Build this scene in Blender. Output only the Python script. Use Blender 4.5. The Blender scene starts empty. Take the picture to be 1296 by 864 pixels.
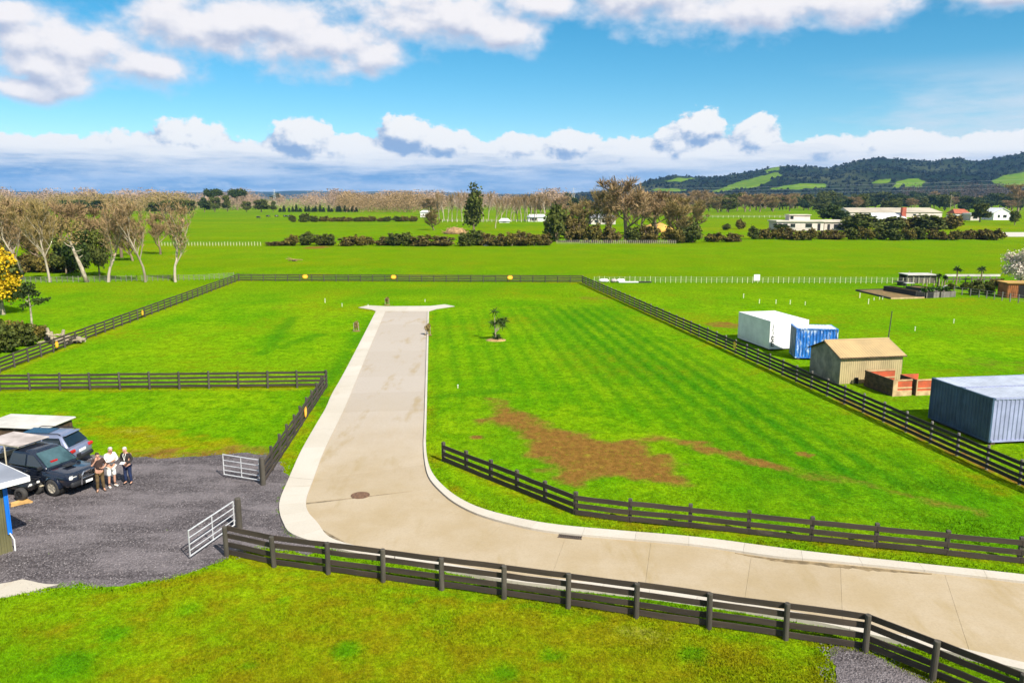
import bpy, math, random
import numpy as np
from mathutils import Vector, Matrix

S = bpy.context.scene
COL = S.collection
# ------------------------------------------------------------------ camera geometry
F, HC, YH = 990.0, 13.0, 250.0            # focal length in photo pixels, camera height in metres, horizon row
TH = math.atan((432 - YH) / F)

def ray(u, v):
    xc, yc = (u - 648) / F, -(v - 432) / F
    return (xc, math.cos(TH) + yc * math.sin(TH), -math.sin(TH) + yc * math.cos(TH))

def G(u, v, z=0.0):                        # where the line of sight meets the level z
    d = ray(u, v)
    t = (z - HC) / d[2]
    return Vector((d[0] * t, d[1] * t, z))

def PX(x, y, z):                           # numpy friendly projection
    dz = z - HC
    cf = y * math.cos(TH) - dz * math.sin(TH)
    cu = y * math.sin(TH) + dz * math.cos(TH)
    return 648 + F * x / cf, 432 - F * cu / cf

cam_d = bpy.data.cameras.new('camera')
cam_d.sensor_width = 36.0
cam_d.lens = 36.0 * F / 1296
cam_d.clip_start, cam_d.clip_end = 0.5, 40000
cam = bpy.data.objects.new('camera', cam_d)
COL.objects.link(cam)
cam.location = (0, 0, HC)
cam.rotation_euler = (math.pi / 2 - TH, 0, 0)
S.camera = cam

# ------------------------------------------------------------------ light
SUN_EL, SUN_AZ = math.radians(44), math.radians(141)      # azimuth clockwise from +Y
EXPOSURE = 0.85
S.view_settings.view_transform = 'Standard'
S.view_settings.look = 'None'
S.view_settings.exposure = EXPOSURE
S.view_settings.gamma = 1.0
S.cycles.max_bounces = 6
S.cycles.diffuse_bounces = 2
S.cycles.glossy_bounces = 3
S.cycles.transmission_bounces = 4
S.cycles.volume_bounces = 0
S.cycles.transparent_max_bounces = 8
S.cycles.use_denoising = True
S.cycles.sample_clamp_indirect = 4.0
sl = bpy.data.lights.new('sun', 'SUN')
sl.energy, sl.angle, sl.color = 4.6, math.radians(0.53), (1.0, 0.95, 0.86)
sun = bpy.data.objects.new('sun', sl)
COL.objects.link(sun)
sd = Vector((math.sin(SUN_AZ) * math.cos(SUN_EL), math.cos(SUN_AZ) * math.cos(SUN_EL), math.sin(SUN_EL)))
sun.rotation_euler = (-sd).to_track_quat('-Z', 'Y').to_euler()
sun.location = sd * 60

# ------------------------------------------------------------------ node helpers
class NT:
    def __init__(s, tree):
        s.t = tree
    def n(s, kind, **kw):
        nd = s.t.nodes.new(kind)
        for k, v in kw.items():
            setattr(nd, k, v)
        return nd
    def link(s, a, b):
        s.t.links.new(a, b)
    def put(s, sock, val):
        if isinstance(val, bpy.types.NodeSocket):
            s.link(val, sock)
        else:
            sock.default_value = val
    def m(s, op, a, b=0.0, c=None, clamp=False):
        nd = s.n('ShaderNodeMath', operation=op)
        nd.use_clamp = clamp
        s.put(nd.inputs[0], a)
        s.put(nd.inputs[1], b)
        if c is not None:
            s.put(nd.inputs[2], c)
        return nd.outputs[0]
    def smooth(s, x, lo, hi, a=0.0, b=1.0):
        nd = s.n('ShaderNodeMapRange', interpolation_type='SMOOTHSTEP')
        s.put(nd.inputs[0], x)
        for i, q in enumerate((lo, hi, a, b)):
            s.put(nd.inputs[i + 1], q)
        return nd.outputs[0]
    def mix(s, fac, a, b, mode='MIX'):
        nd = s.n('ShaderNodeMix', data_type='RGBA', blend_type=mode)
        s.put(nd.inputs[0], fac)
        for sock, q in ((nd.inputs[6], a), (nd.inputs[7], b)):
            if not isinstance(q, bpy.types.NodeSocket) and len(q) == 3:
                q = (*q, 1)
            s.put(sock, q)
        return nd.outputs[2]
    def noise(s, vec, scale, detail=3.0, rough=0.5, w=None):
        nd = s.n('ShaderNodeTexNoise')
        if vec is not None:
            s.link(vec, nd.inputs['Vector'])
        nd.inputs['Scale'].default_value = scale
        nd.inputs['Detail'].default_value = detail
        nd.inputs['Roughness'].default_value = rough
        return nd.outputs[0]
    def mapping(s, vec, scale=(1, 1, 1), loc=(0, 0, 0), rot=(0, 0, 0)):
        nd = s.n('ShaderNodeMapping')
        s.link(vec, nd.inputs[0])
        nd.inputs[1].default_value = loc
        nd.inputs[2].default_value = rot
        nd.inputs[3].default_value = scale
        return nd.outputs[0]

# ------------------------------------------------------------------ world: clear sky and the cloud banks of the photograph
def az_el(u, v):
    d = Vector(ray(u, v)).normalized()
    return math.degrees(math.atan2(d.x, d.y)), math.degrees(math.asin(d.z))

CLOUDS = [  # u, v, half width, half height (pixels) of the upper cumulus heaps
    (20, 48, 60, 30), (110, 66, 110, 44), (60, 84, 90, 34), (225, 34, 75, 48), (190, 80, 70, 30),
    (400, 55, 125, 46), (340, 25, 110, 40), (470, 72, 60, 28), (560, 22, 130, 40), (640, 40, 75, 30),
    (290, 30, 90, 40), (540, 8, 110, 34), (700, 4, 90, 26), (800, -12, 130, 42), (930, 12, 165, 38), (1060, 0, 140, 36), (1290, -14, 120, 26), (10, 110, 70, 20), (5, 20, 40, 22),
]
BANK = [    # billowing tops of the low bank
    (85, 195, 50, 26), (160, 188, 36, 26), (245, 180, 60, 30), (120, 210, 120, 24), (385, 178, 48, 32), (440, 190, 60, 24), (515, 172, 44, 30),
    (560, 182, 50, 26), (655, 188, 46, 22), (725, 186, 50, 25), (790, 190, 50, 18), (862, 182, 34, 28), (885, 165, 36, 32), (957, 178, 36, 36),
    (915, 195, 80, 26), (1045, 188, 46, 20), (1140, 186, 55, 24), (1270, 184, 60, 20), (1210, 196, 60, 16),
]

def build_world():
    w = bpy.data.worlds.new('World')
    S.world = w
    w.use_nodes = True
    w.node_tree.nodes.clear()
    # density as a group so that it can be sampled twice (once shifted towards the sun, for the relief of the heaps)
    g = bpy.data.node_groups.new('cloud_density', 'ShaderNodeTree')
    g.interface.new_socket('p', in_out='INPUT', socket_type='NodeSocketVector')
    g.interface.new_socket('upper', in_out='OUTPUT', socket_type='NodeSocketFloat')
    g.interface.new_socket('bank', in_out='OUTPUT', socket_type='NodeSocketFloat')
    T = NT(g)
    gi, go = T.n('NodeGroupInput'), T.n('NodeGroupOutput')
    p = gi.outputs[0]
    sx = T.n('ShaderNodeSeparateXYZ')
    T.link(p, sx.inputs[0])
    a, e = sx.outputs[0], sx.outputs[1]
    def field(lst):
        out = None
        for (u, v, hw, hh) in lst:
            ca, ce = az_el(u, v)
            ra, re = hw / F * 57.3 * 0.93, hh / F * 57.3 * 0.9
            dx = T.m('MULTIPLY', T.m('SUBTRACT', a, ca), 1 / ra)
            dy = T.m('MULTIPLY', T.m('SUBTRACT', e, ce), 1 / re)
            d = T.m('MULTIPLY_ADD', dx, dx, T.m('MULTIPLY', dy, dy))
            f = T.m('SUBTRACT', 1.0, T.m('SQRT', d))
            out = f if out is None else T.m('SMOOTH_MAX', out, f, 0.25)
        return out
    big = T.noise(T.mapping(p, (1, 1.5, 1)), 0.22, 6, 0.6)
    bil = T.noise(T.mapping(p, (1, 1.35, 1), (7, 3, 2)), 0.75, 8, 0.58)
    soft = T.noise(T.mapping(p, (1, 1.5, 1), (1, 5, 0)), 0.30, 4, 0.5)
    nz_up = T.m('ADD', T.m('MULTIPLY', T.m('SUBTRACT', soft, 0.5), 2.2), T.m('MULTIPLY', T.m('SUBTRACT', bil, 0.5), 0.75))
    fine = T.noise(T.mapping(p, (1, 1.2, 1), (2, 8, 4)), 1.7, 5, 0.6)
    nz = T.m('ADD', T.m('MULTIPLY', T.m('SUBTRACT', big, 0.5), 0.7), T.m('ADD', T.m('MULTIPLY', T.m('SUBTRACT', bil, 0.5), 1.5), T.m('MULTIPLY', T.m('SUBTRACT', fine, 0.5), 0.7)))
    up = field(CLOUDS)
    # outside the frame the same broken cumulus goes on
    wide = T.m('MULTIPLY', T.m('SUBTRACT', T.noise(T.mapping(p, (1, 1.6, 1), (3, 9, 0)), 0.06, 3, 0.5), 0.47), 7.0)
    out_f = T.m('MAXIMUM', T.smooth(T.m('ABSOLUTE', a), 34, 40), T.smooth(e, 13.5, 17))
    out_f = T.m('MULTIPLY', out_f, T.smooth(e, 5.0, 9.0))
    up = T.m('MAXIMUM', up, T.m('SUBTRACT', T.m('MULTIPLY', T.m('ADD', wide, 3.0), out_f), 3.0))
    T.link(T.m('ADD', T.m('MULTIPLY_ADD', up, 1.2, -0.02), nz_up), go.inputs[0])
    bk = field(BANK)
    gen = T.m('MULTIPLY', T.m('SUBTRACT', T.m('MULTIPLY_ADD', T.noise(T.mapping(p, (1, 0.0, 0)), 0.11, 3, 0.5), 3.4, 2.3), e), 0.8)
    bk = T.m('SMOOTH_MAX', bk, gen, 0.3)
    T.link(T.m('ADD', T.m('MULTIPLY', bk, 1.5), nz), go.inputs[1])

    T = NT(w.node_tree)
    out = T.n('ShaderNodeOutputWorld')
    bg = T.n('ShaderNodeBackground')
    T.link(bg.outputs[0], out.inputs[0])
    tc = T.n('ShaderNodeTexCoord')
    sx = T.n('ShaderNodeSeparateXYZ')
    T.link(tc.outputs['Generated'], sx.inputs[0])
    a = T.m('MULTIPLY', T.m('ARCTAN2', sx.outputs[0], sx.outputs[1]), 57.29578)
    e = T.m('MULTIPLY', T.m('ARCSINE', sx.outputs[2]), 57.29578)
    cb = T.n('ShaderNodeCombineXYZ')
    T.link(a, cb.inputs[0])
    T.link(e, cb.inputs[1])
    P = cb.outputs[0]
    def sample(dx, dy):
        gn = T.n('ShaderNodeGroup')
        gn.node_tree = g
        ad = T.n('ShaderNodeVectorMath', operation='ADD')
        T.link(P, ad.inputs[0])
        ad.inputs[1].default_value = (dx, dy, 0)
        T.link(ad.outputs[0], gn.inputs[0])
        return gn.outputs
    d0, d1 = sample(0, 0), sample(0.35, 0.85)
    sky = T.n('ShaderNodeTexSky', sky_type='NISHITA')
    sky.sun_disc = False
    sky.sun_elevation, sky.sun_rotation = SUN_EL, SUN_AZ
    sky.altitude, sky.air_density, sky.dust_density, sky.ozone_density = 20, 0.8, 0.1, 4.0
    hs = T.n('ShaderNodeHueSaturation')
    hs.inputs['Saturation'].default_value = SKY_SAT
    hs.inputs['Hue'].default_value = SKY_HUE
    T.link(sky.outputs[0], hs.inputs['Color'])
    clear = T.mix(1.0, hs.outputs[0], (SKY_STR, SKY_STR * .94, SKY_STR * .86), 'MULTIPLY')
    K = 1 / 2 ** EXPOSURE
    def col(r, g_, b):
        f = lambda c: ((c / 255 + .055) / 1.055) ** 2.4 * K
        return (f(r), f(g_), f(b))
    # upper heaps: white crowns, grey lilac undersides
    dens_u = T.smooth(d0[0], -0.22, 0.70)
    lit_u = T.smooth(T.m('SUBTRACT', d0[0], d1[0]), -0.85, 0.45)
    cu = T.mix(lit_u, col(176, 189, 216), col(250, 247, 249))
    cu = T.mix(T.smooth(d0[0], 0.0, 0.8), col(206, 222, 242), cu)
    base = T.mix(dens_u, clear, cu)
    # thin veil to the right
    vz = T.noise(T.mapping(P, (0.3, 1.6, 1)), 0.35, 5, 0.6)
    veil = T.m('MULTIPLY', T.smooth(T.m('ADD', T.m('MULTIPLY', T.m('SUBTRACT', vz, 0.5), 2.0), T.smooth(a, 12, 28)), 0.5, 1.3),
               T.m('MULTIPLY', T.smooth(e, 2.0, 4.0), T.smooth(e, 9.0, 5.5)))
    base = T.mix(T.m('MULTIPLY', veil, 0.75), base, col(222, 232, 242))
    # the low bank: bright billows above, layered blue grey below
    dens_b = T.smooth(d0[1], 0.0, 0.30)
    lit_b = T.smooth(T.m('SUBTRACT', d0[1], d1[1]), -0.30, 0.62)
    low = T.noise(T.mapping(P, (0.22, 1.9, 1)), 0.55, 5, 0.6)
    under = T.mix(T.smooth(low, 0.34, 0.66), col(112, 160, 210), col(190, 208, 232))
    under = T.mix(T.smooth(a, -6, 22), under, T.mix(0.6, under, col(208, 219, 236)))
    cbk = T.mix(lit_b, col(150, 178, 216), col(255, 254, 252))
    puff = T.smooth(T.noise(T.mapping(P, (0.5, 1.5, 1), (5, 1, 7)), 0.9, 7, 0.62), 0.46, 0.70)
    under = T.mix(T.m('MULTIPLY', puff, 0.55), under, col(226, 233, 243))
    cbk = T.mix(T.smooth(T.m('ADD', e, T.m('MULTIPLY', T.m('SUBTRACT', low, 0.5), 3.2)), 1.2, 3.4), under, cbk)
    base = T.mix(dens_b, base, cbk)
    T.link(base, bg.inputs[0])
    bg.inputs[1].default_value = 1.0
    w.cycles.sampling_method = 'MANUAL'
    w.cycles.sample_map_resolution = 512

SKY_SAT, SKY_HUE, SKY_STR = 1.35, 0.485, 0.085
build_world()

# ------------------------------------------------------------------ tags
def tag(o, label=None, cat=None, group=None, kind=None):
    for k, v in (('label', label), ('category', cat), ('group', group), ('kind', kind)):
        if v:
            o[k] = v
    return o

def empty(name, loc, rz=0.0, label=None, cat=None, group=None):
    o = bpy.data.objects.new(name, None)
    o.empty_display_size = 0.2
    COL.objects.link(o)
    o.location = loc
    o.rotation_euler = (0, 0, rz)
    return tag(o, label, cat, group)

def put(name, mesh, parent=None, loc=(0, 0, 0), rz=0.0, scale=None):
    o = bpy.data.objects.new(name, mesh)
    COL.objects.link(o)
    o.location = loc
    o.rotation_euler = (0, 0, rz)
    if scale is not None:
        o.scale = scale if hasattr(scale, '__len__') else (scale,) * 3
    if parent:
        o.parent = parent
    return o

# ------------------------------------------------------------------ mesh collecting
class MB:
    def __init__(s):
        s.v, s.f, s.mi = [], [], []
    def add(s, vs, fs, mi=0, M=None):
        b = len(s.v)
        s.v += [tuple(M @ Vector(q)) for q in vs] if M is not None else [tuple(q) for q in vs]
        s.f += [tuple(b + i for i in q) for q in fs]
        s.mi += [mi] * len(fs)
        return s
    def box(s, c, d, mi=0, M=None, top=(1, 1), bev=0.0):
        x, y, z = (q / 2 for q in d)
        if bev > 0:
            b = min(bev, x * .9, y * .9, z * .9)
            ring = lambda X, Y, Z: [(-X + b, -Y, Z), (X - b, -Y, Z), (X, -Y + b, Z), (X, Y - b, Z), (X - b, Y, Z), (-X + b, Y, Z), (-X, Y - b, Z), (-X, -Y + b, Z)]
            rs = [[(p[0] * (x - b) / x, p[1] * (y - b) / y, -z) for p in ring(x, y, 0)], [(p[0], p[1], -z + b) for p in ring(x, y, 0)],
                  [(p[0] * top[0], p[1] * top[1], z - b) for p in ring(x, y, 0)], [(p[0] * top[0] * (x - b) / x, p[1] * top[1] * (y - b) / y, z) for p in ring(x, y, 0)]]
            vs = [(p[0] + c[0], p[1] + c[1], p[2] + c[2]) for r in rs for p in r]
            fs = [tuple(range(7, -1, -1)), tuple(range(24, 32))]
            for k in range(3):
                for i in range(8):
                    j = (i + 1) % 8
                    fs.append((k * 8 + i, k * 8 + j, k * 8 + 8 + j, k * 8 + 8 + i))
            return s.add(vs, fs, mi, M)
        vs = [(c[0] + sx * x * (top[0] if sz > 0 else 1), c[1] + sy * y * (top[1] if sz > 0 else 1), c[2] + sz * z) for sz in (-1, 1) for sx, sy in ((-1, -1), (1, -1), (1, 1), (-1, 1))]
        return s.add(vs, [(3, 2, 1, 0), (4, 5, 6, 7), (0, 1, 5, 4), (1, 2, 6, 5), (2, 3, 7, 6), (3, 0, 4, 7)], mi, M)
    def tube(s, pts, rad, n=6, mi=0, M=None, cap=True):
        pts = [Vector(p) for p in pts]
        if not hasattr(rad, '__len__'):
            rad = [rad] * len(pts)
        vs, fs = [], []
        prev = None
        for i, p in enumerate(pts):
            d = (pts[min(i + 1, len(pts) - 1)] - pts[max(i - 1, 0)]).normalized()
            if prev is None:
                a = d.cross(Vector((0, 0, 1)))
                if a.length < 0.05:
                    a = d.cross(Vector((1, 0, 0)))
            else:
                a = prev - d * prev.dot(d)
            a.normalize()
            prev = a
            b = d.cross(a)
            for k in range(n):
                t = 2 * math.pi * k / n
                vs.append(p + (a * math.cos(t) + b * math.sin(t)) * rad[i])
        for i in range(len(pts) - 1):
            for k in range(n):
                j = (k + 1) % n
                fs.append((i * n + k, i * n + j, i * n + n + j, i * n + n + k))
        if cap:
            fs.append(tuple(range(n - 1, -1, -1)))
            fs.append(tuple((len(pts) - 1) * n + k for k in range(n)))
        return s.add(vs, fs, mi, M)
    def prism(s, poly, z0, z1, mi=0, M=None, bottom=True):
        n = len(poly)
        ar = sum(poly[i][0] * poly[(i + 1) % n][1] - poly[(i + 1) % n][0] * poly[i][1] for i in range(n))
        if ar < 0:
            poly = poly[::-1]
        vs = [(p[0], p[1], z0) for p in poly] + [(p[0], p[1], z1) for p in poly]
        fs = [tuple(range(n, 2 * n))] + ([tuple(range(n - 1, -1, -1))] if bottom else [])
        fs += [(i, (i + 1) % n, n + (i + 1) % n, n + i) for i in range(n)]
        return s.add(vs, fs, mi, M)
    def loft(s, rings, mi=0, M=None, caps=True):
        n = len(rings[0])
        vs = [p for r in rings for p in r]
        fs = [(i * n + k, i * n + (k + 1) % n, (i + 1) * n + (k + 1) % n, (i + 1) * n + k) for i in range(len(rings) - 1) for k in range(n)]
        if caps:
            fs += [tuple(range(n - 1, -1, -1)), tuple((len(rings) - 1) * n + k for k in range(n))]
        return s.add(vs, fs, mi, M)
    def ball(s, c, r, nu=8, nv=6, mi=0, M=None):
        r = r if hasattr(r, '__len__') else (r, r, r)
        rings = []
        for j in range(nv + 1):
            t = math.pi * (0.04 + 0.92 * j / nv) - math.pi / 2
            rings.append([(c[0] + r[0] * math.cos(t) * math.cos(2 * math.pi * k / nu), c[1] + r[1] * math.cos(t) * math.sin(2 * math.pi * k / nu), c[2] + r[2] * math.sin(t)) for k in range(nu)])
        return s.loft(rings, mi, M)
    def mesh(s, name, mats, smooth=False):
        me = bpy.data.meshes.new(name)
        me.from_pydata(s.v, [], s.f)
        for m in (mats if isinstance(mats, (list, tuple)) else [mats]):
            me.materials.append(m)
        me.polygons.foreach_set('material_index', s.mi)
        me.polygons.foreach_set('use_smooth', [smooth] * len(s.f))
        me.update()
        return me
    def build(s, name, mats, parent=None, smooth=False, loc=(0, 0, 0), rz=0.0):
        return put(name, s.mesh(name, mats, smooth), parent, loc, rz)

def quad_mesh(name, q, mats, mi=None):     # q: (N,k,3) array of separate faces
    N, k = q.shape[:2]
    me = bpy.data.meshes.new(name)
    me.vertices.add(N * k)
    me.vertices.foreach_set('co', q.reshape(-1).astype(np.float32))
    me.loops.add(N * k)
    me.loops.foreach_set('vertex_index', np.arange(N * k, dtype=np.int32))
    me.polygons.add(N)
    me.polygons.foreach_set('loop_start', np.arange(0, N * k, k, dtype=np.int32))
    me.polygons.foreach_set('loop_total', np.full(N, k, dtype=np.int32))
    for m in (mats if isinstance(mats, (list, tuple)) else [mats]):
        me.materials.append(m)
    if mi is not None:
        me.polygons.foreach_set('material_index', mi.astype(np.int32))
    me.update(calc_edges=True)
    return me

# ------------------------------------------------------------------ numpy noise and polygon tools
def vnoise(x, y, seed=0):
    def h(i, j):
        n = (i * 374761393 + j * 668265263 + seed * 982451653) & 0x7fffffff
        n = ((n ^ (n >> 13)) * 1274126177) & 0x7fffffff
        return ((n ^ (n >> 16)) & 0xffff) / 65535.0
    xi, yi = np.floor(x).astype(np.int64), np.floor(y).astype(np.int64)
    fx, fy = x - xi, y - yi
    fx, fy = fx * fx * (3 - 2 * fx), fy * fy * (3 - 2 * fy)
    return (h(xi, yi) * (1 - fx) + h(xi + 1, yi) * fx) * (1 - fy) + (h(xi, yi + 1) * (1 - fx) + h(xi + 1, yi + 1) * fx) * fy

def fbm(x, y, seed=0, o=4):
    t, a, s = 0, 0.5, 0
    for i in range(o):
        t = t + a * vnoise(x * 2 ** i, y * 2 ** i, seed + i)
        s += a
        a *= 0.5
    return t / s

def sdist(px, py, poly):                   # signed distance, positive inside
    P = np.array([(p[0], p[1]) for p in poly], float)
    n = len(P)
    ins = np.zeros(px.shape, bool)
    d = np.full(px.shape, 1e9)
    for i in range(n):
        a, b = P[i], P[(i + 1) % n]
        e = b - a
        wx, wy = px - a[0], py - a[1]
        t = np.clip((wx * e[0] + wy * e[1]) / max(e @ e, 1e-9), 0, 1)
        d = np.minimum(d, np.hypot(wx - t * e[0], wy - t * e[1]))
        c = (a[1] > py) != (b[1] > py)
        if e[1] != 0:
            ins ^= c & (px < e[0] * (py - a[1]) / e[1] + a[0])
    return np.where(ins, d, -d)

def ldist(px, py, line):
    d = np.full(px.shape, 1e9)
    for a, b in zip(line[:-1], line[1:]):
        a, b = np.array(a[:2], float), np.array(b[:2], float)
        e = b - a
        wx, wy = px - a[0], py - a[1]
        t = np.clip((wx * e[0] + wy * e[1]) / max(e @ e, 1e-9), 0, 1)
        d = np.minimum(d, np.hypot(wx - t * e[0], wy - t * e[1]))
    return d

def sstep(x, a, b):
    t = np.clip((x - a) / (b - a), 0, 1)
    return t * t * (3 - 2 * t)

def smooth_line(pts, n):                   # Catmull-Rom resampled to n points
    P = np.array([(p[0], p[1]) for p in pts], float)
    Q = np.vstack([2 * P[0] - P[1], P, 2 * P[-1] - P[-2]])
    out = []
    for i in range(len(P) - 1):
        p0, p1, p2, p3 = Q[i:i + 4]
        for t in np.linspace(0, 1, 12, endpoint=False):
            out.append(0.5 * (2 * p1 + (p2 - p0) * t + (2 * p0 - 5 * p1 + 4 * p2 - p3) * t * t + (3 * p1 - p0 - 3 * p2 + p3) * t ** 3))
    out.append(P[-1])
    out = np.array(out)
    s = np.r_[0, np.cumsum(np.hypot(*np.diff(out, axis=0).T))]
    t = np.linspace(0, s[-1], n)
    return np.stack([np.interp(t, s, out[:, 0]), np.interp(t, s, out[:, 1])], 1)

# ------------------------------------------------------------------ materials
def new_mat(name):
    m = bpy.data.materials.new(name)
    m.use_nodes = True
    T = NT(m.node_tree)
    b = m.node_tree.nodes['Principled BSDF']
    return m, T, b

def mat(name, c, rough=0.7, var=0.18, scale=3.0, c2=None, metal=0.0, bump=0.0, bscale=20.0, spec=0.4, stretch=(1, 1, 1), coat=0.0, wear=None):
    m, T, b = new_mat(name)
    tc = T.n('ShaderNodeTexCoord')
    v = T.mapping(tc.outputs['Object'], stretch)
    oi = T.n('ShaderNodeObjectInfo')
    off = T.n('ShaderNodeVectorMath', operation='ADD')
    T.link(v, off.inputs[0])
    mul = T.m('MULTIPLY', oi.outputs['Random'], 37.0)
    cx = T.n('ShaderNodeCombineXYZ')
    T.link(mul, cx.inputs[0]); T.link(mul, cx.inputs[1])
    T.link(cx.outputs[0], off.inputs[1])
    v = off.outputs[0]
    n1 = T.noise(v, scale, 5, 0.6)
    c2 = c2 or tuple(q * (1 - 2 * var) for q in c)
    hi = tuple(min(1, q * (1 + var)) for q in c)
    col = T.mix(T.smooth(n1, 0.3, 0.7), c2, hi)
    col = T.mix(T.m('MULTIPLY', oi.outputs['Random'], var), col, tuple(q * 0.55 for q in c))
    if wear:
        n2 = T.noise(T.mapping(v, (1, 1, 0.35)), scale * 1.7, 6, 0.7)
        col = T.mix(T.smooth(n2, wear[1], wear[1] + 0.14), col, wear[0])
    T.link(col, b.inputs['Base Color'])
    b.inputs['Roughness'].default_value = rough
    b.inputs['Metallic'].default_value = metal
    b.inputs['Specular IOR Level'].default_value = spec
    b.inputs['Coat Weight'].default_value = coat
    if bump:
        bp = T.n('ShaderNodeBump')
        bp.inputs['Strength'].default_value = bump
        bp.inputs['Distance'].default_value = 0.02
        T.link(T.noise(v, bscale, 4, 0.6), bp.inputs['Height'])
        T.link(bp.outputs[0], b.inputs['Normal'])
    return m

def leaf_mat(name, c1, c2, c3=None, scale=0.6):
    m, T, b = new_mat(name)
    ge = T.n('ShaderNodeNewGeometry')
    oi = T.n('ShaderNodeObjectInfo')
    n = T.noise(ge.outputs['Position'], scale, 3, 0.6)
    col = T.mix(T.smooth(n, 0.35, 0.68), c1, c2)
    col = T.mix(T.m('MULTIPLY', ge.outputs['Random Per Island'], 0.7), col, c3 or tuple(q * 0.45 for q in c1))
    col = T.mix(T.m('MULTIPLY', oi.outputs['Random'], 0.35), col, tuple(q * 0.6 for q in c2))
    T.link(col, b.inputs['Base Color'])
    b.inputs['Roughness'].default_value = 0.75
    b.inputs['Specular IOR Level'].default_value = 0.15
    return m

def ground_mat(name, tuft=False):
    m, T, b = new_mat(name)
    ge = T.n('ShaderNodeNewGeometry')
    P = ge.outputs['Position']
    at = {}
    for k in ('bare', 'dry', 'stripe', 'tone'):
        a = T.n('ShaderNodeAttribute', attribute_name=k)
        at[k] = a.outputs['Fac']
    P2 = T.mapping(P, (1, 0.55, 1), (0, 0, 0), (0, 0, 0.3))
    nb = T.noise(P2, 0.16, 5, 0.6)
    nm = T.noise(P, 0.9, 5, 0.62)
    nf = T.noise(P, 7.0, 4, 0.7)
    far = T.noise(T.mapping(P, (0.012, 0.06, 1)), 1.0, 5, 0.65)
    g = T.mix(T.smooth(nb, 0.34, 0.66), (0.085, 0.228, 0.002), (0.165, 0.285, 0.003))
    g = T.mix(T.m('MULTIPLY', T.smooth(nm, 0.38, 0.66), 0.62), g, (0.046, 0.158, 0.002))
    g = T.mix(T.m('MULTIPLY', T.smooth(far, 0.42, 0.72), 0.40), g, (0.175, 0.260, 0.004))
    g = T.mix(T.m('MULTIPLY', at['tone'], 0.8), g, (0.040, 0.172, 0.003))
    sp = T.n('ShaderNodeSeparateXYZ')
    T.link(P, sp.inputs[0])
    dist = T.smooth(sp.outputs[1], 70, 160)
    g = T.mix(T.m('MULTIPLY', dist, T.smooth(far, 0.3, 0.7, 0.35, 0.85)), g, (0.112, 0.182, 0.001))
    dryc = T.mix(T.smooth(nm, 0.35, 0.7), (0.182, 0.228, 0.003), (0.190, 0.180, 0.004))
    dm = T.smooth(T.m('ADD', at['dry'], T.m('MULTIPLY', T.m('SUBTRACT', nm, 0.5), 0.9)), 0.25, 0.95)
    g = T.mix(dm, g, dryc)
    g = T.mix(at['stripe'], g, (0.022, 0.135, 0.003))
    straw = T.mix(T.smooth(nf, 0.3, 0.7), (0.34, 0.28, 0.10), (0.24, 0.20, 0.05))
    g = T.mix(T.smooth(T.m('ADD', at['dry'], T.m('MULTIPLY', T.m('SUBTRACT', nf, 0.5), 0.7)), 0.98, 1.5), g, straw)
    bm = T.smooth(T.m('ADD', at['bare'], T.m('ADD', T.m('MULTIPLY', T.m('SUBTRACT', nm, 0.5), 1.0), T.m('MULTIPLY', T.m('SUBTRACT', nf, 0.5), 0.7))), 0.28, 0.95)
    dirt = T.mix(T.smooth(nf, 0.3, 0.75), (0.225, 0.115, 0.024), (0.125, 0.068, 0.016))
    dirt = T.mix(T.smooth(T.noise(P, 1.7, 5, 0.7), 0.5, 0.75), dirt, (0.19, 0.165, 0.015))
    g = T.mix(bm, g, dirt)
    # blade scale mottling
    n25 = T.noise(T.mapping(P, (1.3, 0.8, 1)), 2.3, 4, 0.7)
    k = T.m('MULTIPLY', T.smooth(nf, 0.25, 0.75, 0.62, 1.32), T.smooth(n25, 0.3, 0.7, 0.78, 1.30))
    vf = T.noise(P, 26.0, 2, 0.6)
    k = T.m('MULTIPLY', k, T.smooth(vf, 0.3, 0.7, 0.72, 1.2))
    if tuft:
        k = T.m('MULTIPLY', T.smooth(ge.outputs['Random Per Island'], 0, 1, 0.75, 1.3), T.smooth(nf, 0.25, 0.75, 0.8, 1.15))
    cc = T.n('ShaderNodeCombineColor')
    for i in range(3):
        T.link(k, cc.inputs[i])
    g = T.mix(1.0, g, cc.outputs[0], 'MULTIPLY')
    T.link(g, b.inputs['Base Color'])
    b.inputs['Roughness'].default_value = 0.9
    b.inputs['Specular IOR Level'].default_value = 0.0
    if tuft:
        nv = T.n('ShaderNodeVectorMath', operation='NORMALIZE')
        ad = T.n('ShaderNodeVectorMath', operation='MULTIPLY_ADD')
        T.link(ge.outputs['Normal'], ad.inputs[0])
        ad.inputs[1].default_value = (0.35, 0.35, 0.35)
        ad.inputs[2].default_value = (0, 0, 1)
        T.link(ad.outputs[0], nv.inputs[0])
        T.link(nv.outputs[0], b.inputs['Normal'])
    else:
        bp = T.n('ShaderNodeBump')
        bp.inputs['Strength'].default_value = 0.55
        bp.inputs['Distance'].default_value = 0.08
        T.link(T.m('ADD', T.noise(P, 5.0, 5, 0.7), T.m('MULTIPLY', vf, 0.35)), bp.inputs['Height'])
        T.link(bp.outputs[0], b.inputs['Normal'])
    return m

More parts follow.
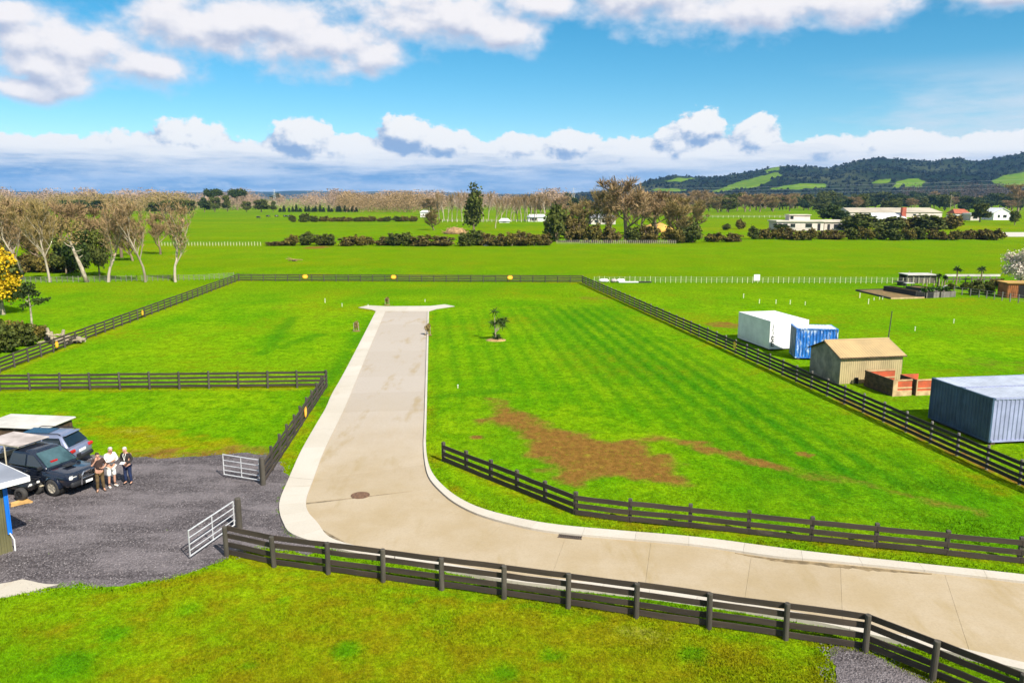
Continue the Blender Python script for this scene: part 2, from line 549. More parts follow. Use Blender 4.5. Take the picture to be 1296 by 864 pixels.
def concrete_mat(name, c1, c2, stain, stain_at=0.55, clean=None):
    m, T, b = new_mat(name)
    ge = T.n('ShaderNodeNewGeometry')
    oi = T.n('ShaderNodeObjectInfo')
    P = ge.outputs['Position']
    n1 = T.noise(P, 0.35, 5, 0.6)
    n2 = T.noise(T.mapping(P, (1, 0.25, 1)), 0.7, 6, 0.65)
    n3 = T.noise(P, 14.0, 3, 0.7)
    c = T.mix(T.smooth(n1, 0.3, 0.7), c1, c2)
    if clean:                              # the upper end of the drive is cleaner, the bend is silted
        sp = T.n('ShaderNodeSeparateXYZ')
        T.link(P, sp.inputs[0])
        c = T.mix(T.smooth(T.m('ADD', sp.outputs[1], T.m('MULTIPLY', n2, 16.0)), 38, 62), c, clean)
    c = T.mix(T.m('MULTIPLY', T.smooth(n2, stain_at, stain_at + 0.2), 0.7), c, stain)
    c = T.mix(T.m('MULTIPLY', T.smooth(n3, 0.35, 0.8), 0.28), c, tuple(q * 0.6 for q in c1))
    c = T.mix(T.m('MULTIPLY', oi.outputs['Random'], 0.16), c, tuple(q * 0.7 for q in stain))
    T.link(c, b.inputs['Base Color'])
    b.inputs['Roughness'].default_value = 0.85
    b.inputs['Specular IOR Level'].default_value = 0.2
    bp = T.n('ShaderNodeBump')
    bp.inputs['Strength'].default_value = 0.25
    bp.inputs['Distance'].default_value = 0.01
    T.link(T.noise(P, 40.0, 3, 0.7), bp.inputs['Height'])
    T.link(bp.outputs[0], b.inputs['Normal'])
    return m

M = dict(
    grass=ground_mat('paddock_grass'), tuft=ground_mat('grass_blades', True),
    road=concrete_mat('driveway_concrete', (0.355, 0.272, 0.160), (0.415, 0.335, 0.232), (0.31, 0.228, 0.105), 0.52, (0.405, 0.355, 0.305)),
    road2=concrete_mat('pale_drive_concrete', (0.385, 0.325, 0.265), (0.42, 0.37, 0.32), (0.34, 0.265, 0.175), 0.54),
    path=concrete_mat('footpath_concrete', (0.48, 0.43, 0.355), (0.52, 0.475, 0.405), (0.38, 0.31, 0.20), 0.56),
    joint=mat('joint_soil', (0.27, 0.21, 0.13), 0.95, 0.3, 2.0),
    post=mat('stained_post', (0.066, 0.057, 0.043), 0.8, 0.3, 4.0, (0.045, 0.038, 0.028), bump=0.4, stretch=(1, 1, 0.2), wear=((0.15, 0.13, 0.10), 0.60)),
    rail=mat('stained_rail', (0.050, 0.036, 0.025), 0.8, 0.35, 3.0, (0.034, 0.025, 0.018), bump=0.4, stretch=(0.15, 1, 1), wear=((0.105, 0.082, 0.062), 0.60)),
    greypost=mat('weathered_post', (0.19, 0.17, 0.145), 0.85, 0.3, 4.0, (0.10, 0.09, 0.075), stretch=(1, 1, 0.2)),
    greyrail=mat('dark_oiled_rail', (0.030, 0.023, 0.019), 0.8, 0.35, 3.0, (0.014, 0.011, 0.009), bump=0.3, stretch=(0.15, 1, 1)),
    galv=mat('galvanised_steel', (0.62, 0.62, 0.62), 0.4, 0.1, 6.0, metal=0.3),
    white=mat('white_paint', (0.78, 0.77, 0.74), 0.5, 0.06, 1.0),
    peg=mat('pale_peg_paint', (0.62, 0.60, 0.40), 0.6, 0.06),
    bluec=mat('worn_blue_paint', (0.018, 0.16, 0.52), 0.55, 0.2, 1.6, (0.012, 0.11, 0.40), wear=((0.52, 0.62, 0.74), 0.50)),
    bluedk=mat('blue_door_paint', (0.012, 0.085, 0.22), 0.5, 0.2, 1.5),
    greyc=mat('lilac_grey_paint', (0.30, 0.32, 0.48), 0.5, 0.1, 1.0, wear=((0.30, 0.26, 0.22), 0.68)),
    greyc2=mat('shaded_grey_paint', (0.050, 0.088, 0.150), 0.5, 0.15, 1.0, wear=((0.08, 0.07, 0.06), 0.7)),  # darker copy of the container grey, shade of the left ends in the colour
    roofc=mat('pale_roof_paint', (0.46, 0.49, 0.56), 0.5, 0.1, 1.0),
    tan=mat('tan_iron', (0.42, 0.33, 0.17), 0.6, 0.12, 0.8, (0.34, 0.27, 0.14)),
    tanroof=mat('tan_roof_iron', (0.42, 0.29, 0.135), 0.6, 0.1, 0.6, (0.35, 0.25, 0.12)),
    gable=mat('weathered_ply', (0.30, 0.27, 0.21), 0.8, 0.2, 1.5, (0.16, 0.15, 0.12)),
    redp=mat('faded_red_ply', (0.50, 0.085, 0.030), 0.75, 0.25, 1.6, (0.34, 0.075, 0.03), wear=((0.50, 0.36, 0.22), 0.66)),
    timber=mat('raw_timber', (0.48, 0.34, 0.18), 0.8, 0.25, 2.0, (0.34, 0.22, 0.11)),
    oldtimber=mat('old_grey_timber', (0.36, 0.30, 0.21), 0.85, 0.3, 3.0, (0.26, 0.21, 0.14)),
    darktimber=mat('dark_timber', (0.09, 0.055, 0.030), 0.85, 0.3, 3.0),
    dark=mat('black_plastic', (0.018, 0.018, 0.020), 0.55, 0.2, 2.0),
    rubber=mat('tyre_rubber', (0.028, 0.027, 0.026), 0.85, 0.2, 5.0, (0.05, 0.045, 0.04)),
    mudrim=mat('dusty_rim', (0.40, 0.36, 0.29), 0.6, 0.25, 6.0),
    alloy=mat('alloy_rim', (0.6, 0.6, 0.6), 0.35, 0.1, 6.0, metal=0.6),
    utep=mat('navy_black_paint', (0.010, 0.014, 0.026), 0.22, 0.15, 1.5, spec=0.6, coat=0.6),
    suvp=mat('silver_blue_paint', (0.22, 0.25, 0.36), 0.3, 0.08, 1.5, metal=0.35, coat=0.5),
    blackp=mat('black_paint', (0.010, 0.010, 0.011), 0.25, 0.15, 1.5, spec=0.6, coat=0.6),
    glass=mat('tinted_glass', (0.012, 0.022, 0.030), 0.06, 0.1, 1.0, spec=0.9),
    screen=mat('windscreen_glass', (0.055, 0.105, 0.115), 0.06, 0.3, 1.5, spec=0.9),
    lamp=mat('headlamp_lens', (0.72, 0.70, 0.64), 0.15, 0.1, 3.0, spec=0.8),
    redlamp=mat('red_lamp_lens', (0.45, 0.015, 0.015), 0.2, 0.1, 3.0),
    plate=mat('number_plate', (0.8, 0.8, 0.8), 0.5, 0.05),
    chrome=mat('chrome_bar', (0.55, 0.55, 0.56), 0.2, 0.1, 3.0, metal=0.9),
    dirtypanel=mat('dusty_panel', (0.46, 0.40, 0.37), 0.7, 0.2, 1.2, (0.32, 0.27, 0.24)),
    whitelid=mat('dirty_white_lid', (0.52, 0.49, 0.44), 0.6, 0.1, 0.9, wear=((0.36, 0.24, 0.11), 0.60)),
    beige=mat('beige_sill', (0.52, 0.45, 0.32), 0.6, 0.15, 2.0),
    olive=mat('olive_iron', (0.125, 0.115, 0.052), 0.6, 0.12, 1.0),
    bluetrim=mat('blue_flashing', (0.010, 0.15, 0.60), 0.4, 0.08, 1.0),
    shedroof=mat('zinc_roof', (0.27, 0.28, 0.32), 0.45, 0.1, 0.8),
    orange=mat('orange_ply', (0.62, 0.36, 0.12), 0.7, 0.2, 2.0),
    yellow=mat('yellow_sign_face', (0.85, 0.58, 0.05), 0.5, 0.05),
    amber=mat('amber_sign_rim', (0.80, 0.33, 0.02), 0.5, 0.08),
    iron=mat('cast_iron', (0.16, 0.085, 0.045), 0.7, 0.3, 8.0, (0.09, 0.05, 0.03)),
    grate=mat('grate_iron', (0.11, 0.08, 0.06), 0.7, 0.3, 8.0),
    void=mat('dark_pit', (0.012, 0.011, 0.010), 0.9, 0.2),
    soil=mat('mulch_soil', (0.42, 0.27, 0.10), 0.95, 0.3, 4.0, (0.22, 0.13, 0.05), bump=0.5),
    brownsoil=mat('garden_soil', (0.17, 0.095, 0.035), 0.95, 0.35, 1.6, (0.10, 0.085, 0.02), bump=0.5),
    rust=mat('rusted_iron', (0.34, 0.12, 0.035), 0.85, 0.3, 1.2, (0.16, 0.06, 0.025)),
    shade=mat('grey_shade_mesh', (0.115, 0.10, 0.075), 0.9, 0.2, 4.0),
    clay=mat('orange_clay', (0.50, 0.27, 0.055), 0.95, 0.3, 0.25, (0.30, 0.19, 0.06)),
    slash=mat('cut_branches', (0.36, 0.22, 0.10), 0.9, 0.3, 0.8, (0.18, 0.11, 0.05)),
    cream=mat('cream_wall', (0.60, 0.52, 0.46), 0.8, 0.08, 0.3),
    creamroof=mat('cream_roof', (0.62, 0.55, 0.46), 0.7, 0.1, 0.2),
    barnroof=mat('pale_barn_roof', (0.44, 0.38, 0.28), 0.7, 0.12, 0.1, (0.34, 0.29, 0.22)),
    whiteroof=mat('white_roof', (0.66, 0.66, 0.66), 0.6, 0.08, 0.2),
    redroof=mat('red_tile_roof', (0.36, 0.10, 0.05), 0.8, 0.15, 0.3),
    brick=mat('red_brick', (0.42, 0.10, 0.06), 0.85, 0.15, 1.0),
    greyroof=mat('grey_roof', (0.38, 0.38, 0.40), 0.7, 0.12, 0.3),
    window=mat('window_glass', (0.02, 0.025, 0.03), 0.1, 0.2, 1.0, spec=0.8),
    skin=mat('skin', (0.56, 0.30, 0.20), 0.6, 0.08, 8.0),
    hair=mat('brown_hair', (0.05, 0.028, 0.016), 0.7, 0.2, 20.0),
    ghair=mat('grey_hair', (0.55, 0.50, 0.46), 0.7, 0.15, 20.0),
    brownshirt=mat('maroon_brown_jersey', (0.050, 0.026, 0.020), 0.85, 0.25, 8.0),
    olivecloth=mat('olive_brown_trousers', (0.125, 0.080, 0.030), 0.85, 0.25, 8.0, (0.07, 0.045, 0.02)),
    whitecloth=mat('white_cotton', (0.78, 0.76, 0.70), 0.85, 0.06, 6.0),
    jacket=mat('dark_brown_jacket', (0.030, 0.024, 0.022), 0.8, 0.25, 8.0),
    navy=mat('navy_jeans', (0.012, 0.024, 0.075), 0.85, 0.2, 8.0),
    sock=mat('dark_socks', (0.02, 0.018, 0.018), 0.9, 0.2, 8.0),
    shoe=mat('brown_boots', (0.13, 0.075, 0.045), 0.7, 0.25, 9.0),
    wire=mat('fence_wire', (0.32, 0.31, 0.28), 0.6, 0.1),
    cable=mat('power_cable', (0.42, 0.45, 0.50), 0.4, 0.05),
    # vegetation
    bark=mat('pale_bark', (0.40, 0.34, 0.255), 0.85, 0.3, 2.0, (0.19, 0.145, 0.095)),
    bark2=mat('brown_bark', (0.24, 0.175, 0.11), 0.9, 0.3, 2.0, (0.12, 0.085, 0.05)),
    twig=leaf_mat('tan_twigs', (0.31, 0.205, 0.095), (0.41, 0.275, 0.13), (0.16, 0.105, 0.055), 0.25),
    twig2=leaf_mat('olive_twigs', (0.27, 0.20, 0.065), (0.36, 0.255, 0.09), (0.11, 0.085, 0.03), 0.25),
    twig3=leaf_mat('grey_lilac_twigs', (0.34, 0.235, 0.165), (0.46, 0.31, 0.19), (0.20, 0.14, 0.12), 0.02),
    ever=leaf_mat('dark_evergreen_leaves', (0.024, 0.048, 0.010), (0.065, 0.092, 0.014), (0.010, 0.020, 0.006)),
    ever2=leaf_mat('olive_leaves', (0.065, 0.088, 0.014), (0.13, 0.14, 0.020), (0.025, 0.034, 0.008)),
    hedge=leaf_mat('gorse_leaves', (0.085, 0.085, 0.014), (0.24, 0.175, 0.030), (0.022, 0.022, 0.008), 0.8),
    hedge2=leaf_mat('brown_shrub_leaves', (0.085, 0.068, 0.016), (0.21, 0.155, 0.035), (0.028, 0.023, 0.009), 0.8),
    garden=leaf_mat('garden_leaves', (0.035, 0.100, 0.010), (0.080, 0.155, 0.015), (0.015, 0.035, 0.006), 1.2),
    palm=leaf_mat('palm_leaves', (0.030, 0.062, 0.014), (0.065, 0.105, 0.020), (0.012, 0.024, 0.008), 1.5),
    wattle=leaf_mat('yellow_blossom', (0.66, 0.40, 0.008), (0.78, 0.53, 0.015), (0.40, 0.25, 0.01), 0.8),
    blossom=leaf_mat('white_blossom', (0.72, 0.60, 0.50), (0.80, 0.72, 0.63), (0.42, 0.33, 0.20), 1.2),
    purple=leaf_mat('bare_purple_wood', (0.085, 0.058, 0.045), (0.12, 0.085, 0.062), (0.05, 0.038, 0.032), 0.01),
    hillwood=leaf_mat('hill_forest_leaves', (0.008, 0.016, 0.009), (0.024, 0.031, 0.016), (0.005, 0.010, 0.006), 0.008),  # leaf colour darkened to carry cloud shadow over the slopes
)
# ================================================================== SETTING
def g2(pts):
    return [tuple(G(u, v)[:2]) for u, v in pts]

R_PX = [(541, 394), (537.5, 520), (536, 562), (538, 588), (543, 606), (555, 621), (575, 638), (605, 653), (650, 666), (700, 675.5), (780, 683), (880, 692), (980, 706.5), (1040, 711.5), (1165, 724), (1296, 739), (1420, 755)]
K_PX = [(543, 394), (540, 520), (539, 560), (541, 583), (547, 600), (559, 615), (579, 631), (608, 645), (652, 657), (702, 666), (780, 673.5), (880, 682), (980, 695), (1040, 702.5), (1165, 716), (1296, 730), (1420, 746)]
L_PX = [(488, 394), (466.5, 444), (448, 489), (435, 520), (411, 569.5), (396.3, 608.5), (388, 632), (389.5, 648), (402, 663), (417, 681), (450, 692), (500, 703), (560, 715), (640, 728.5), (720, 737), (800, 746), (900, 760), (1036, 783), (1100, 798), (1200, 820), (1296, 842), (1420, 872)]
O_PX = [(476, 394), (440, 464), (420.4, 499), (412.5, 517), (399, 540), (381, 572), (366, 605.5), (355, 632), (353.8, 648), (358.7, 663), (368, 676), (400, 688), (440, 699), (500, 711), (560, 722), (640, 737), (720, 746), (800, 754.5), (900, 768), (1036, 791), (1100, 806), (1200, 828), (1296, 851), (1420, 881)]
TURN_PX = [(453.5, 389.2), (465.5, 386.5), (489.6, 387.6), (545, 387.2), (563, 385.2), (575.7, 387.6), (552.6, 391), (543, 394), (476, 394), (471, 392)]
YARD_PX = [(-160, 560), (0, 572), (85, 573), (140, 577), (200, 579), (262, 577), (300, 573), (332, 574), (352, 585), (366, 605.5), (355, 632), (353.8, 648), (358.7, 663), (368, 676), (400, 689), (390, 700), (330, 694), (287, 703), (262, 716), (240, 723), (190, 735), (150, 741), (100, 738), (60, 742), (0, 748), (-160, 775)]
APRON_PX = [(-120, 742), (0, 738.5), (28, 733), (62, 738), (75, 740), (42, 747), (0, 756), (-120, 785)]
PATCH_PX = [(1050, 816), (1075, 820), (1105, 826), (1140, 842), (1180, 866), (1230, 900), (1060, 900), (1058, 862)]
ROADPOLY = g2(R_PX) + g2(L_PX)[::-1]
COVER = [g2(K_PX) + g2(O_PX)[::-1], g2(TURN_PX)]

BARE_PX = [(617, 504), (646, 506), (652, 519), (677, 526), (704, 541), (754, 547), (771, 556), (799, 556), (827, 569), (857, 577), (869, 602), (899, 616), (890, 623), (852, 622), (824, 611), (782, 605), (754, 609), (732, 616), (693, 597), (699, 586), (671, 576), (660, 563), (652, 541), (627, 536), (609, 531), (627, 522), (632, 512)]
TRAIL = [g2([(829, 553.6), (866, 560.5), (904, 571.6), (928, 577), (987, 590), (1036, 603), (1123, 619), (1230, 645)])]

def attrs(x, y):
    n1 = fbm(x * 0.45, y * 0.45, 3)
    n2 = fbm(x * 0.12, y * 0.12, 11)
    n3 = fbm(x * 1.6, y * 1.6, 23, 3)
    u, v = PX(x, y, np.zeros_like(x))
    w = (n1 - 0.5) * 1.6 + (n3 - 0.5) * 0.8
    bare = sstep(sdist(x, y, g2(BARE_PX)) + w * 1.4, -1.1, 1.2)
    d = ldist(x, y, TRAIL[0])
    bare = np.maximum(bare, 0.95 * sstep(0.95 + w * 1.3 - d, -0.4, 0.8) * np.clip((1060 - u) / 90, 0.55, 1))
    for (cu, cv, r, k) in ((602, 553, 0.45, 0.9), (1018, 575, 0.45, 0.9), (750, 377, 2.0, 0.55), (306, 447, 0.5, .5), (455, 415, 0.5, 0.7), (541, 420, .5, .7), (914, 411, 2.2, 0.75), (947, 410, 1.5, .6),
                           (720, 800, .1, .3), (1265, 461, 3.6, 0.42), (1237, 456, 2.4, .35), (400, 313, 3.5, .9), (318, 400, 3.0, 0.25), (420, 400, 3.0, 0.35), (1270, 313, 12, 0.35), (985, 308, 9, 0.2), (360, 388, 2.5, .35), (760, 372, 1.6, .4)):
        c = G(cu, cv)
        dd = np.hypot(x - c.x, (y - c.y) * (0.55 if cv < 320 else 1))
        bare = np.maximum(bare, k * sstep(r * (1 + w * 0.8) - dd, -0.35 * r, 0.4 * r))
    # worn soil round the gravel yard and in the gateway
    sy = sdist(x, y, g2(YARD_PX))
    far_edge = sstep(v, 600, 575) * sstep(u, 110, 200)
    bare = np.maximum(bare, 0.75 * sstep(sy + w * 1.5, -2.3, -0.2) * far_edge * sstep(u, 360, 335))
    # trodden, stony strip on the far side of the right fence
    rd = ldist(x, y, g2([(1060, 507), (1160, 552), (1300, 618), (1420, 673)]))
    side_ = (x - (FENCE_LINES[2][0][0] + (FENCE_LINES[2][1][0] - FENCE_LINES[2][0][0]) * (y - FENCE_LINES[2][0][1]) / (FENCE_LINES[2][1][1] - FENCE_LINES[2][0][1]))) > -0.1
    bare = np.maximum(bare, 0.8 * sstep(rd + w * .5, 1.1, .4) * side_)
    # dryness
    front = g2([(-200, 790), (0, 757), (150, 742), (285, 712), (640, 760), (1095, 826), (1296, 890), (1296, 1100), (-200, 1100)])
    df = sdist(x, y, front)
    dry = sstep(df, -0.3, 0.6) * (0.72 + (n2 - 0.5) * 1.3 + (n1 - 0.5) * 0.5 + 0.20 * sstep(u, 150, 420) - 0.35 * sstep(u, 260, 20))
    edge = np.full_like(x, 1e9)
    for ln in FENCE_LINES:
        edge = np.minimum(edge, ldist(x, y, ln))
    dry = np.maximum(dry, (0.75 + w * 0.35) * sstep(edge, 0.55 + w * .3, 0.12))
    dry = np.maximum(dry, (0.55 + w * 0.5) * sstep(edge, 1.9, 0.2))
    verge = ldist(x, y, g2(K_PX))
    dry = np.maximum(dry, (0.42 + w * 0.5) * sstep(verge, 1.3, 0.3))
    rf = ldist(x, y, FENCE_LINES[2])
    dry = np.maximum(dry, (0.42 + w * 0.4) * sstep(rf, 6.0, 1.5))
    sp = g2([(88, 523), (140, 521), (175, 536), (260, 545), (300, 572), (200, 580), (110, 560), (96, 545)])
    dry = np.maximum(dry, sstep(sdist(x, y, sp) + w * 1.6, -1.0, 0.8) * (0.72 + w * .9))
    dry = np.maximum(dry, 0.30 + (n2 - 0.5) * 1.0 - 0.3 * sstep(y, 60, 30))
    dry = np.maximum(dry, np.where(y > 92, 0.30 + (fbm(x * 0.01, y * 0.05, 5) - 0.5) * 1.3, 0))
    clump = np.zeros_like(x)
    for cu, cv, r in ((359, 760, .30), (317, 842, .22), (436, 822, .45), (560, 800, .35), (150, 800, .5), (90, 840, .6), (700, 830, .4), (880, 830, .5), (520, 760, .3), (240, 770, .5), (640, 850, .5)):
        c = G(cu, cv)
        clump = np.maximum(clump, sstep(r * (1 + w * .9) - np.hypot(x - c.x, y - c.y), -.15, .25))
    dry = dry * (1 - .55 * clump)
    # mown swathes, parallel to the drive
    s = x + 0.104 * y + (fbm(y * 0.05, x * 0.05, 31, 2) - 0.5) * 0.5
    strong = sdist(x, y, g2([(668, 386), (770, 388), (905, 452), (1060, 535), (1230, 625), (1040, 640), (870, 545), (770, 480), (700, 425)]))
    weak = sdist(x, y, g2([(543, 396), (660, 388), (800, 500), (860, 545), (640, 500), (545, 540)]))
    ph = np.sin(2 * math.pi * s / 1.5)
    stripe = sstep(strong, -3, 4) * (0.30 + 0.46 * sstep(ph, -0.25, 0.45) + (n1 - 0.5) * 0.30) + sstep(weak, -2, 2) * 0.34 * sstep(ph, 0, 0.6)
    for a, b, r in (((332, 447), (372, 402), 1.2), ((352, 440), (402, 424), 1.2), ((395, 512), (470, 405), 0.9), ((560, 500), (640, 495), 1.3)):
        pa, pb = G(*a), G(*b)
        stripe = np.maximum(stripe, 0.55 * sstep(ldist(x, y, [pa, pb]) + w * 0.8, r, r * 0.2))
    far = np.where(y > 95, sstep(fbm(x * 0.006 + 4, y * 0.03, 41), 0.52, 0.68), 0)
    tone = np.maximum(0.45 * sstep(n2, 0.45, 0.7) * sstep(u, 430, 560), far)
    tone = np.maximum(tone, .45 * clump)
    tone = np.maximum(tone, 0.9 * sstep(sdist(x, y, g2([(205, 269), (420, 268), (330, 275), (205, 277)])) , -12, 25))
    return np.clip(bare, 0, 1), np.clip(dry, 0, 1.4), np.clip(stripe, 0, 0.85), np.clip(tone, 0, 1)

# fence lines are laid out first: the ground is worn along them
FRONT = [(287, 703), (347, 717), (415.5, 726), (485, 735.5), (559, 746), (638, 757), (719, 768.5), (805, 781), (897, 795), (994, 809), (1095, 824), (1180, 859), (1290, 905), (1420, 960)]
MIDDLE1 = [(561.5, 583), (728.5, 650.5)]
MIDDLE2 = [(728.5, 650.5), (797, 659.5), (873, 667), (947, 675), (1026.5, 684), (1108, 692.5), (1197, 701.5), (1290, 711.5), (1400, 724)]
RIGHT = [(737.5, 358.5), (1290, 613), (1420, 673)]
BACK = [(303, 355.5), (737.5, 357.5)]
LEFT = [(-90, 507), (0, 472), (302, 355.5)]
CROSS = [(-60, 497.5), (0, 494.5), (413, 490)]
SIDE = [(413, 490), (333, 612)]
FENCE_LINES = [g2(q) for q in (FRONT, MIDDLE1 + MIDDLE2[1:], RIGHT, BACK, LEFT, CROSS, SIDE)]

def grow(a, b, step, far, k=1.06):
    out = list(np.arange(a, b, step))
    s = step
    while out[-1] < far:
        s = min(s * k, 260)
        out.append(out[-1] + s)
    return out

def set_attrs(me, x, y):
    for nm, val in zip(('bare', 'dry', 'stripe', 'tone'), attrs(x, y)):
        me.attributes.new(nm, 'FLOAT', 'POINT').data.foreach_set('value', val.astype(np.float32))

def build_ground():
    ys = [-400, -150, -50, -10, 4, 10] + grow(14, 96, 0.36, 11500, 1.045)
    right = grow(0, 34, 0.36, 8200, 1.07)
    xs = [-q for q in right[:0:-1]] + right
    X, Y = np.meshgrid(np.array(xs), np.array(ys))
    nx, ny = len(xs), len(ys)
    x, y = X.ravel(), Y.ravel()
    z = (fbm(x * 0.5, y * 0.5, 71, 3) - 0.5) * 0.05
    keep = np.zeros_like(x)
    for poly in COVER + [g2(YARD_PX), g2(PATCH_PX), g2(APRON_PX)]:
        keep = np.maximum(keep, sstep(sdist(x, y, poly), -0.8, -0.2))
    z = z * (1 - keep) - 0.03 * keep
    z = np.where(y > 700, 0, z)
    me = bpy.data.meshes.new('ground')
    me.vertices.add(len(x))
    me.vertices.foreach_set('co', np.stack([x, y, z], 1).ravel().astype(np.float32))
    i = (np.arange(ny - 1)[:, None] * nx + np.arange(nx - 1)[None, :]).ravel()
    q = np.stack([i, i + 1, i + nx + 1, i + nx], 1)
    me.loops.add(q.size)
    me.loops.foreach_set('vertex_index', q.ravel().astype(np.int32))
    me.polygons.add(len(q))
    me.polygons.foreach_set('loop_start', np.arange(0, q.size, 4, dtype=np.int32))
    me.polygons.foreach_set('loop_total', np.full(len(q), 4, dtype=np.int32))
    me.polygons.foreach_set('use_smooth', np.ones(len(q), bool))
    me.update(calc_edges=True)
    me.materials.append(M['grass'])
    set_attrs(me, x, y)
    tag(put('ground', me), 'mown green paddocks reaching flat to the far trees', kind='structure')

def build_grass():
    rng = np.random.default_rng(5)
    n = 230000
    u, v = rng.uniform(-40, 1340, n), 455 + (910 - 455) * rng.random(n) ** 0.8
    yc = -(v - 432) / F
    dz = -math.sin(TH) + yc * math.cos(TH)
    t = -HC / dz
    x, y = (u - 648) / F * t, (math.cos(TH) + yc * math.sin(TH)) * t
    ok = np.ones(n, bool)
    for poly in COVER:
        ok &= sdist(x, y, poly) < -0.04
    j = (fbm(x * 1.2, y * 1.2, 9) - 0.5) * 1.1
    ok &= (sdist(x, y, g2(YARD_PX)) + j < 0.05) | (rng.random(n) < 0.0006)
    ok &= sdist(x, y, g2(PATCH_PX)) + j * 0.6 < 0.05
    ok &= sdist(x, y, g2(APRON_PX)) + j * 0.3 < 0.0
    x, y = x[ok], y[ok]
    b = attrs(x, y)[0]
    ok = rng.random(len(x)) > b * 0.85
    x, y = x[ok], y[ok]
    n = len(x)
    K = 3
    ang = rng.uniform(0, 2 * math.pi, (n, K))
    hh = rng.uniform(0.020, 0.052, (n, K)) * (0.7 + 0.8 * fbm(x * 0.6, y * 0.6, 51)[:, None])
    wd = rng.uniform(0.010, 0.020, (n, K))
    lean = rng.uniform(0.3, 1.1, (n, K)) * hh
    ox, oy = x[:, None] + rng.normal(0, 0.05, (n, K)), y[:, None] + rng.normal(0, 0.05, (n, K))
    ca, sa = np.cos(ang), np.sin(ang)
    q = np.zeros((n, K, 3, 3))
    q[:, :, 0] = np.stack([ox - sa * wd, oy + ca * wd, np.full_like(ox, -0.03)], -1)
    q[:, :, 1] = np.stack([ox + sa * wd, oy - ca * wd, np.full_like(ox, -0.03)], -1)
    q[:, :, 2] = np.stack([ox + ca * lean, oy + sa * lean, hh], -1)
    q = q.reshape(-1, 3, 3)
    me = quad_mesh('grass', q, M['tuft'])
    rep = K * 3
    for nm, val in zip(('bare', 'dry', 'stripe', 'tone'), attrs(x, y)):
        me.attributes.new(nm, 'FLOAT', 'POINT').data.foreach_set('value', np.repeat(val * (0.5 if nm == 'bare' else 1), rep).astype(np.float32))
    tag(put('grass', me), 'short green and straw coloured grass blades over the near lawns', kind='stuff')

# ------------------------------------------------------------------ driveway, footpath, kerbs
def ribbon(name, a, b, n, sub, z0, z1, m, parent, gap, m2=None, split=None):
    A0, B0 = smooth_line(g2(a), 1600), smooth_line(g2(b), 1600)
    ctr = smooth_line((A0[::40] + B0[::40]) / 2, n * sub + 1)
    near = lambda P_: np.array([P_[np.argmin(np.hypot(*(P_ - c).T))] for c in ctr])
    A, B = near(A0), near(B0)
    A[0], A[-1], B[0], B[-1] = A0[0], A0[-1], B0[0], B0[-1]
    for k in range(n):
        pa, pb = A[k * sub:(k + 1) * sub + 1].copy(), B[k * sub:(k + 1) * sub + 1].copy()
        for P in (pa, pb):
            L = np.hypot(*(P[1] - P[0]))
            P[0] += (P[1] - P[0]) * min(0.4, gap / L)
            P[-1] -= (P[-1] - P[-2]) * min(0.4, gap / L)
        mb = MB()
        mb.prism([tuple(p) for p in pa] + [tuple(p) for p in pb[::-1]], z0, z1)
        mb.build(name, m2 if (m2 and k < split) else m, parent)

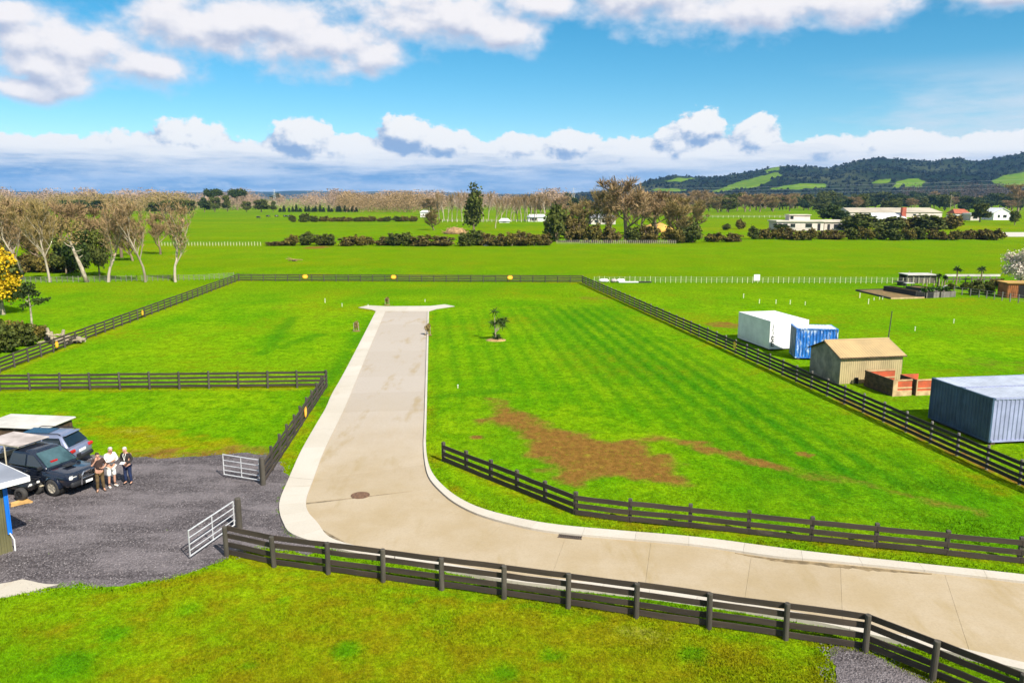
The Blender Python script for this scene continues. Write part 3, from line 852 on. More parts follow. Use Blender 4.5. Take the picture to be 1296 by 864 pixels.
def build_drive():
    bed = MB()
    A, B = smooth_line(g2(L_PX), 160), smooth_line(g2(R_PX), 160)
    for i in range(159):
        bed.add([(*A[i], 0.006), (*A[i + 1], 0.006), (*B[i + 1], 0.006), (*B[i], 0.006)], [(0, 1, 2, 3)])
    bed.prism(g2(TURN_PX), -0.02, 0.005)
    d = tag(bed.build('driveway', M['joint']), 'pale concrete driveway bending to the right edge', kind='structure')
    ribbon('slab', L_PX[:6], R_PX[:4], 11, 6, -0.05, 0.022, M['road'], d, 0.0035)
    ribbon('slab', L_PX[5:], R_PX[3:], 9, 9, -0.05, 0.022, M['road'], d, 0.0035)
    T = g2(TURN_PX)
    c = 0.5 * (Vector(T[3]) + Vector(T[2]))
    e = 0.5 * (Vector(T[7]) + Vector(T[8]))
    for poly in (T[0:3] + [tuple(c), tuple(e)] + T[8:10], [tuple(c)] + T[3:8] + [tuple(e)]):
        cc = Vector((sum(p[0] for p in poly) / len(poly), sum(p[1] for p in poly) / len(poly)))
        MB().prism([tuple(cc + (Vector(p) - cc) * 0.996) for p in poly], -0.05, 0.022).build('slab', M['path'], d)
    bed = MB()
    A, B = smooth_line(g2(O_PX[:14]), 80), smooth_line(g2(L_PX[:12]), 80)
    for i in range(79):
        bed.add([(*A[i], 0.009), (*A[i + 1], 0.009), (*B[i + 1], 0.009), (*B[i], 0.009)], [(0, 1, 2, 3)])
    p = tag(bed.build('footpath', M['joint']), 'white concrete footpath along the left of the driveway', kind='structure')
    ribbon('paving_slab', O_PX[:7], L_PX[:6], 16, 3, -0.05, 0.075, M['path'], p, 0.012)
    ribbon('paving_slab', O_PX[6:14], L_PX[5:12], 10, 4, -0.05, 0.075, M['path'], p, 0.012)
    for lab, a, b, n in (('low white concrete kerb along the right side of the driveway', K_PX, R_PX, 40), ('low white concrete kerb behind the front fence', O_PX[13:], L_PX[11:], 14)):
        k = tag(empty('kerb', (0, 0, 0)), lab, kind='structure')
        ribbon('kerb_stone', a, b, n, 4, -0.05, 0.11, M['path'], k, 0.004)
    # silt washed against the kerb
    top = smooth_line(g2([(930, 700), (980, 707), (1040, 712.5), (1165, 725), (1180, 726)]), 40)
    rnd = random.Random(4)
    low = [(p[0] + rnd.gauss(0, .03), p[1] - (.05 + .30 * math.sin(math.pi * i / 39) ** .7 * rnd.uniform(.45, 1.0))) for i, p in enumerate(top)]
    tag(MB().prism([tuple(p) for p in top] + low[::-1], .0, .027, bottom=False).build('silt', mat('silt_stain', (0.23, 0.165, 0.085), 0.95, 0.25, 3.0)), 'brown silt washed along the far kerb', kind='structure')
    # iron covers
    c = G(456, 627)
    r = empty('manhole_cover', (c.x, c.y, 0.022), 0, 'round rusty iron manhole cover set in the driveway', 'manhole cover')
    MB().tube([(0, 0, 0), (0, 0, 0.008)], 0.42, 24).build('frame', M['iron'], r)
    MB().tube([(0, 0, 0.009), (0, 0, 0.017)], 0.34, 24).build('lid', M['iron'], r)
    lug = MB()
    for i in range(5):
        for j in range(5):
            if abs(i - 2) + abs(j - 2) < 4:
                lug.box(((i - 2) * .11, (j - 2) * .11, 0.021), (.05, .05, .008))
    lug.build('tread_pattern', M['iron'], r)
    c, c2 = G(709, 677.5), G(735, 680)
    d = c2 - c
    mid = (c + c2) / 2
    r = empty('drain_grate', (mid.x, mid.y, 0.022), math.atan2(d.y, d.x), 'dark barred drain grate by the kerb', 'drain grate')
    L, W = 0.86, 0.44
    fr = MB()
    for s in (-1, 1):
        fr.box((0, s * W / 2, 0.012), (L + .08, .04, .03)).box((s * L / 2, 0, 0.012), (.04, W - .04, .03))
    fr.build('frame', M['grate'], r)
    MB().box((0, 0, 0.003), (L - .04, W - .04, .004)).build('pit', M['void'], r)
    bar = MB().box((0, 0, 0), (.035, W - .045, .014)).mesh('bar', M['grate'])
    for i in range(11):
        put('bar', bar, r, (-L / 2 + L * (i + 1) / 12, 0, 0.016))

def jag(poly, amp, step, seed):
    rnd = random.Random(seed)
    out = []
    for i in range(len(poly)):
        a, b = Vector(poly[i]), Vector(poly[(i + 1) % len(poly)])
        n = max(1, int((b - a).length / step))
        for k in range(n):
            p = a.lerp(b, k / n)
            out.append((p.x + rnd.gauss(0, amp), p.y + rnd.gauss(0, amp)))
    return out

def gravel_mat(name, c1, c2, c3):
    m, T, b = new_mat(name)
    ge = T.n('ShaderNodeNewGeometry')
    P = ge.outputs['Position']
    n1, n2 = T.noise(T.mapping(P, (0.35, 1.0, 1)), 0.62, 6, 0.7), T.noise(P, 9.0, 4, 0.7)
    vo = T.n('ShaderNodeTexVoronoi')
    vo.inputs['Scale'].default_value = 16
    T.link(P, vo.inputs['Vector'])
    c = T.mix(T.smooth(n1, 0.40, 0.62), c1, c2)
    c = T.mix(T.m('MULTIPLY', T.smooth(n2, 0.42, 0.8), 0.7), c, c3)
    c = T.mix(T.m('MULTIPLY', T.smooth(vo.outputs['Color'], 0.3, 0.9), 0.4), c, tuple(q * 1.5 for q in c2))
    T.link(c, b.inputs['Base Color'])
    b.inputs['Roughness'].default_value = 0.95
    b.inputs['Specular IOR Level'].default_value = 0.1
    bp = T.n('ShaderNodeBump')
    bp.inputs['Strength'].default_value = 0.9
    bp.inputs['Distance'].default_value = 0.05
    T.link(vo.outputs['Distance'], bp.inputs['Height'])
    T.link(bp.outputs[0], b.inputs['Normal'])
    return m

def build_yard():
    gm = gravel_mat('dark_gravel', (0.066, 0.057, 0.058), (0.165, 0.144, 0.146), (0.030, 0.025, 0.028))
    me = MB().prism(jag(g2(YARD_PX), 0.10, 0.35, 1), -0.06, 0.0, bottom=False).build('gravel_yard', gm)
    tag(me, 'dark grey gravel yard with parked vehicles', kind='structure')
    me = MB().prism(jag(g2(PATCH_PX), 0.06, 0.25, 2), -0.06, 0.0, bottom=False).build('gravel_patch', gm)
    tag(me, 'dark gravel patch in front of the corner post', kind='structure')
    me = MB().prism(jag(g2(APRON_PX), 0.03, 0.3, 3), -0.05, 0.015, bottom=False).build('concrete_apron', M['path'])
    tag(me, 'pale concrete apron at the lower left corner', kind='structure')
    rng = np.random.default_rng(8)
    n = 60000
    u, v = rng.uniform(-20, 1300, n), rng.uniform(572, 900, n)
    dz = -math.sin(TH) - (v - 432) / F * math.cos(TH)
    t = -HC / dz
    x, y = (u - 648) / F * t, (math.cos(TH) - (v - 432) / F * math.sin(TH)) * t
    j = (fbm(x * 1.5, y * 1.5, 19) - 0.5) * 1.2
    d = np.maximum(sdist(x, y, g2(YARD_PX)), sdist(x, y, g2(PATCH_PX)))
    ok = (d + j > -0.25) & (sdist(x, y, COVER[0]) < 0) & (sdist(x, y, g2(APRON_PX)) < 0.3)
    x, y = x[ok][:16000], y[ok][:16000]
    n = len(x)
    base = np.array([(1, 0, 0), (0, 1, 0), (-1, 0, 0), (0, -1, 0), (0, 0, 1)])
    fcs = [(0, 1, 4), (1, 2, 4), (2, 3, 4), (3, 0, 4)]
    V = base[None] * rng.uniform(0.5, 1.3, (n, 5, 1)) * rng.uniform(0.012, 0.034, (n, 1, 1))
    a = rng.uniform(0, 6.28, n)
    ca, sa = np.cos(a)[:, None], np.sin(a)[:, None]
    V = np.stack([V[..., 0] * ca - V[..., 1] * sa + x[:, None], V[..., 0] * sa + V[..., 1] * ca + y[:, None], V[..., 2] * 0.8 + 0.0], -1)
    q = np.concatenate([V[:, f] for f in fcs], 0)
    st = leaf_mat('gravel_stones', (0.16, 0.14, 0.142), (0.30, 0.27, 0.27), (0.06, 0.052, 0.056), 2.0)
    tag(put('gravel', quad_mesh('gravel', q, st)), 'loose grey gravel stones over the yard', kind='stuff')

# ------------------------------------------------------------------ hills
def hill_mat():
    m, T, b = new_mat('hill_cover')
    ge = T.n('ShaderNodeNewGeometry')
    P = ge.outputs['Position']
    n1, n2 = T.noise(P, 0.004, 5, 0.6), T.noise(P, 0.03, 4, 0.7)
    at = T.n('ShaderNodeAttribute', attribute_name='pasture')
    c = T.mix(T.smooth(n1, 0.38, 0.66), (0.010, 0.019, 0.010), (0.026, 0.036, 0.016))  # hill greens darkened, cloud shadow is put into the colour
    c = T.mix(T.m('MULTIPLY', T.smooth(n2, 0.45, 0.7), 0.6), c, (0.012, 0.024, 0.010))
    c = T.mix(T.m('MULTIPLY', T.smooth(T.noise(P, 0.0022, 4, 0.65), 0.5, 0.66), 0.7), c, (0.075, 0.082, 0.040))
    pg = T.mix(T.smooth(n2, 0.3, 0.7), (0.075, 0.165, 0.006), (0.14, 0.20, 0.012))
    c = T.mix(T.smooth(T.m('ADD', at.outputs['Fac'], T.m('MULTIPLY', T.m('SUBTRACT', n2, 0.5), 1.1)), 0.35, 0.7), c, pg)
    T.link(c, b.inputs['Base Color'])
    b.inputs['Roughness'].default_value = 1.0
    b.inputs['Specular IOR Level'].default_value = 0.0
    bp = T.n('ShaderNodeBump')
    bp.inputs['Strength'].default_value = 1.0
    bp.inputs['Distance'].default_value = 6.0
    T.link(T.noise(P, 0.05, 5, 0.7), bp.inputs['Height'])
    T.link(bp.outputs[0], b.inputs['Normal'])
    return m

PROFILE = [(640, 250), (700, 248), (770, 243), (800, 236), (822, 228), (850, 222.5), (868, 224.5), (885, 224), (905, 224), (935, 219), (966, 213), (985, 210), (1000, 210.5), (1020, 211), (1040, 213.5), (1060, 208.5), (1085, 202), (1110, 200.5),
           (1140, 203), (1165, 205), (1185, 201.5), (1200, 200), (1220, 205), (1240, 201), (1262, 197), (1280, 193.5), (1288, 197), (1300, 201), (1340, 190), (1420, 183), (1560, 195), (1750, 215), (2000, 235), (2300, 250)]
PASTURE = [[(898, 243), (925, 233), (945, 228), (985, 217.5), (992, 221), (965, 234), (930, 241)], [(1128, 238), (1133, 230), (1160, 225), (1172, 231), (1165, 238)], [(1098, 233), (1112, 227), (1130, 226), (1124, 231)],
           [(1252, 230), (1275, 221), (1300, 218), (1420, 214), (1420, 236), (1262, 236)], [(970, 239), (1010, 233), (1045, 232), (1046, 238), (985, 241)], [(840, 229), (862, 225), (880, 226), (860, 230)], [(820, 240), (850, 238), (875, 242), (830, 243)],
           [(966, 216), (985, 211.5), (988, 214), (972, 219)]]

HILL = {}
def build_hills():
    us = np.linspace(640, 2300, 420)
    top = np.interp(us, [p[0] for p in PROFILE], [p[1] for p in PROFILE])
    Yr = np.r_[np.linspace(1700, 3300, 90), np.linspace(3340, 5600, 30)]
    YRIDGE = 3100.0
    U, Y = np.meshgrid(us, Yr)
    dz = -math.sin(TH) + -(top - 432) / F * math.cos(TH)
    dy = math.cos(TH) + -(top - 432) / F * math.sin(TH)
    zt = np.maximum(HC + dz / dy * YRIDGE, -1)
    X = (U - 648) / F * Y
    t = np.clip((Y - 1750) / (YRIDGE - 1750), 0, 1)
    rise = 0.62 * t + 0.38 * t * t * (3 - 2 * t)
    Z = zt[None] * np.where(Y <= YRIDGE, rise, np.clip(1 - (Y - YRIDGE) / 2600, 0, 1) ** 1.3)
    rel = fbm(X * 0.0022, Y * 0.0022, 7, 5) - 0.5
    Z += rel * 46 * np.sin(np.pi * np.clip(t, 0, 1)) ** 0.8 * (zt[None] > 8) * np.clip(zt[None] / 60, 0, 1.3)
    Z += (fbm(X * 0.012, Y * 0.012, 17, 3) - 0.5) * 7 * (zt[None] > 8)
    Z = np.maximum(np.where((Y == Yr[0]) | (Y == Yr[-1]), -1, Z), -1)
    x, y, z = X.ravel(), Y.ravel(), Z.ravel()
    me = bpy.data.meshes.new('hills')
    nx, ny = len(us), len(Yr)
    i = (np.arange(ny - 1)[:, None] * nx + np.arange(nx - 1)[None, :]).ravel()
    me.from_pydata(np.stack([x, y, z], 1).tolist(), [], np.stack([i, i + 1, i + nx + 1, i + nx], 1).tolist())
    me.polygons.foreach_set('use_smooth', np.ones(len(i), bool))
    me.materials.append(hill_mat())
    pu, pv = PX(x, y, z)
    ps = np.zeros_like(x)
    for poly in PASTURE:
        ps = np.maximum(ps, sstep(sdist(pu + 8 * (fbm(pu * .12, pv * .12, 3) - .5), pv + 5 * (fbm(pu * .1, pv * .1, 8) - .5), poly), -1.5, 1.5))
    ps *= (y < YRIDGE + 250)
    me.attributes.new('pasture', 'FLOAT', 'POINT').data.foreach_set('value', ps.astype(np.float32))
    tag(put('hills', me), 'wooded hills with bright pasture patches at the right', kind='structure')
    # forest on the slopes
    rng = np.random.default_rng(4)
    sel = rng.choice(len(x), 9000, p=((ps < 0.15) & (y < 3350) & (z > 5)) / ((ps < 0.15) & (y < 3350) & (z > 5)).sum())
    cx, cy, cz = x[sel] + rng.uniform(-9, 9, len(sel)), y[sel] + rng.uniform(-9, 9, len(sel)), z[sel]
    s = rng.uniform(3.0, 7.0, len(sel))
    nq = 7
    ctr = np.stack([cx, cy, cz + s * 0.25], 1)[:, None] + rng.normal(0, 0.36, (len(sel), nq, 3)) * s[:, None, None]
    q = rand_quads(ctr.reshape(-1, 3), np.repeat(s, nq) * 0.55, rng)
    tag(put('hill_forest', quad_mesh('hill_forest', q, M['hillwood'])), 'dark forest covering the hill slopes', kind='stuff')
    # far blue ranges all along the horizon
    mb = MB()
    n = 260
    rng = random.Random(6)
    for (yy, amp, base, seed) in ((7600, 50, 22, 3), (9300, 70, 42, 9)):
        xx = np.linspace(-7400, 7400, n)
        h = base + amp * np.clip(fbm(xx * 0.0007, xx * 0 + seed, seed, 5) - 0.35, 0, 1) * 1.5 + 5 * fbm(xx * 0.02, xx * 0, 5, 2)
        b = len(mb.v)
        for k in range(n):
            mb.v += [(xx[k], yy - 700, -1), (xx[k], yy, h[k]), (xx[k], yy + 900, -1)]
        for k in range(n - 1):
            for r in (0, 1):
                mb.f.append((b + k * 3 + r, b + k * 3 + 3 + r, b + k * 3 + 4 + r, b + k * 3 + 1 + r))
                mb.mi.append(0)
    me = mb.mesh('mountains', bpy.data.materials['hill_cover'], True)
    tag(put('mountains', me), 'low blue ranges along the horizon', kind='structure')

def rand_quads(c, s, rng, flat=None, aspect=1.0):
    n = len(c)
    a = rng.normal(size=(n, 3))
    a /= np.linalg.norm(a, axis=1, keepdims=True)
    r = rng.normal(size=(n, 3))
    b = np.cross(a, r)
    b /= np.linalg.norm(b, axis=1, keepdims=True) + 1e-9
    s = np.broadcast_to(s, (n,))[:, None]
    a, b = a * s * aspect, b * s
    return np.stack([c - a - b * 0.6, c + a - b, c + a * 0.8 + b, c - a + b * 0.9], 1)

def build_haze():
    mb = MB().box((0, 5400, 155), (17200, 12900, 314))
    m = bpy.data.materials.new('haze')
    m.use_nodes = True
    t = m.node_tree
    t.nodes.clear()
    o = t.nodes.new('ShaderNodeOutputMaterial')
    p = t.nodes.new('ShaderNodeVolumePrincipled')
    p.inputs['Color'].default_value = (0.26, 0.55, 1.0, 1)
    p.inputs['Density'].default_value = 0.00005
    p.inputs['Anisotropy'].default_value = 0.0
    t.links.new(p.outputs[0], o.inputs['Volume'])
    tag(mb.build('haze', m), 'thin blue air over the plain', kind='stuff')
# ================================================================== VEGETATION
def bare_tree_parts(seed, h, spread, forks=2, lean=(0, 0), trunk_frac=0.3, r0=0.22, up=0.55, levels=4, twigs=5, twig_len=0.8, twig_w=0.016, low=0.3):
    """trunk and limbs as tapered tubes; fine twigs as slender leaf-like slivers"""
    rnd = random.Random(seed)
    mb, ends = MB(), []
    def limb(p, d, L, r, lev):
        pts, rad = [p], [r]
        n = (7, 4, 3, 3, 3)[lev]
        q, dd = p, d
        for i in range(n):
            wob = .10 if lev == 0 else .15
            dd = (dd + Vector((rnd.gauss(0, wob), rnd.gauss(0, wob), rnd.gauss(0.10 if lev else .12, .07)))).normalized()
            q = q + dd * (L / n)
            pts.append(q)
            rad.append(r * (1 - (0.72 if lev == 0 else .6) * (i + 1) / n))
        mb.tube(pts, rad, 7 if lev == 0 else (5 if lev == 1 else 3), cap=False)
        if lev >= 1:
            ends.append((pts, dd, lev))
        if lev < levels:
            k = (forks, 5, 4, 3)[lev]
            for i in range(k):
                f = (low + (0.98 - low) * (i + rnd.random() * .7) / k) if lev == 0 else rnd.uniform(0.22, 1.0)
                f = min(f, .99)
                j = min(n - 1, int(f * n))
                s = pts[j].lerp(pts[j + 1], f * n - j)
                az = i * 2.4 + rnd.uniform(-.5, .5)
                out = Vector((math.cos(az), math.sin(az), 0)) * spread
                nd = (dd * (0.35 if lev == 0 else .7) + out * rnd.uniform(0.6, 1.0) + Vector((0, 0, up * rnd.uniform(0.5, 1.0)))).normalized()
                LL = L * (rnd.uniform(.50, .68) * (1 - .55 * max(0, f - .3)) if lev == 0 else rnd.uniform(.40, .62))
                limb(s, nd, LL, max(0.012, rad[j] * rnd.uniform(0.45, 0.68)), lev + 1)
    limb(Vector((0, 0, -0.1)), Vector((lean[0], lean[1], 1)).normalized(), h * trunk_frac, r0, 0)
    rng = np.random.default_rng(seed)
    c, D = [], []
    for pts, dd, lev in ends:
        for k in range(twigs if lev >= 2 else twigs // 2):
            i = rnd.randrange(len(pts) - 1)
            c.append(pts[i].lerp(pts[i + 1], rnd.random()))
            D.append((dd * 0.8 + Vector((rnd.gauss(0, .6), rnd.gauss(0, .6), rnd.gauss(.35, .4)))).normalized())
    c, D = np.array([tuple(q) for q in c]), np.array([tuple(q) for q in D])
    L = rng.uniform(0.5, 1.2, (len(c), 1)) * twig_len
    s = np.cross(D, rng.normal(size=D.shape))
    s /= np.linalg.norm(s, axis=1, keepdims=True)
    w = twig_w * rng.uniform(0.7, 1.5, (len(c), 1))
    tq = np.stack([c - s * w, c + s * w, c + D * L * 0.6 + s * w * 2.0 + rng.normal(0, .05, c.shape), c + D * L], 1)
    zmax = max(p[2] for p in mb.v)
    return mb, tq, zmax

def crown_quads(seed, blobs, n, size, hollow=0.55):
    rng = np.random.default_rng(seed)
    vol = np.array([b[3] * b[4] for b in blobs])
    k = rng.choice(len(blobs), n, p=vol / vol.sum())
    B = np.array(blobs)[k]
    d = rng.normal(size=(n, 3))
    d /= np.linalg.norm(d, axis=1, keepdims=True)
    r = hollow + (1 - hollow) * rng.random(n) ** 0.6
    r *= 1 + 0.22 * np.sin(d[:, 0] * 5 + seed) * np.cos(d[:, 1] * 4 + d[:, 2] * 5)
    c = B[:, :3] + d * r[:, None] * np.stack([B[:, 3], B[:, 3], B[:, 4]], 1)
    c += rng.normal(0, 0.04, c.shape)
    return rand_quads(c, rng.uniform(0.6, 1.35, n) * size, rng)

def mesh_from(mb, quads, name, mats):
    """trunk tubes and crown faces in a single mesh, for far trees"""
    me = mb.mesh(name + '_wood', [mats[0]])
    q = quad_mesh(name, quads, [mats[1]])
    b = bmesh_join([me, q], name, mats)
    return b

def bmesh_join(meshes, name, mats):
    V, Fc, mi = [], [], []
    for k, me in enumerate(meshes):
        off = len(V)
        V += [tuple(v.co) for v in me.vertices]
        for p in me.polygons:
            Fc.append(tuple(off + i for i in p.vertices))
            mi.append(k)
        bpy.data.meshes.remove(me)
    me = bpy.data.meshes.new(name)
    me.from_pydata(V, [], Fc)
    for m in mats:
        me.materials.append(m)
    me.polygons.foreach_set('material_index', mi)
    me.update()
    return me

PROTO = {}
def build_protos():
    # unit height, so that one scale value sets the size
    def bare(key, mats, **kw):
        mb, tq, z = bare_tree_parts(**kw)
        z = max(z, tq[..., 2].max() * 0.97)
        mb.v = [(a / z, b / z, c / z) for a, b, c in mb.v]
        PROTO[key] = (mb.mesh('trunk', [mats[0]], True), quad_mesh('crown', tq / z, [mats[1]]), float(np.abs(tq[..., :2]).max() / z * 1.7))
    bare('poplar', (M['bark'], M['twig']), seed=3, h=13, spread=0.46, forks=8, trunk_frac=0.72, r0=0.20, up=1.1, levels=3, twigs=9, twig_len=0.95, twig_w=0.0075)
    bare('poplar2', (M['bark'], M['twig']), seed=12, h=13, spread=0.40, forks=7, trunk_frac=0.70, r0=0.19, up=1.2, levels=3, twigs=9, twig_len=0.95, twig_w=0.0075, low=.22)
    bare('poplar3', (M['bark'], M['twig2']), seed=28, h=13, spread=0.55, forks=8, trunk_frac=0.66, r0=0.21, up=1.0, levels=3, twigs=9, twig_len=0.95, twig_w=0.0075, low=.26)
    bare('broad', (M['bark2'], M['twig']), seed=41, h=13, spread=1.1, forks=8, trunk_frac=0.56, r0=0.34, up=0.45, levels=3, twigs=17, twig_w=0.012, twig_len=1.1, low=.24)
    bare('broad2', (M['bark2'], M['twig2']), seed=55, h=13, spread=1.15, forks=9, trunk_frac=0.52, r0=0.30, up=0.4, levels=3, twigs=17, twig_w=0.012, twig_len=1.1, low=.15)
    bare('stick', (M['bark'], M['twig']), seed=77, h=16, spread=0.30, forks=7, trunk_frac=0.9, r0=0.42, up=0.9, levels=2, twigs=40, twig_w=0.02, twig_len=1.2, low=.35)
    def leafy(key, mats, blobs, n, size, trunk, hollow=0.5, seed=1):
        mb = MB()
        for pts, rad in trunk:
            mb.tube(pts, rad, 6, cap=False)
        cq = crown_quads(seed, blobs, n, size, hollow)
        PROTO[key] = (mb.mesh('trunk', [mats[0]], True), quad_mesh('crown', cq, [mats[1]]), float(np.abs(cq[..., :2]).max() * 1.8))
    global lumps
    def lumps(seed, k, cx, cz, rx, rz, r):
        rnd = random.Random(seed)
        out = []
        for i in range(k):
            a, q = rnd.uniform(0, 6.28), rnd.random() ** 0.6
            rr = r * rnd.uniform(0.7, 1.25)
            out.append((cx + math.cos(a) * rx * q, math.sin(a) * rx * q, cz + rnd.uniform(-1, 1) * rz, rr, rr * 0.8))
        return out
    tr = [([(0, 0, -.02), (0.01, 0, .2), (-.01, .01, .5), (0, 0, .75)], [.035, .028, .02, .008]), ([(0, 0, .25), (.12, .03, .5)], [.016, .006]), ([(0, 0, .3), (-.12, -.05, .55)], [.016, .006])]
    leafy('ever', (M['bark2'], M['ever']), lumps(1, 12, 0, .58, .26, .27, .15), 2600, .026, tr, seed=1)
    leafy('ever2', (M['bark2'], M['ever2']), lumps(2, 11, 0, .56, .28, .26, .16), 2600, .026, tr, seed=2)
    leafy('cone', (M['bark2'], M['ever']), [(0, 0, .12 + .8 * i / 7, .20 * (1 - i / 8) + .03, .12) for i in range(8)], 1700, .026, tr[:1], seed=3)
    leafy('column', (M['bark2'], M['ever2']), lumps(9, 6, 0, .38, .10, .12, .14) + lumps(10, 9, 0, .6, .10, .20, .13) + [(.03, 0, .9, .06, .07), (-.01, .0, .96, .04, .05)], 2600, .022, [([(0, 0, -.02), (.02, 0, .3), (0, 0, .8)], [.035, .028, .01])], seed=4)
    leafy('flat', (M['bark2'], M['ever']), lumps(5, 9, 0, .84, .42, .06, .15), 2200, .028, [([(0, 0, -.02), (0, 0, .4), (.02, 0, .8)], [.03, .025, .012]), ([(0, 0, .4), (.25, .1, .8)], [.016, .008]), ([(0, 0, .4), (-.25, -.1, .78)], [.016, .008])], seed=5)
    st = [([(0, 0, -.03), (.1 * math.cos(a), .1 * math.sin(a), .35), (.26 * math.cos(a), .26 * math.sin(a), .7)], [.03, .02, .008]) for a in (0.3, 1.7, 2.9, 4.4, 5.6)]
    leafy('shrub', (M['bark2'], M['hedge']), lumps(6, 10, 0, .38, .42, .22, .26) + lumps(61, 7, 0, .72, .34, .12, .13), 2300, .042, st, .15, seed=6)
    leafy('shrub2', (M['bark2'], M['hedge2']), lumps(7, 9, 0, .36, .42, .22, .26) + lumps(71, 8, 0, .70, .36, .14, .12), 2300, .040, st, .15, seed=7)
    leafy('shrub3', (M['bark2'], M['ever2']), lumps(8, 10, 0, .40, .40, .24, .27) + lumps(81, 6, 0, .74, .32, .12, .14), 2400, .040, st, .15, seed=8)
    leafy('wattle', (M['bark'], M['wattle']), lumps(21, 16, 0, .52, .27, .26, .09) + lumps(22, 12, 0, .76, .18, .18, .08) + lumps(23, 9, 0, .34, .28, .06, .08), 5200, .014, tr, .1, seed=11)
    leafy('blossom', (M['bark2'], M['blossom']), lumps(31, 12, 0, .60, .30, .24, .17) + lumps(33, 5, 0, .34, .34, .1, .12), 6500, .013, tr, .15, seed=12)
    # far copies: one mesh each
    for k in list(PROTO):
        t, c, w = PROTO[k]
        PROTO[k + '_far'] = (bmesh_join([t.copy(), c.copy()], 'far_' + k, [t.materials[0], c.materials[0]]), w)

def tree(kind, u, v, hpx, wpx, name, label, cat, group=None, far=False, yaw=None, lean=None):
    p = G(u, v)
    D = p.y * math.cos(TH) + HC * math.sin(TH)
    h, w = hpx * D / F, wpx * D / F
    rnd = random.Random(int(u * 13 + v * 7))
    yaw = rnd.uniform(0, 6.28) if yaw is None else yaw
    if far:
        me, w0 = PROTO[kind + '_far']
        s = w / w0
        o = put(name, me, None, p, yaw, (s, s, h))
        return tag(o, label, cat, group)
    t, c, w0 = PROTO[kind]
    s = w / w0
    r = empty(name, p, yaw, label, cat, group)
    if lean:
        r.rotation_euler = (lean[0], lean[1], yaw)
    r.scale = (s, s, h)
    put('trunk', t, r)
    put('crown', c, r)
    return r

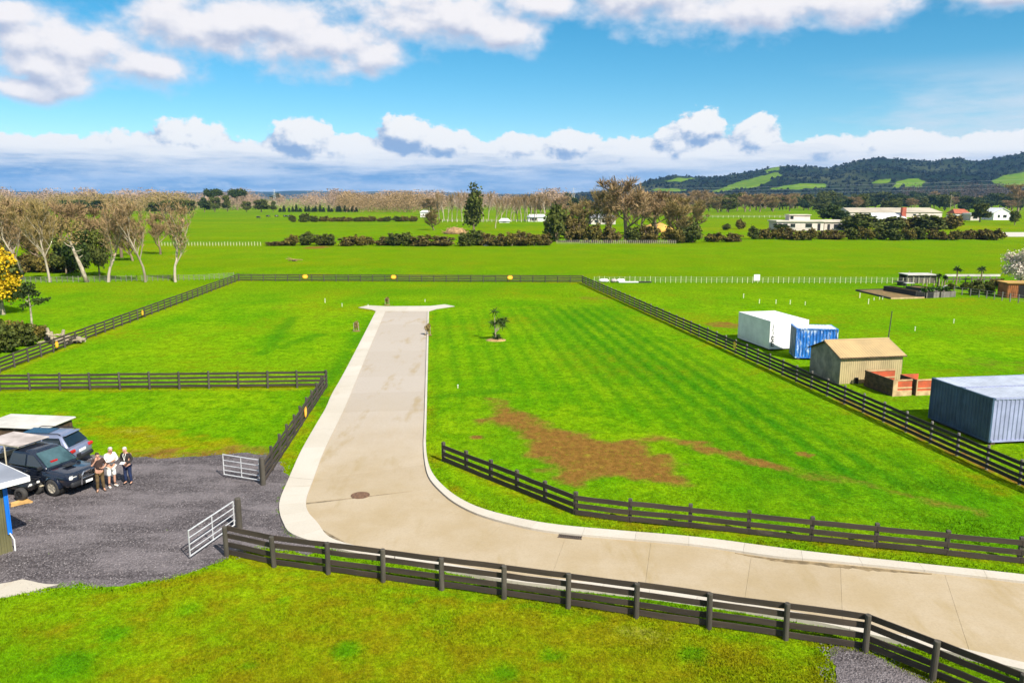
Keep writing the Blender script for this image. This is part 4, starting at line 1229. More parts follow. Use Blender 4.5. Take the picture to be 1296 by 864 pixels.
def build_trees():
    # the bare row at the left, each tree with its own shape
    row = [
        ('poplar3', 8, 352, 98, 70, 'bare pale tree half cut by the left edge, behind the yellow wattle'),
        ('poplar', 29, 353, 98, 66, 'second bare tree from the left, straight pale trunk above the wattle'),
        ('poplar3', 63, 357, 104, 62, 'bare tree with crooked trunk just left of the leaning white trunk'),
        ('poplar2', 137, 357, 104, 62, 'bare tree just right of the leaning white trunk, forked low'),
        ('poplar', 184, 357, 108, 62, 'tall bare tree second from the right in the left row'),
        ('poplar2', 222, 357, 106, 56, 'rightmost bare tree of the left row, vase shaped with two stems'),
    ]
    for k, u, v, h, w, lab in row:
        tree(k, u, v, h, w, 'bare_tree', lab, 'tree', 'tall bare trees along the left paddock')
    # leaning white trunk with dark ivy foliage behind it
    p = G(110, 357)
    D = p.y
    r = empty('leaning_tree', p, 0, 'leaning tree with a thick white trunk, ragged with dead branch stubs', 'tree')
    s = D / F
    mb = MB()
    mb.tube([(0, 0, -.1), (-5 * s, 0, 18 * s), (-12 * s, .1, 36 * s), (-17 * s, .2, 52 * s)], [.36, .30, .24, .14], 8)
    for (z, dx, dz) in ((38, 9, 3), (44, -11, 7), (46, 8, 5), (50, -9, 9), (30, 7, 4), (52, 3, 10), (51, -3, 9)):
        x = -z / 52 * 17 * s
        mb.tube([(x, 0, z * s), (x + dx * s * .6, .1, (z + dz * .4) * s), (x + dx * s, .2, (z + dz) * s)], [.10, .07, .03], 5)
    mb.build('trunk', M['bark'], r, True)
    rng = np.random.default_rng(5)
    c = np.stack([rng.normal(-17 * s, 9 * s, 500), rng.normal(.4, .8, 500), rng.uniform(48 * s, 80 * s, 500)], 1)
    put('crown', quad_mesh('crown', rand_quads(c, rng.uniform(.1, .25, 500), rng, aspect=.35), M['twig2']), r)
    tree('ever', 104, 350, 66, 48, 'evergreen_tree', 'dark evergreen tree behind the leaning white trunk', 'tree')
    tree('ever2', 126, 349, 58, 30, 'evergreen_tree', 'smaller olive evergreen right of the leaning white trunk', 'tree')
    tree('ever2', 84, 346, 44, 36, 'evergreen_tree', 'low olive evergreen left of the leaning white trunk', 'tree')
    for i, (u, v, h, w, k) in enumerate(((-14, 335, 84, 76, 'broad2'), (18, 332, 80, 76, 'broad'), (48, 330, 78, 72, 'broad2'), (78, 328, 74, 66, 'broad'), (40, 340, 66, 70, 'broad2'), (154, 326, 70, 50, 'broad'), (168, 330, 56, 44, 'broad2'), (5, 342, 60, 64, 'broad2'), (118, 322, 62, 56, 'broad'), (203, 322, 54, 36, 'broad'))):
        tree(k, u, v, h, w, 'bare_tree', 'bare brown tree in the thicket behind the left row', 'tree', 'bare thicket behind the left row')
    tree('wattle', 4, 398, 84, 62, 'wattle_tree', 'wattle tree covered in bright yellow blossom at the left edge', 'tree')
    w = [o for o in S.objects if o.name == 'wattle_tree'][0]
    put('leaves', quad_mesh('leaves', crown_quads(14, lumps(24, 12, 0, .54, .22, .30, .12), 900, .02, .1), [M['ever2']]), w)
    # sparse small tree by the woodpile
    p = G(41, 418)
    s = p.y / F
    r = empty('young_pine', p, 0, 'sparse dark young tree with a bare pale stem beside the woodpile', 'tree')
    MB().tube([(0, 0, -.05), (.05, 0, 25 * s), (0, 0, 55 * s)], [.11, .08, .03], 6).tube([(0, 0, 30 * s), (12 * s, 0, 36 * s)], [.05, .02], 5).tube([(0, 0, 36 * s), (-10 * s, .1, 42 * s)], [.05, .02], 5).build('trunk', M['bark'], r)
    put('crown', quad_mesh('crown', crown_quads(8, [(0, 0, 56 * s, .7, .5), (-9 * s, 0, 46 * s, .7, .35), (12 * s, 0, 38 * s, .8, .3), (20 * s, .1, 40 * s, .5, .15), (4 * s, .3, 47 * s, .6, .4), (-7 * s, 0, 32 * s, .5, .3)], 900, .075, .2), M['ever']), r)
    # bushes low left
    for i, (k, u, v, h, w, lab) in enumerate((
            ('shrub3', 8, 446, 36, 42, 'rounded olive bush at the left edge beside the left fence'),
            ('shrub3', 32, 438, 30, 38, 'olive bush between the woodpile and the left edge bush'),
            ('shrub', 52, 430, 22, 26, 'small olive bush against the woodpile'),
            ('shrub3', -14, 440, 44, 50, 'large olive bush cut by the left edge'),
            ('shrub', 20, 428, 26, 34, 'bush behind the olive bushes, under the wattle'))):
        tree(k, u, v, h, w, 'bush', lab, 'bush', 'bushes beside the left fence')

    # mid hedge line, left and centre: low brown shrubs
    rnd = random.Random(3)
    hx = [(338, 362), (364, 378), (382, 398), (398, 412), (410, 424), (430, 446), (446, 460), (458, 472), (478, 494), (492, 508), (506, 522), (522, 545), (548, 574), (580, 598), (596, 612), (610, 626), (624, 640), (640, 656), (654, 670), (668, 684), (680, 696)]
    for a, b in hx:
        h = rnd.uniform(12.5, 17.5) + (3 if a > 578 else 0)
        if a < 350:
            h = 6
        tree(rnd.choice(('shrub', 'shrub2', 'shrub2', 'shrub3')), (a + b) / 2, 311 + rnd.uniform(-1, .5), h, (b - a) * 1.5, 'hedge_shrub', 'low dark brown shrub in the broken hedge across the middle paddock', 'shrub', 'broken hedge across the middle paddock')
    # hedge in front of the houses on the right
    x = 946
    while x < 1252:
        w = rnd.uniform(13, 20)
        tree(rnd.choice(('shrub', 'shrub', 'shrub2', 'shrub3')), x + w / 2, 303.5 + rnd.uniform(-1, .5), rnd.uniform(12.5, 17.5), w * 1.35, 'hedge_shrub', 'bushy olive shrub in the hedge before the houses at the right', 'shrub', 'hedge before the houses at the right')
        x += w
    # clump of bare trees right of the centre
    mids = [
        ('broad', 792, 304, 80, 76, 'bare_tree', 'tallest bare tree of the central clump, rounded crown against the sky'),
        ('poplar3', 757, 303, 66, 50, 'bare_tree', 'bare pale tree left of the tallest tree of the central clump'),
        ('broad2', 742, 303, 50, 40, 'bare_tree', 'bare olive tree at the left end of the central clump, by the grey shrub'),
        ('broad', 830, 300, 60, 76, 'bare_tree', 'wide tan bare tree right of the tallest tree of the central clump'),
        ('broad2', 862, 302, 54, 58, 'bare_tree', 'spreading bare tree at the right end of the central clump'),
        ('broad', 812, 296, 48, 40, 'bare_tree', 'small bare tree behind the orange clay bank'),
        ('broad2', 775, 298, 52, 44, 'bare_tree', 'bare tree in front of the pale farm buildings'),
        ('broad', 848, 290, 46, 50, 'bare_tree', 'bare tan tree behind the pale olive shrub of the central clump'),
        ('broad', 716, 302, 44, 40, 'bare_tree', 'low bare tree standing among the shrubs at the left end of the central clump'),
        ('poplar3', 770, 290, 52, 36, 'bare_tree', 'slim bare tree between the pale bare tree and the tallest one'),
        ('broad2', 884, 292, 40, 40, 'bare_tree', 'bare olive tree just beyond the right end of the central clump'),
    ]
    for k, u, v, h, w, n, lab in mids:
        tree(k, u, v, h, w, n, lab, 'tree', 'central clump of bare trees')
    for k, u, v, h, w, lab in (
            ('shrub3', 704, 306, 48, 34, 'tall grey olive shrub at the left end of the central clump'), ('shrub2', 728, 306, 34, 32, 'brown shrub second from the left under the central clump'),
            ('shrub', 750, 307, 26, 26, 'dark shrub under the pale bare tree of the central clump'), ('shrub2', 772, 307, 24, 26, 'brown shrub left of the tallest bare tree trunk'),
            ('shrub3', 800, 307, 20, 26, 'olive shrub right of the tallest bare tree trunk'), ('shrub2', 822, 307, 24, 32, 'brown shrub below the orange clay bank'),
            ('shrub', 852, 307.5, 22, 30, 'dark shrub right of the orange clay bank'), ('shrub3', 876, 307, 22, 34, 'dark olive bush at the right end of the central clump'),
            ('shrub3', 868, 297, 22, 34, 'pale olive shrub behind the bush at the right end of the central clump'), ('shrub', 904, 306, 13, 26, 'low dark shrub between the central clump and the right hedge'), ('shrub2', 928, 306, 12, 26, 'low brown shrub just left of the right hedge'),
            ('shrub3', 920, 291, 8, 13, 'small dark bush left of the pair in the far right paddock'), ('shrub', 936, 290, 14, 15, 'larger bush of the pair in the far right paddock')):
        tree(k, u, v, h, w, 'shrub', lab, 'shrub')
    # lone trees of the centre
    tree('column', 600, 292.6, 59, 28, 'tall_evergreen', 'tall narrow dark evergreen standing alone near the centre', 'tree')
    tree('stick', 627, 289, 40, 18, 'bare_tree', 'bare broken trunk right of the tall narrow evergreen', 'tree')
    tree('broad2', 549, 291, 26, 34, 'bare_shrub', 'round grey bare shrub left of the debris mound', 'shrub')
    tree('broad', 545, 272, 22, 38, 'bare_tree', 'orange tan bare tree behind the white cottage', 'tree')
    for i, u in enumerate((556, 562, 567, 572, 578, 585, 590, 612, 618, 634, 640, 646, 650, 655, 660, 664, 668, 672, 676, 680, 684, 690)):
        tree('stick', u, 280 + rnd.uniform(-1, 1), rnd.uniform(33, 40) if u < 625 else rnd.uniform(28, 36), rnd.uniform(12, 19), 'bare_tree', 'slender bare white trunk in the line behind the tall narrow evergreen', 'tree', 'line of slender white trunks near the centre', far=True)
    # scattered shrubs and hedges of the far paddocks
    for u, v, h, w in ((370, 281, 9, 11), (386, 281, 11, 18), (398, 281, 8, 14)):
        tree('shrub3', u, v, h, w, 'shrub', {370: 'small round olive shrub, leftmost in the far middle paddock', 386: 'rounded shrub second from the left in the far middle paddock', 398: 'low olive shrub third from the left in the far middle paddock'}[u], 'shrub')
    for u in range(412, 528, 10):
        tree(rnd.choice(('shrub', 'shrub3')), u + rnd.uniform(-2, 2), 280.5, rnd.uniform(5.5, 8.5), 15, 'hedge_shrub', 'small dark shrub in the far hedge left of the white cottage', 'shrub', 'far hedge left of the white cottage', far=True)
    # far line on the left: dark bushy evergreens
    far_l = [('ever2', 228, 270.5, 16, 17), ('ever2', 240, 270.5, 15, 15), ('ever', 259, 268.5, 18, 15), ('ever2', 272, 268.5, 17, 15), ('ever2', 288, 268, 18, 14), ('ever2', 312, 268.5, 12, 12), ('ever2', 331, 268.5, 14, 20), ('ever2', 346, 268.5, 12, 9), ('ever2', 210, 271, 15, 20), ('ever2', 196, 271, 13, 18), ('ever', 105, 272, 18, 26), ('ever', 122, 271, 17, 22), ('ever2', 88, 272, 16, 24)]
    for k, u, v, h, w in far_l:
        tree(k, u, v, h * 1.15, w * 1.15, 'evergreen_tree', 'dark bushy evergreen at the back of the far left paddock', 'tree', 'dark evergreens behind the far left paddock', far=True)
    for u in range(356, 452, 5):
        tree('cone', u + rnd.uniform(-1.5, 1.5), 268.3, rnd.uniform(4.5, 9), rnd.uniform(5, 8), 'small_conifer', 'small dark conifer in the row along the far paddock', 'tree', 'row of small conifers along the far paddock', far=True)
    tree('flat', 271, 266, 25, 26, 'umbrella_pine', 'flat topped dark pine, left of the far pair', 'tree', far=True)
    tree('flat', 301, 266, 25, 25, 'umbrella_pine', 'dense round topped pine, right of the far pair', 'tree', far=True)
    tree('ever', 351, 258, 15, 20, 'evergreen_tree', 'round dark evergreen between the far pylons', 'tree', far=True)
    for u, h, w in ((30, 9, 10), (42, 10, 14), (52, 9, 12), (68, 11, 14), (100, 10, 16), (131, 8, 10), (152, 7, 8), (395, 8, 10), (427, 8, 12), (507, 8, 10), (688, 12, 26), (672, 9, 18), (740, 9, 16), (720, 10, 16), (757, 8, 12), (640, 8, 14), (612, 8, 12)):
        tree('ever', u, 256, h, w, 'evergreen_tree', 'far dark evergreen on the horizon line', 'tree', 'dark evergreens on the horizon', far=True)
    # tan trees of the far right middle
    for k, u, v, h, w in (('broad', 890, 268, 28, 32), ('broad2', 909, 269, 20, 26), ('ever2', 922, 269, 18, 24), ('broad', 943, 268, 22, 26), ('broad', 962, 268, 23, 26), ('broad2', 978, 268, 20, 22), ('broad', 700, 264, 20, 26), ('broad', 716, 266, 18, 22), ('broad', 672, 270, 22, 26), ('broad', 655, 270, 20, 20), ('broad', 690, 270, 22, 22)):
        tree(k, u, v, h, w, 'bare_tree', 'tan bare tree behind the white rail fence of the far paddock', 'tree', 'tan trees behind the far white rail fence', far=True)
    for i in range(26):
        u = 872 + i * 7 + rnd.uniform(-3, 3)
        tree(rnd.choice(('broad', 'broad', 'broad2', 'ever2')), u, 266 + rnd.uniform(-3, 2), rnd.uniform(14, 23), rnd.uniform(18, 28), 'far_tree', 'tan bare tree in the belt behind the far white rail fence', 'tree', 'tan tree belt right of the central clump', far=True)
    for i in range(24):
        u = 688 + i * 8 + rnd.uniform(-3, 3)
        tree(rnd.choice(('broad', 'broad', 'broad2', 'ever')), u, 268 + rnd.uniform(-4, 4), rnd.uniform(14, 24), rnd.uniform(18, 28), 'far_tree', 'bare tree in the belt behind the central clump', 'tree', 'tree belt behind the central clump', far=True)
    for i in range(16):
        u = -20 + i * 8.5 + rnd.uniform(-3, 3)
        if 92 < u < 128:
            continue
        tree(rnd.choice(('shrub', 'shrub2')), u, 346 + rnd.uniform(-6, 2), rnd.uniform(16, 30), rnd.uniform(22, 34), 'thicket_shrub', 'brown shrub in the undergrowth behind the left row of bare trees', 'shrub', 'undergrowth behind the left row')
    # trees round the houses at the right
    for k, u, v, h, w, lab in (('ever', 1054, 284, 28, 44, 'dark dense evergreen behind the flat roofed pink house'), ('shrub3', 1090, 292, 22, 52, 'broad dark bush right of the flat roofed pink house'),
                               ('shrub3', 1128, 291, 17, 40, 'olive bush in front of the long white roof'), ('shrub', 1150, 290, 18, 42, 'dark bush below the red chimney'), ('shrub3', 1176, 291, 19, 42, 'olive bush right of the red chimney'), ('shrub', 1204, 290, 21, 38, 'dark bush left of the red roofed house'),
                               ('ever2', 1240, 281, 24, 26, 'leafy tree between the red roofed and the white house'), ('ever2', 1284, 285, 18, 16, 'small tree right of the white house'), ('broad', 1288, 268, 36, 34, 'bare brown tree behind the white house at the right edge'),
                               ('ever', 988, 292, 10, 26, 'low dark bush at the left end of the pink house')):
        tree(k, u, v, h, w, 'bush' if 'bush' in lab else ('evergreen_tree' if 'evergreen' in lab else 'tree'), lab, 'bush' if 'bush' in lab else 'tree')
    for i in range(84):
        u = 966 + i * 4.1 + rnd.uniform(-3, 3)
        k = rnd.choice(('ever', 'ever2', 'ever2', 'ever', 'ever2', 'broad'))
        tree(k, u, 264 + rnd.uniform(-4, 4), rnd.uniform(12, 21) if u > 1040 else rnd.uniform(9, 18), rnd.uniform(16, 26), 'far_tree', {'ever': 'dark evergreen', 'ever2': 'olive tree', 'broad': 'bare tan tree'}[k] + ' in the belt between the houses and the hills', 'tree', 'belt of trees below the hills', far=True)
    for i in range(22):
        u = 800 + i * 8 + rnd.uniform(-3, 3)
        tree(rnd.choice(('ever', 'ever', 'broad2')), u, 258 + rnd.uniform(-1, 1), rnd.uniform(8, 14), rnd.uniform(16, 26), 'far_tree', 'dark tree in the belt at the foot of the left hill', 'tree', 'dark belt at the foot of the left hill', far=True)
    # the far bare wood, one brownish mass
    rng = np.random.default_rng(9)
    def wood(name, u0, u1, v0, v1, h0, h1, n, m, label, dens=110, leafw=0.15):
        P, Q = [], []
        for i in range(n):
            uu = rng.uniform(u0, u1)
            p = G(uu, rng.uniform(v0, v1))
            nn = float(fbm(np.array([uu * .045]), np.array([n * .37]), 5, 3)[0])
            if rng.random() > .62 + 1.2 * (nn - .3):
                continue
            h = rng.uniform(h0, h1) * (.68 + .6 * nn)
            k = dens
            d = rng.normal(size=(k, 3)) * np.array([.20, .20, .26]) * h + np.array([0, 0, .58 * h])
            d[:, 2] = np.clip(d[:, 2], .02 * h, h)
            P.append(np.array(p)[None] + d)
            Q.append(np.full(k, leafw * h / 10))
        q = rand_quads(np.concatenate(P), np.concatenate(Q), rng, aspect=2.6)
        tag(put(name, quad_mesh(name, q, m)), label, kind='stuff')
    wood('bare_woodland', -420, 720, 261.5, 266, 11, 21, 2300, M['twig3'], 'far bare grey brown wood across the plain')
    wood('bare_woodland', -90, 245, 266, 271, 9, 16, 380, M['twig2'], 'brown bare wood behind the left tree row')
    wood('bare_woodland', 430, 560, 264, 269, 11, 19, 260, M['twig'], 'tan bare wood left of the centre')
    wood('dark_woodland', 1130, 1420, 255, 259, 26, 40, 330, M['purple'], 'dark bare purple brown wood at the foot of the hills')
    wood('dark_woodland', 560, 1000, 254, 255.5, 14, 22, 260, M['ever'], 'dark line of far trees on the plain')
# ================================================================== FENCES
_RAILS = {}
def rail_mesh(L, hh, th, m, k):
    key = (round(L, 2), hh, th, m.name, k)
    if key not in _RAILS:
        rnd = random.Random(hash((round(L, 2), k)) & 0xffff)
        mb = MB()
        rings = []
        for i in range(4):
            x = -L / 2 + L * i / 3
            dz, dy = (rnd.gauss(0, .006), rnd.gauss(0, .005)) if 0 < i < 3 else (0, 0)
            rings.append([(x, dy - th / 2, dz - hh / 2), (x, dy + th / 2, dz - hh / 2), (x, dy + th / 2, dz + hh / 2), (x, dy - th / 2, dz + hh / 2)])
        mb.loft(rings)
        _RAILS[key] = mb.mesh('rail', m)
    return _RAILS[key]

def fence(label, pts, ph, rails, rh, side, post_r, pm, rm, bay=None, spread=None, square=False, group='dark post and rail fences', corner_extra=0.0):
    """pts: ground points; with bay=None every point is a post, else each run is divided into equal bays"""
    P = [Vector((p[0], p[1], 0)) for p in pts]
    if bay:
        Q = [P[0]]
        for a, b in zip(P[:-1], P[1:]):
            n = max(1, round((b - a).length / bay))
            Q += [a.lerp(b, (i + 1) / n) for i in range(n)]
        P = Q
    root = empty('post_and_rail_fence', P[0], 0, label, 'fence', group)
    rnd = random.Random(len(P) * 31 + int(ph * 100))
    pms = []
    for k in range(3):
        mb = MB()
        if square:
            mb.box((0, 0, ph / 2 - .1), (post_r * 2, post_r * 2, ph + .2), bev=.012)
        else:
            r = post_r * rnd.uniform(.95, 1.06)
            mb.tube([(0, 0, -.2), (0, 0, ph * .5), (0, 0, ph - .02), (0, 0, ph)], [r * 1.02, r, r * .98, r * .88], 12)
        pms.append(mb.mesh('post', pm))
    for i, p in enumerate(P):
        o = put('post', pms[i % 3], root, p - P[0], rnd.uniform(0, 6.28) if not square else math.atan2(*(P[min(i + 1, len(P) - 1)] - P[max(i - 1, 0)]).yx), (1, 1, 1 + rnd.gauss(0, .012)))
        o.rotation_euler.x = rnd.gauss(0, .014)
    for i in range(len(P) - 1):
        a, b = P[i], P[i + 1]
        d = (b - a).normalized()
        nrm = Vector((-d.y, d.x, 0)) * side
        off = nrm * (post_r + .020)
        L = (b - a).length - .012
        for j, z in enumerate(rails):
            c = (a + b) / 2 - P[0] + off + Vector((0, 0, z + rnd.gauss(0, .010)))
            o = put('rail', rail_mesh(L, rh, .036, rm, (i * 7 + j) % 4), root, c, math.atan2(d.y, d.x))
            o.rotation_euler.y = rnd.gauss(0, .0045)
            o.rotation_euler.x = rnd.gauss(0, .02)
    return root

def build_fences():
    R4, RF = (.19, .47, .76, 1.05), (.135, .41, .76, 1.045)
    fence('nearest dark four rail fence across the front, with round posts', g2(FRONT), 1.17, RF, .185, 1, .088, M['post'], M['rail'])
    m1 = g2(MIDDLE1)
    r = fence('dark three rail fence inside the bend of the driveway', m1, .98, (.14, .43, .79), .20, -1, .075, M['post'], M['rail'], bay=(Vector(m1[1]) - Vector(m1[0])).length / 5, square=True)
    fence('dark three rail fence along the far kerb, running to the right edge', g2(MIDDLE2), .98, (.14, .43, .79), .20, -1, .075, M['post'], M['rail'], square=True)
    fence('long dark fence with grey posts down the right side, before the containers', g2(RIGHT), 1.22, R4, .172, -1, .07, M['greypost'], M['greyrail'], bay=2.08)
    fence('dark fence straight across the back of the lawn', g2(BACK), 1.10, (.19, .46, .73, 1.0), .150, 1, .065, M['post'], M['rail'], bay=1.93)
    fence('long dark fence slanting down the left side, below the bare trees', g2(LEFT), 1.15, R4, .150, 1, .07, M['post'], M['rail'], bay=2.02)
    fence('dark fence across the left lawn behind the parked cars', g2(CROSS), 1.22, R4, .150, 1, .075, M['post'], M['rail'], bay=1.98)
    fence('short dark fence beside the footpath, from the corner to the gate', g2(SIDE), 1.22, R4, .150, 1, .075, M['post'], M['rail'], bay=1.95)
    # strainer posts of the gateway
    for i, (u, v, h, lab) in enumerate(((333, 613, 1.32, 'thick dark gate post where the far metal gate hangs'), (303, 668, 1.28, 'thick dark gate post where the near metal gate hangs'))):
        p = G(u, v)
        r = empty('gate_post', p, 0, lab, 'post', 'gate posts')
        MB().tube([(0, 0, -.3), (0, 0, h - .03), (0, 0, h)], [.125, .12, .10], 12).build('timber', M['post'], r)
        MB().box((-.13, 0, h * .75), (.08, .03, .05)).box((-.13, 0, h * .25), (.08, .03, .05)).build('hinge', M['galv'], r)
    # stay from the near gate post
    a, b = G(303, 668), G(322, 668)

def gate(p, q, label, hgt=.98, z0=.14):
    """galvanised field gate from the hinge p to the free end q"""
    d = q - p
    L = d.length
    r = empty('metal_gate', p, math.atan2(d.y, d.x), label, 'gate', 'open metal gates of the yard')
    t = .030
    fr = MB()
    fr.tube([(0, 0, z0), (L, 0, z0), (L, 0, z0 + hgt), (0, 0, z0 + hgt), (0, 0, z0)], t, 8)
    fr.build('frame', M['galv'], r)
    for k in range(1, 4):
        z = z0 + hgt * (0, .22, .46, .72)[k]
        MB().tube([(0, 0, z), (L, 0, z)], .021, 6).build('bar', M['galv'], r)
    MB().tube([(L * .5, 0, z0), (L * .5, 0, z0 + hgt)], .022, 6).build('upright', M['galv'], r)
    MB().box((-.02, 0, z0 + .1), (.07, .03, .06)).box((-.02, 0, z0 + hgt - .1), (.07, .03, .06)).build('hinge', M['galv'], r)

def build_gates():
    gate(G(329, 611), G(284, 603.5), 'silver metal gate swung open beside the parked vehicles, the far one')
    gate(G(297, 668), G(241, 708), 'silver metal gate swung open by the near end of the front fence')

def sign_plate(p, rz, w, h, label, name='yellow_sign'):
    r = empty(name, p, rz, label, 'sign', 'yellow signs on the fences')
    def octo(s, w, h):
        return [(-w / 2 * s, -h / 4 * s), (-w / 4 * s, -h / 2 * s), (w / 4 * s, -h / 2 * s), (w / 2 * s, -h / 4 * s), (w / 2 * s, h / 4 * s), (w / 4 * s, h / 2 * s), (-w / 4 * s, h / 2 * s), (-w / 2 * s, h / 4 * s)]
    X = Matrix.Rotation(math.pi / 2, 4, 'X')
    MB().prism(octo(1, w, h), -.008, .008, M=X).build('rim', M['amber'], r)
    MB().prism(octo(.74, w, h), -.012, .012, M=X).build('face', M['yellow'], r)

def build_signs():
    b0, b1 = (Vector((*q, 0)) for q in g2(BACK))
    for u, lab in ((388, 'yellow sign on the back fence, nearest the left corner'), (500.5, 'yellow sign on the back fence, between its two neighbours'), (647, 'yellow sign on the back fence, nearest the right corner')):
        t = (u - 303) / (737.5 - 303)
        p = b0.lerp(b1, t)
        sign_plate(p + Vector((0, -.11, .76)), 0, .84, .62, lab)
    l0, l1 = (Vector((*q, 0)) for q in g2(LEFT)[1:])
    d = (l1 - l0).normalized()
    n = Vector((d.y, -d.x, 0))
    for target, lab in ((71, 'yellow sign on the left fence beside the woodpile'), (180, 'yellow sign on the left fence below the bare trees')):
        best = min((abs(PX(*(l0.lerp(l1, t)))[0] - target), t) for t in np.linspace(0, 1, 400))
        sign_plate(l0.lerp(l1, best[1]) + n * .11 + Vector((0, 0, .60)), math.atan2(d.y, d.x), .52, .56, lab)
    r0, r1 = (Vector((*q, 0)) for q in g2(RIGHT)[:2])
    d = (r1 - r0).normalized()
    best = min((abs(PX(*(r0.lerp(r1, t)))[0] - 931), t) for t in np.linspace(0, 1, 600))
    n = Vector((d.y, -d.x, 0)) if d.y * -1 < 0 else Vector((-d.y, d.x, 0))
    n = Vector((-1, -.1, 0))
    sign_plate(r0.lerp(r1, best[1]) + n * .10 + Vector((0, 0, .72)), math.atan2(d.y, d.x) , .6, .64, 'yellow sign on the right fence in front of the white cabin')
    s0, s1 = (Vector((*q, 0)) for q in g2(SIDE))
    d = (s1 - s0).normalized()
    best = min((abs(PX(*(s0.lerp(s1, t)))[0] - 384), t) for t in np.linspace(0, 1, 400))
    n = Vector((-d.y, d.x, 0))
    if n.x < 0:
        n = -n
    sign_plate(s0.lerp(s1, best[1]) + n * .16 + Vector((0, 0, .62)), math.atan2(d.y, d.x), .66, .6, 'yellow sign on the short fence beside the footpath')

# ================================================================== CONTAINERS AND SHEDS
def corrugated(mb, L, H, pitch=.26, depth=.036, mi=0, M_=None):
    """upright corrugated sheet in the XZ plane, facing -Y, with x from 0 to L"""
    n = max(2, int(round(L / pitch)))
    xs, p = [], L / n
    for i in range(n):
        x = i * p
        xs += [(x, 0), (x + p * .28, 0), (x + p * .42, depth), (x + p * .86, depth)]
    xs.append((L, 0))
    vs = [(x, y, 0) for x, y in xs] + [(x, y, H) for x, y in xs]
    k = len(xs)
    return mb.add(vs, [(i, i + 1, k + i + 1, k + i) for i in range(k - 1)], mi, M_)

def container(loc, rz, L, W, H, label, mats, name='shipping_container', cat='container', group=None, ribs=True, blank_end=True, lit_corner=False):
    side_m, end_m, roof_m, frame_m = mats
    r = empty(name, loc, rz, label, cat, group)
    z0, t = .14, .10
    def wall(nm, m, Lw, Mx):
        mb = MB()
        if ribs:
            corrugated(mb, Lw - 2 * t, H - 2 * t - z0 + .04, M_=Mx @ Matrix.Translation((t, .025, z0 + t - .02)))
        else:
            mb.box((Lw / 2, .03, z0 + (H - z0) / 2), (Lw - 2 * t, .03, H - z0 - 2 * t), M=Mx)
        mb.build(nm, m, r)
    T, Rz = Matrix.Translation, lambda a: Matrix.Rotation(a, 4, 'Z')
    wall('side_wall', side_m, L, Matrix.Identity(4))
    wall('side_wall', side_m, L, T((L, W, 0)) @ Rz(math.pi))
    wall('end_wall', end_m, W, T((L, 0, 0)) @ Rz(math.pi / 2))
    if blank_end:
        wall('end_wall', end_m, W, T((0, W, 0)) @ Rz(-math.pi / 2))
    else:
        for k in (0, 1):
            y0 = t + k * (W - 2 * t) / 2
            d = MB().box((.03, y0 + (W - 2 * t) / 4, z0 + (H - z0) / 2), (.05, (W - 2 * t) / 2 - .02, H - z0 - 2 * t)).build('door', end_m, r)
            for f in (.28, .72):
                MB().tube([(-.02, y0 + (W - 2 * t) / 2 * f, z0 + .1), (-.02, y0 + (W - 2 * t) / 2 * f, H - .1)], .02, 6).build('lock_bar', M['galv'], d)
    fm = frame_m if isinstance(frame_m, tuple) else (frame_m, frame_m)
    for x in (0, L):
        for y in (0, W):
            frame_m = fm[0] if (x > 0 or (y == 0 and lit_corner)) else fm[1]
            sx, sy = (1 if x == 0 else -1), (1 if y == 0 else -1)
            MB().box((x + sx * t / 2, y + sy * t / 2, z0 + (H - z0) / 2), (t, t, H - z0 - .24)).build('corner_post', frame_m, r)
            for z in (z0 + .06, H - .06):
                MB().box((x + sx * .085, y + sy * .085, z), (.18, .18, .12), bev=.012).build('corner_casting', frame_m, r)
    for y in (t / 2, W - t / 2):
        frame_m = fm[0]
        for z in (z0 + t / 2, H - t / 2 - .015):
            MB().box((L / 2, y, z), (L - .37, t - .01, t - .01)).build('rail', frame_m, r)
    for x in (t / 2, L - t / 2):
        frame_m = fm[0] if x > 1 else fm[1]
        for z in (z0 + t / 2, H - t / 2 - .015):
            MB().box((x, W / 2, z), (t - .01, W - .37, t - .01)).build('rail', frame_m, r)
    roof = MB()
    if ribs:
        Mx = T((t * .6, t * .6, H - .045)) @ Rz(0) @ Matrix.Rotation(-math.pi / 2, 4, 'X')
        n = int(L / .26)
        xs = []
        p = (L - 1.2 * t) / n
        for i in range(n):
            xs += [(i * p, 0), (i * p + p * .35, 0), (i * p + p * .5, .025), (i * p + p * .85, .025)]
        xs.append((L - 1.2 * t, 0))
        k = len(xs)
        vs = [(t * .6 + x, t * .6, H - .045 + z) for x, z in xs] + [(t * .6 + x, W - t * .6, H - .045 + z) for x, z in xs]
        roof.add(vs, [(i, i + 1, k + i + 1, k + i) for i in range(k - 1)])
    else:
        roof.box((L / 2, W / 2, H - .035), (L - .02, W - .02, .06), bev=.02)
    roof.build('roof', roof_m, r)
    MB().box((L / 2, W / 2, z0 + .04), (L - .22, W - .22, .06)).build('floor', M['dark'], r)
    for x in (.3, L - .3):
        MB().box((x, W / 2, .065), (.25, W - .1, .15)).build('bearer', M['darktimber'], r)
    return r

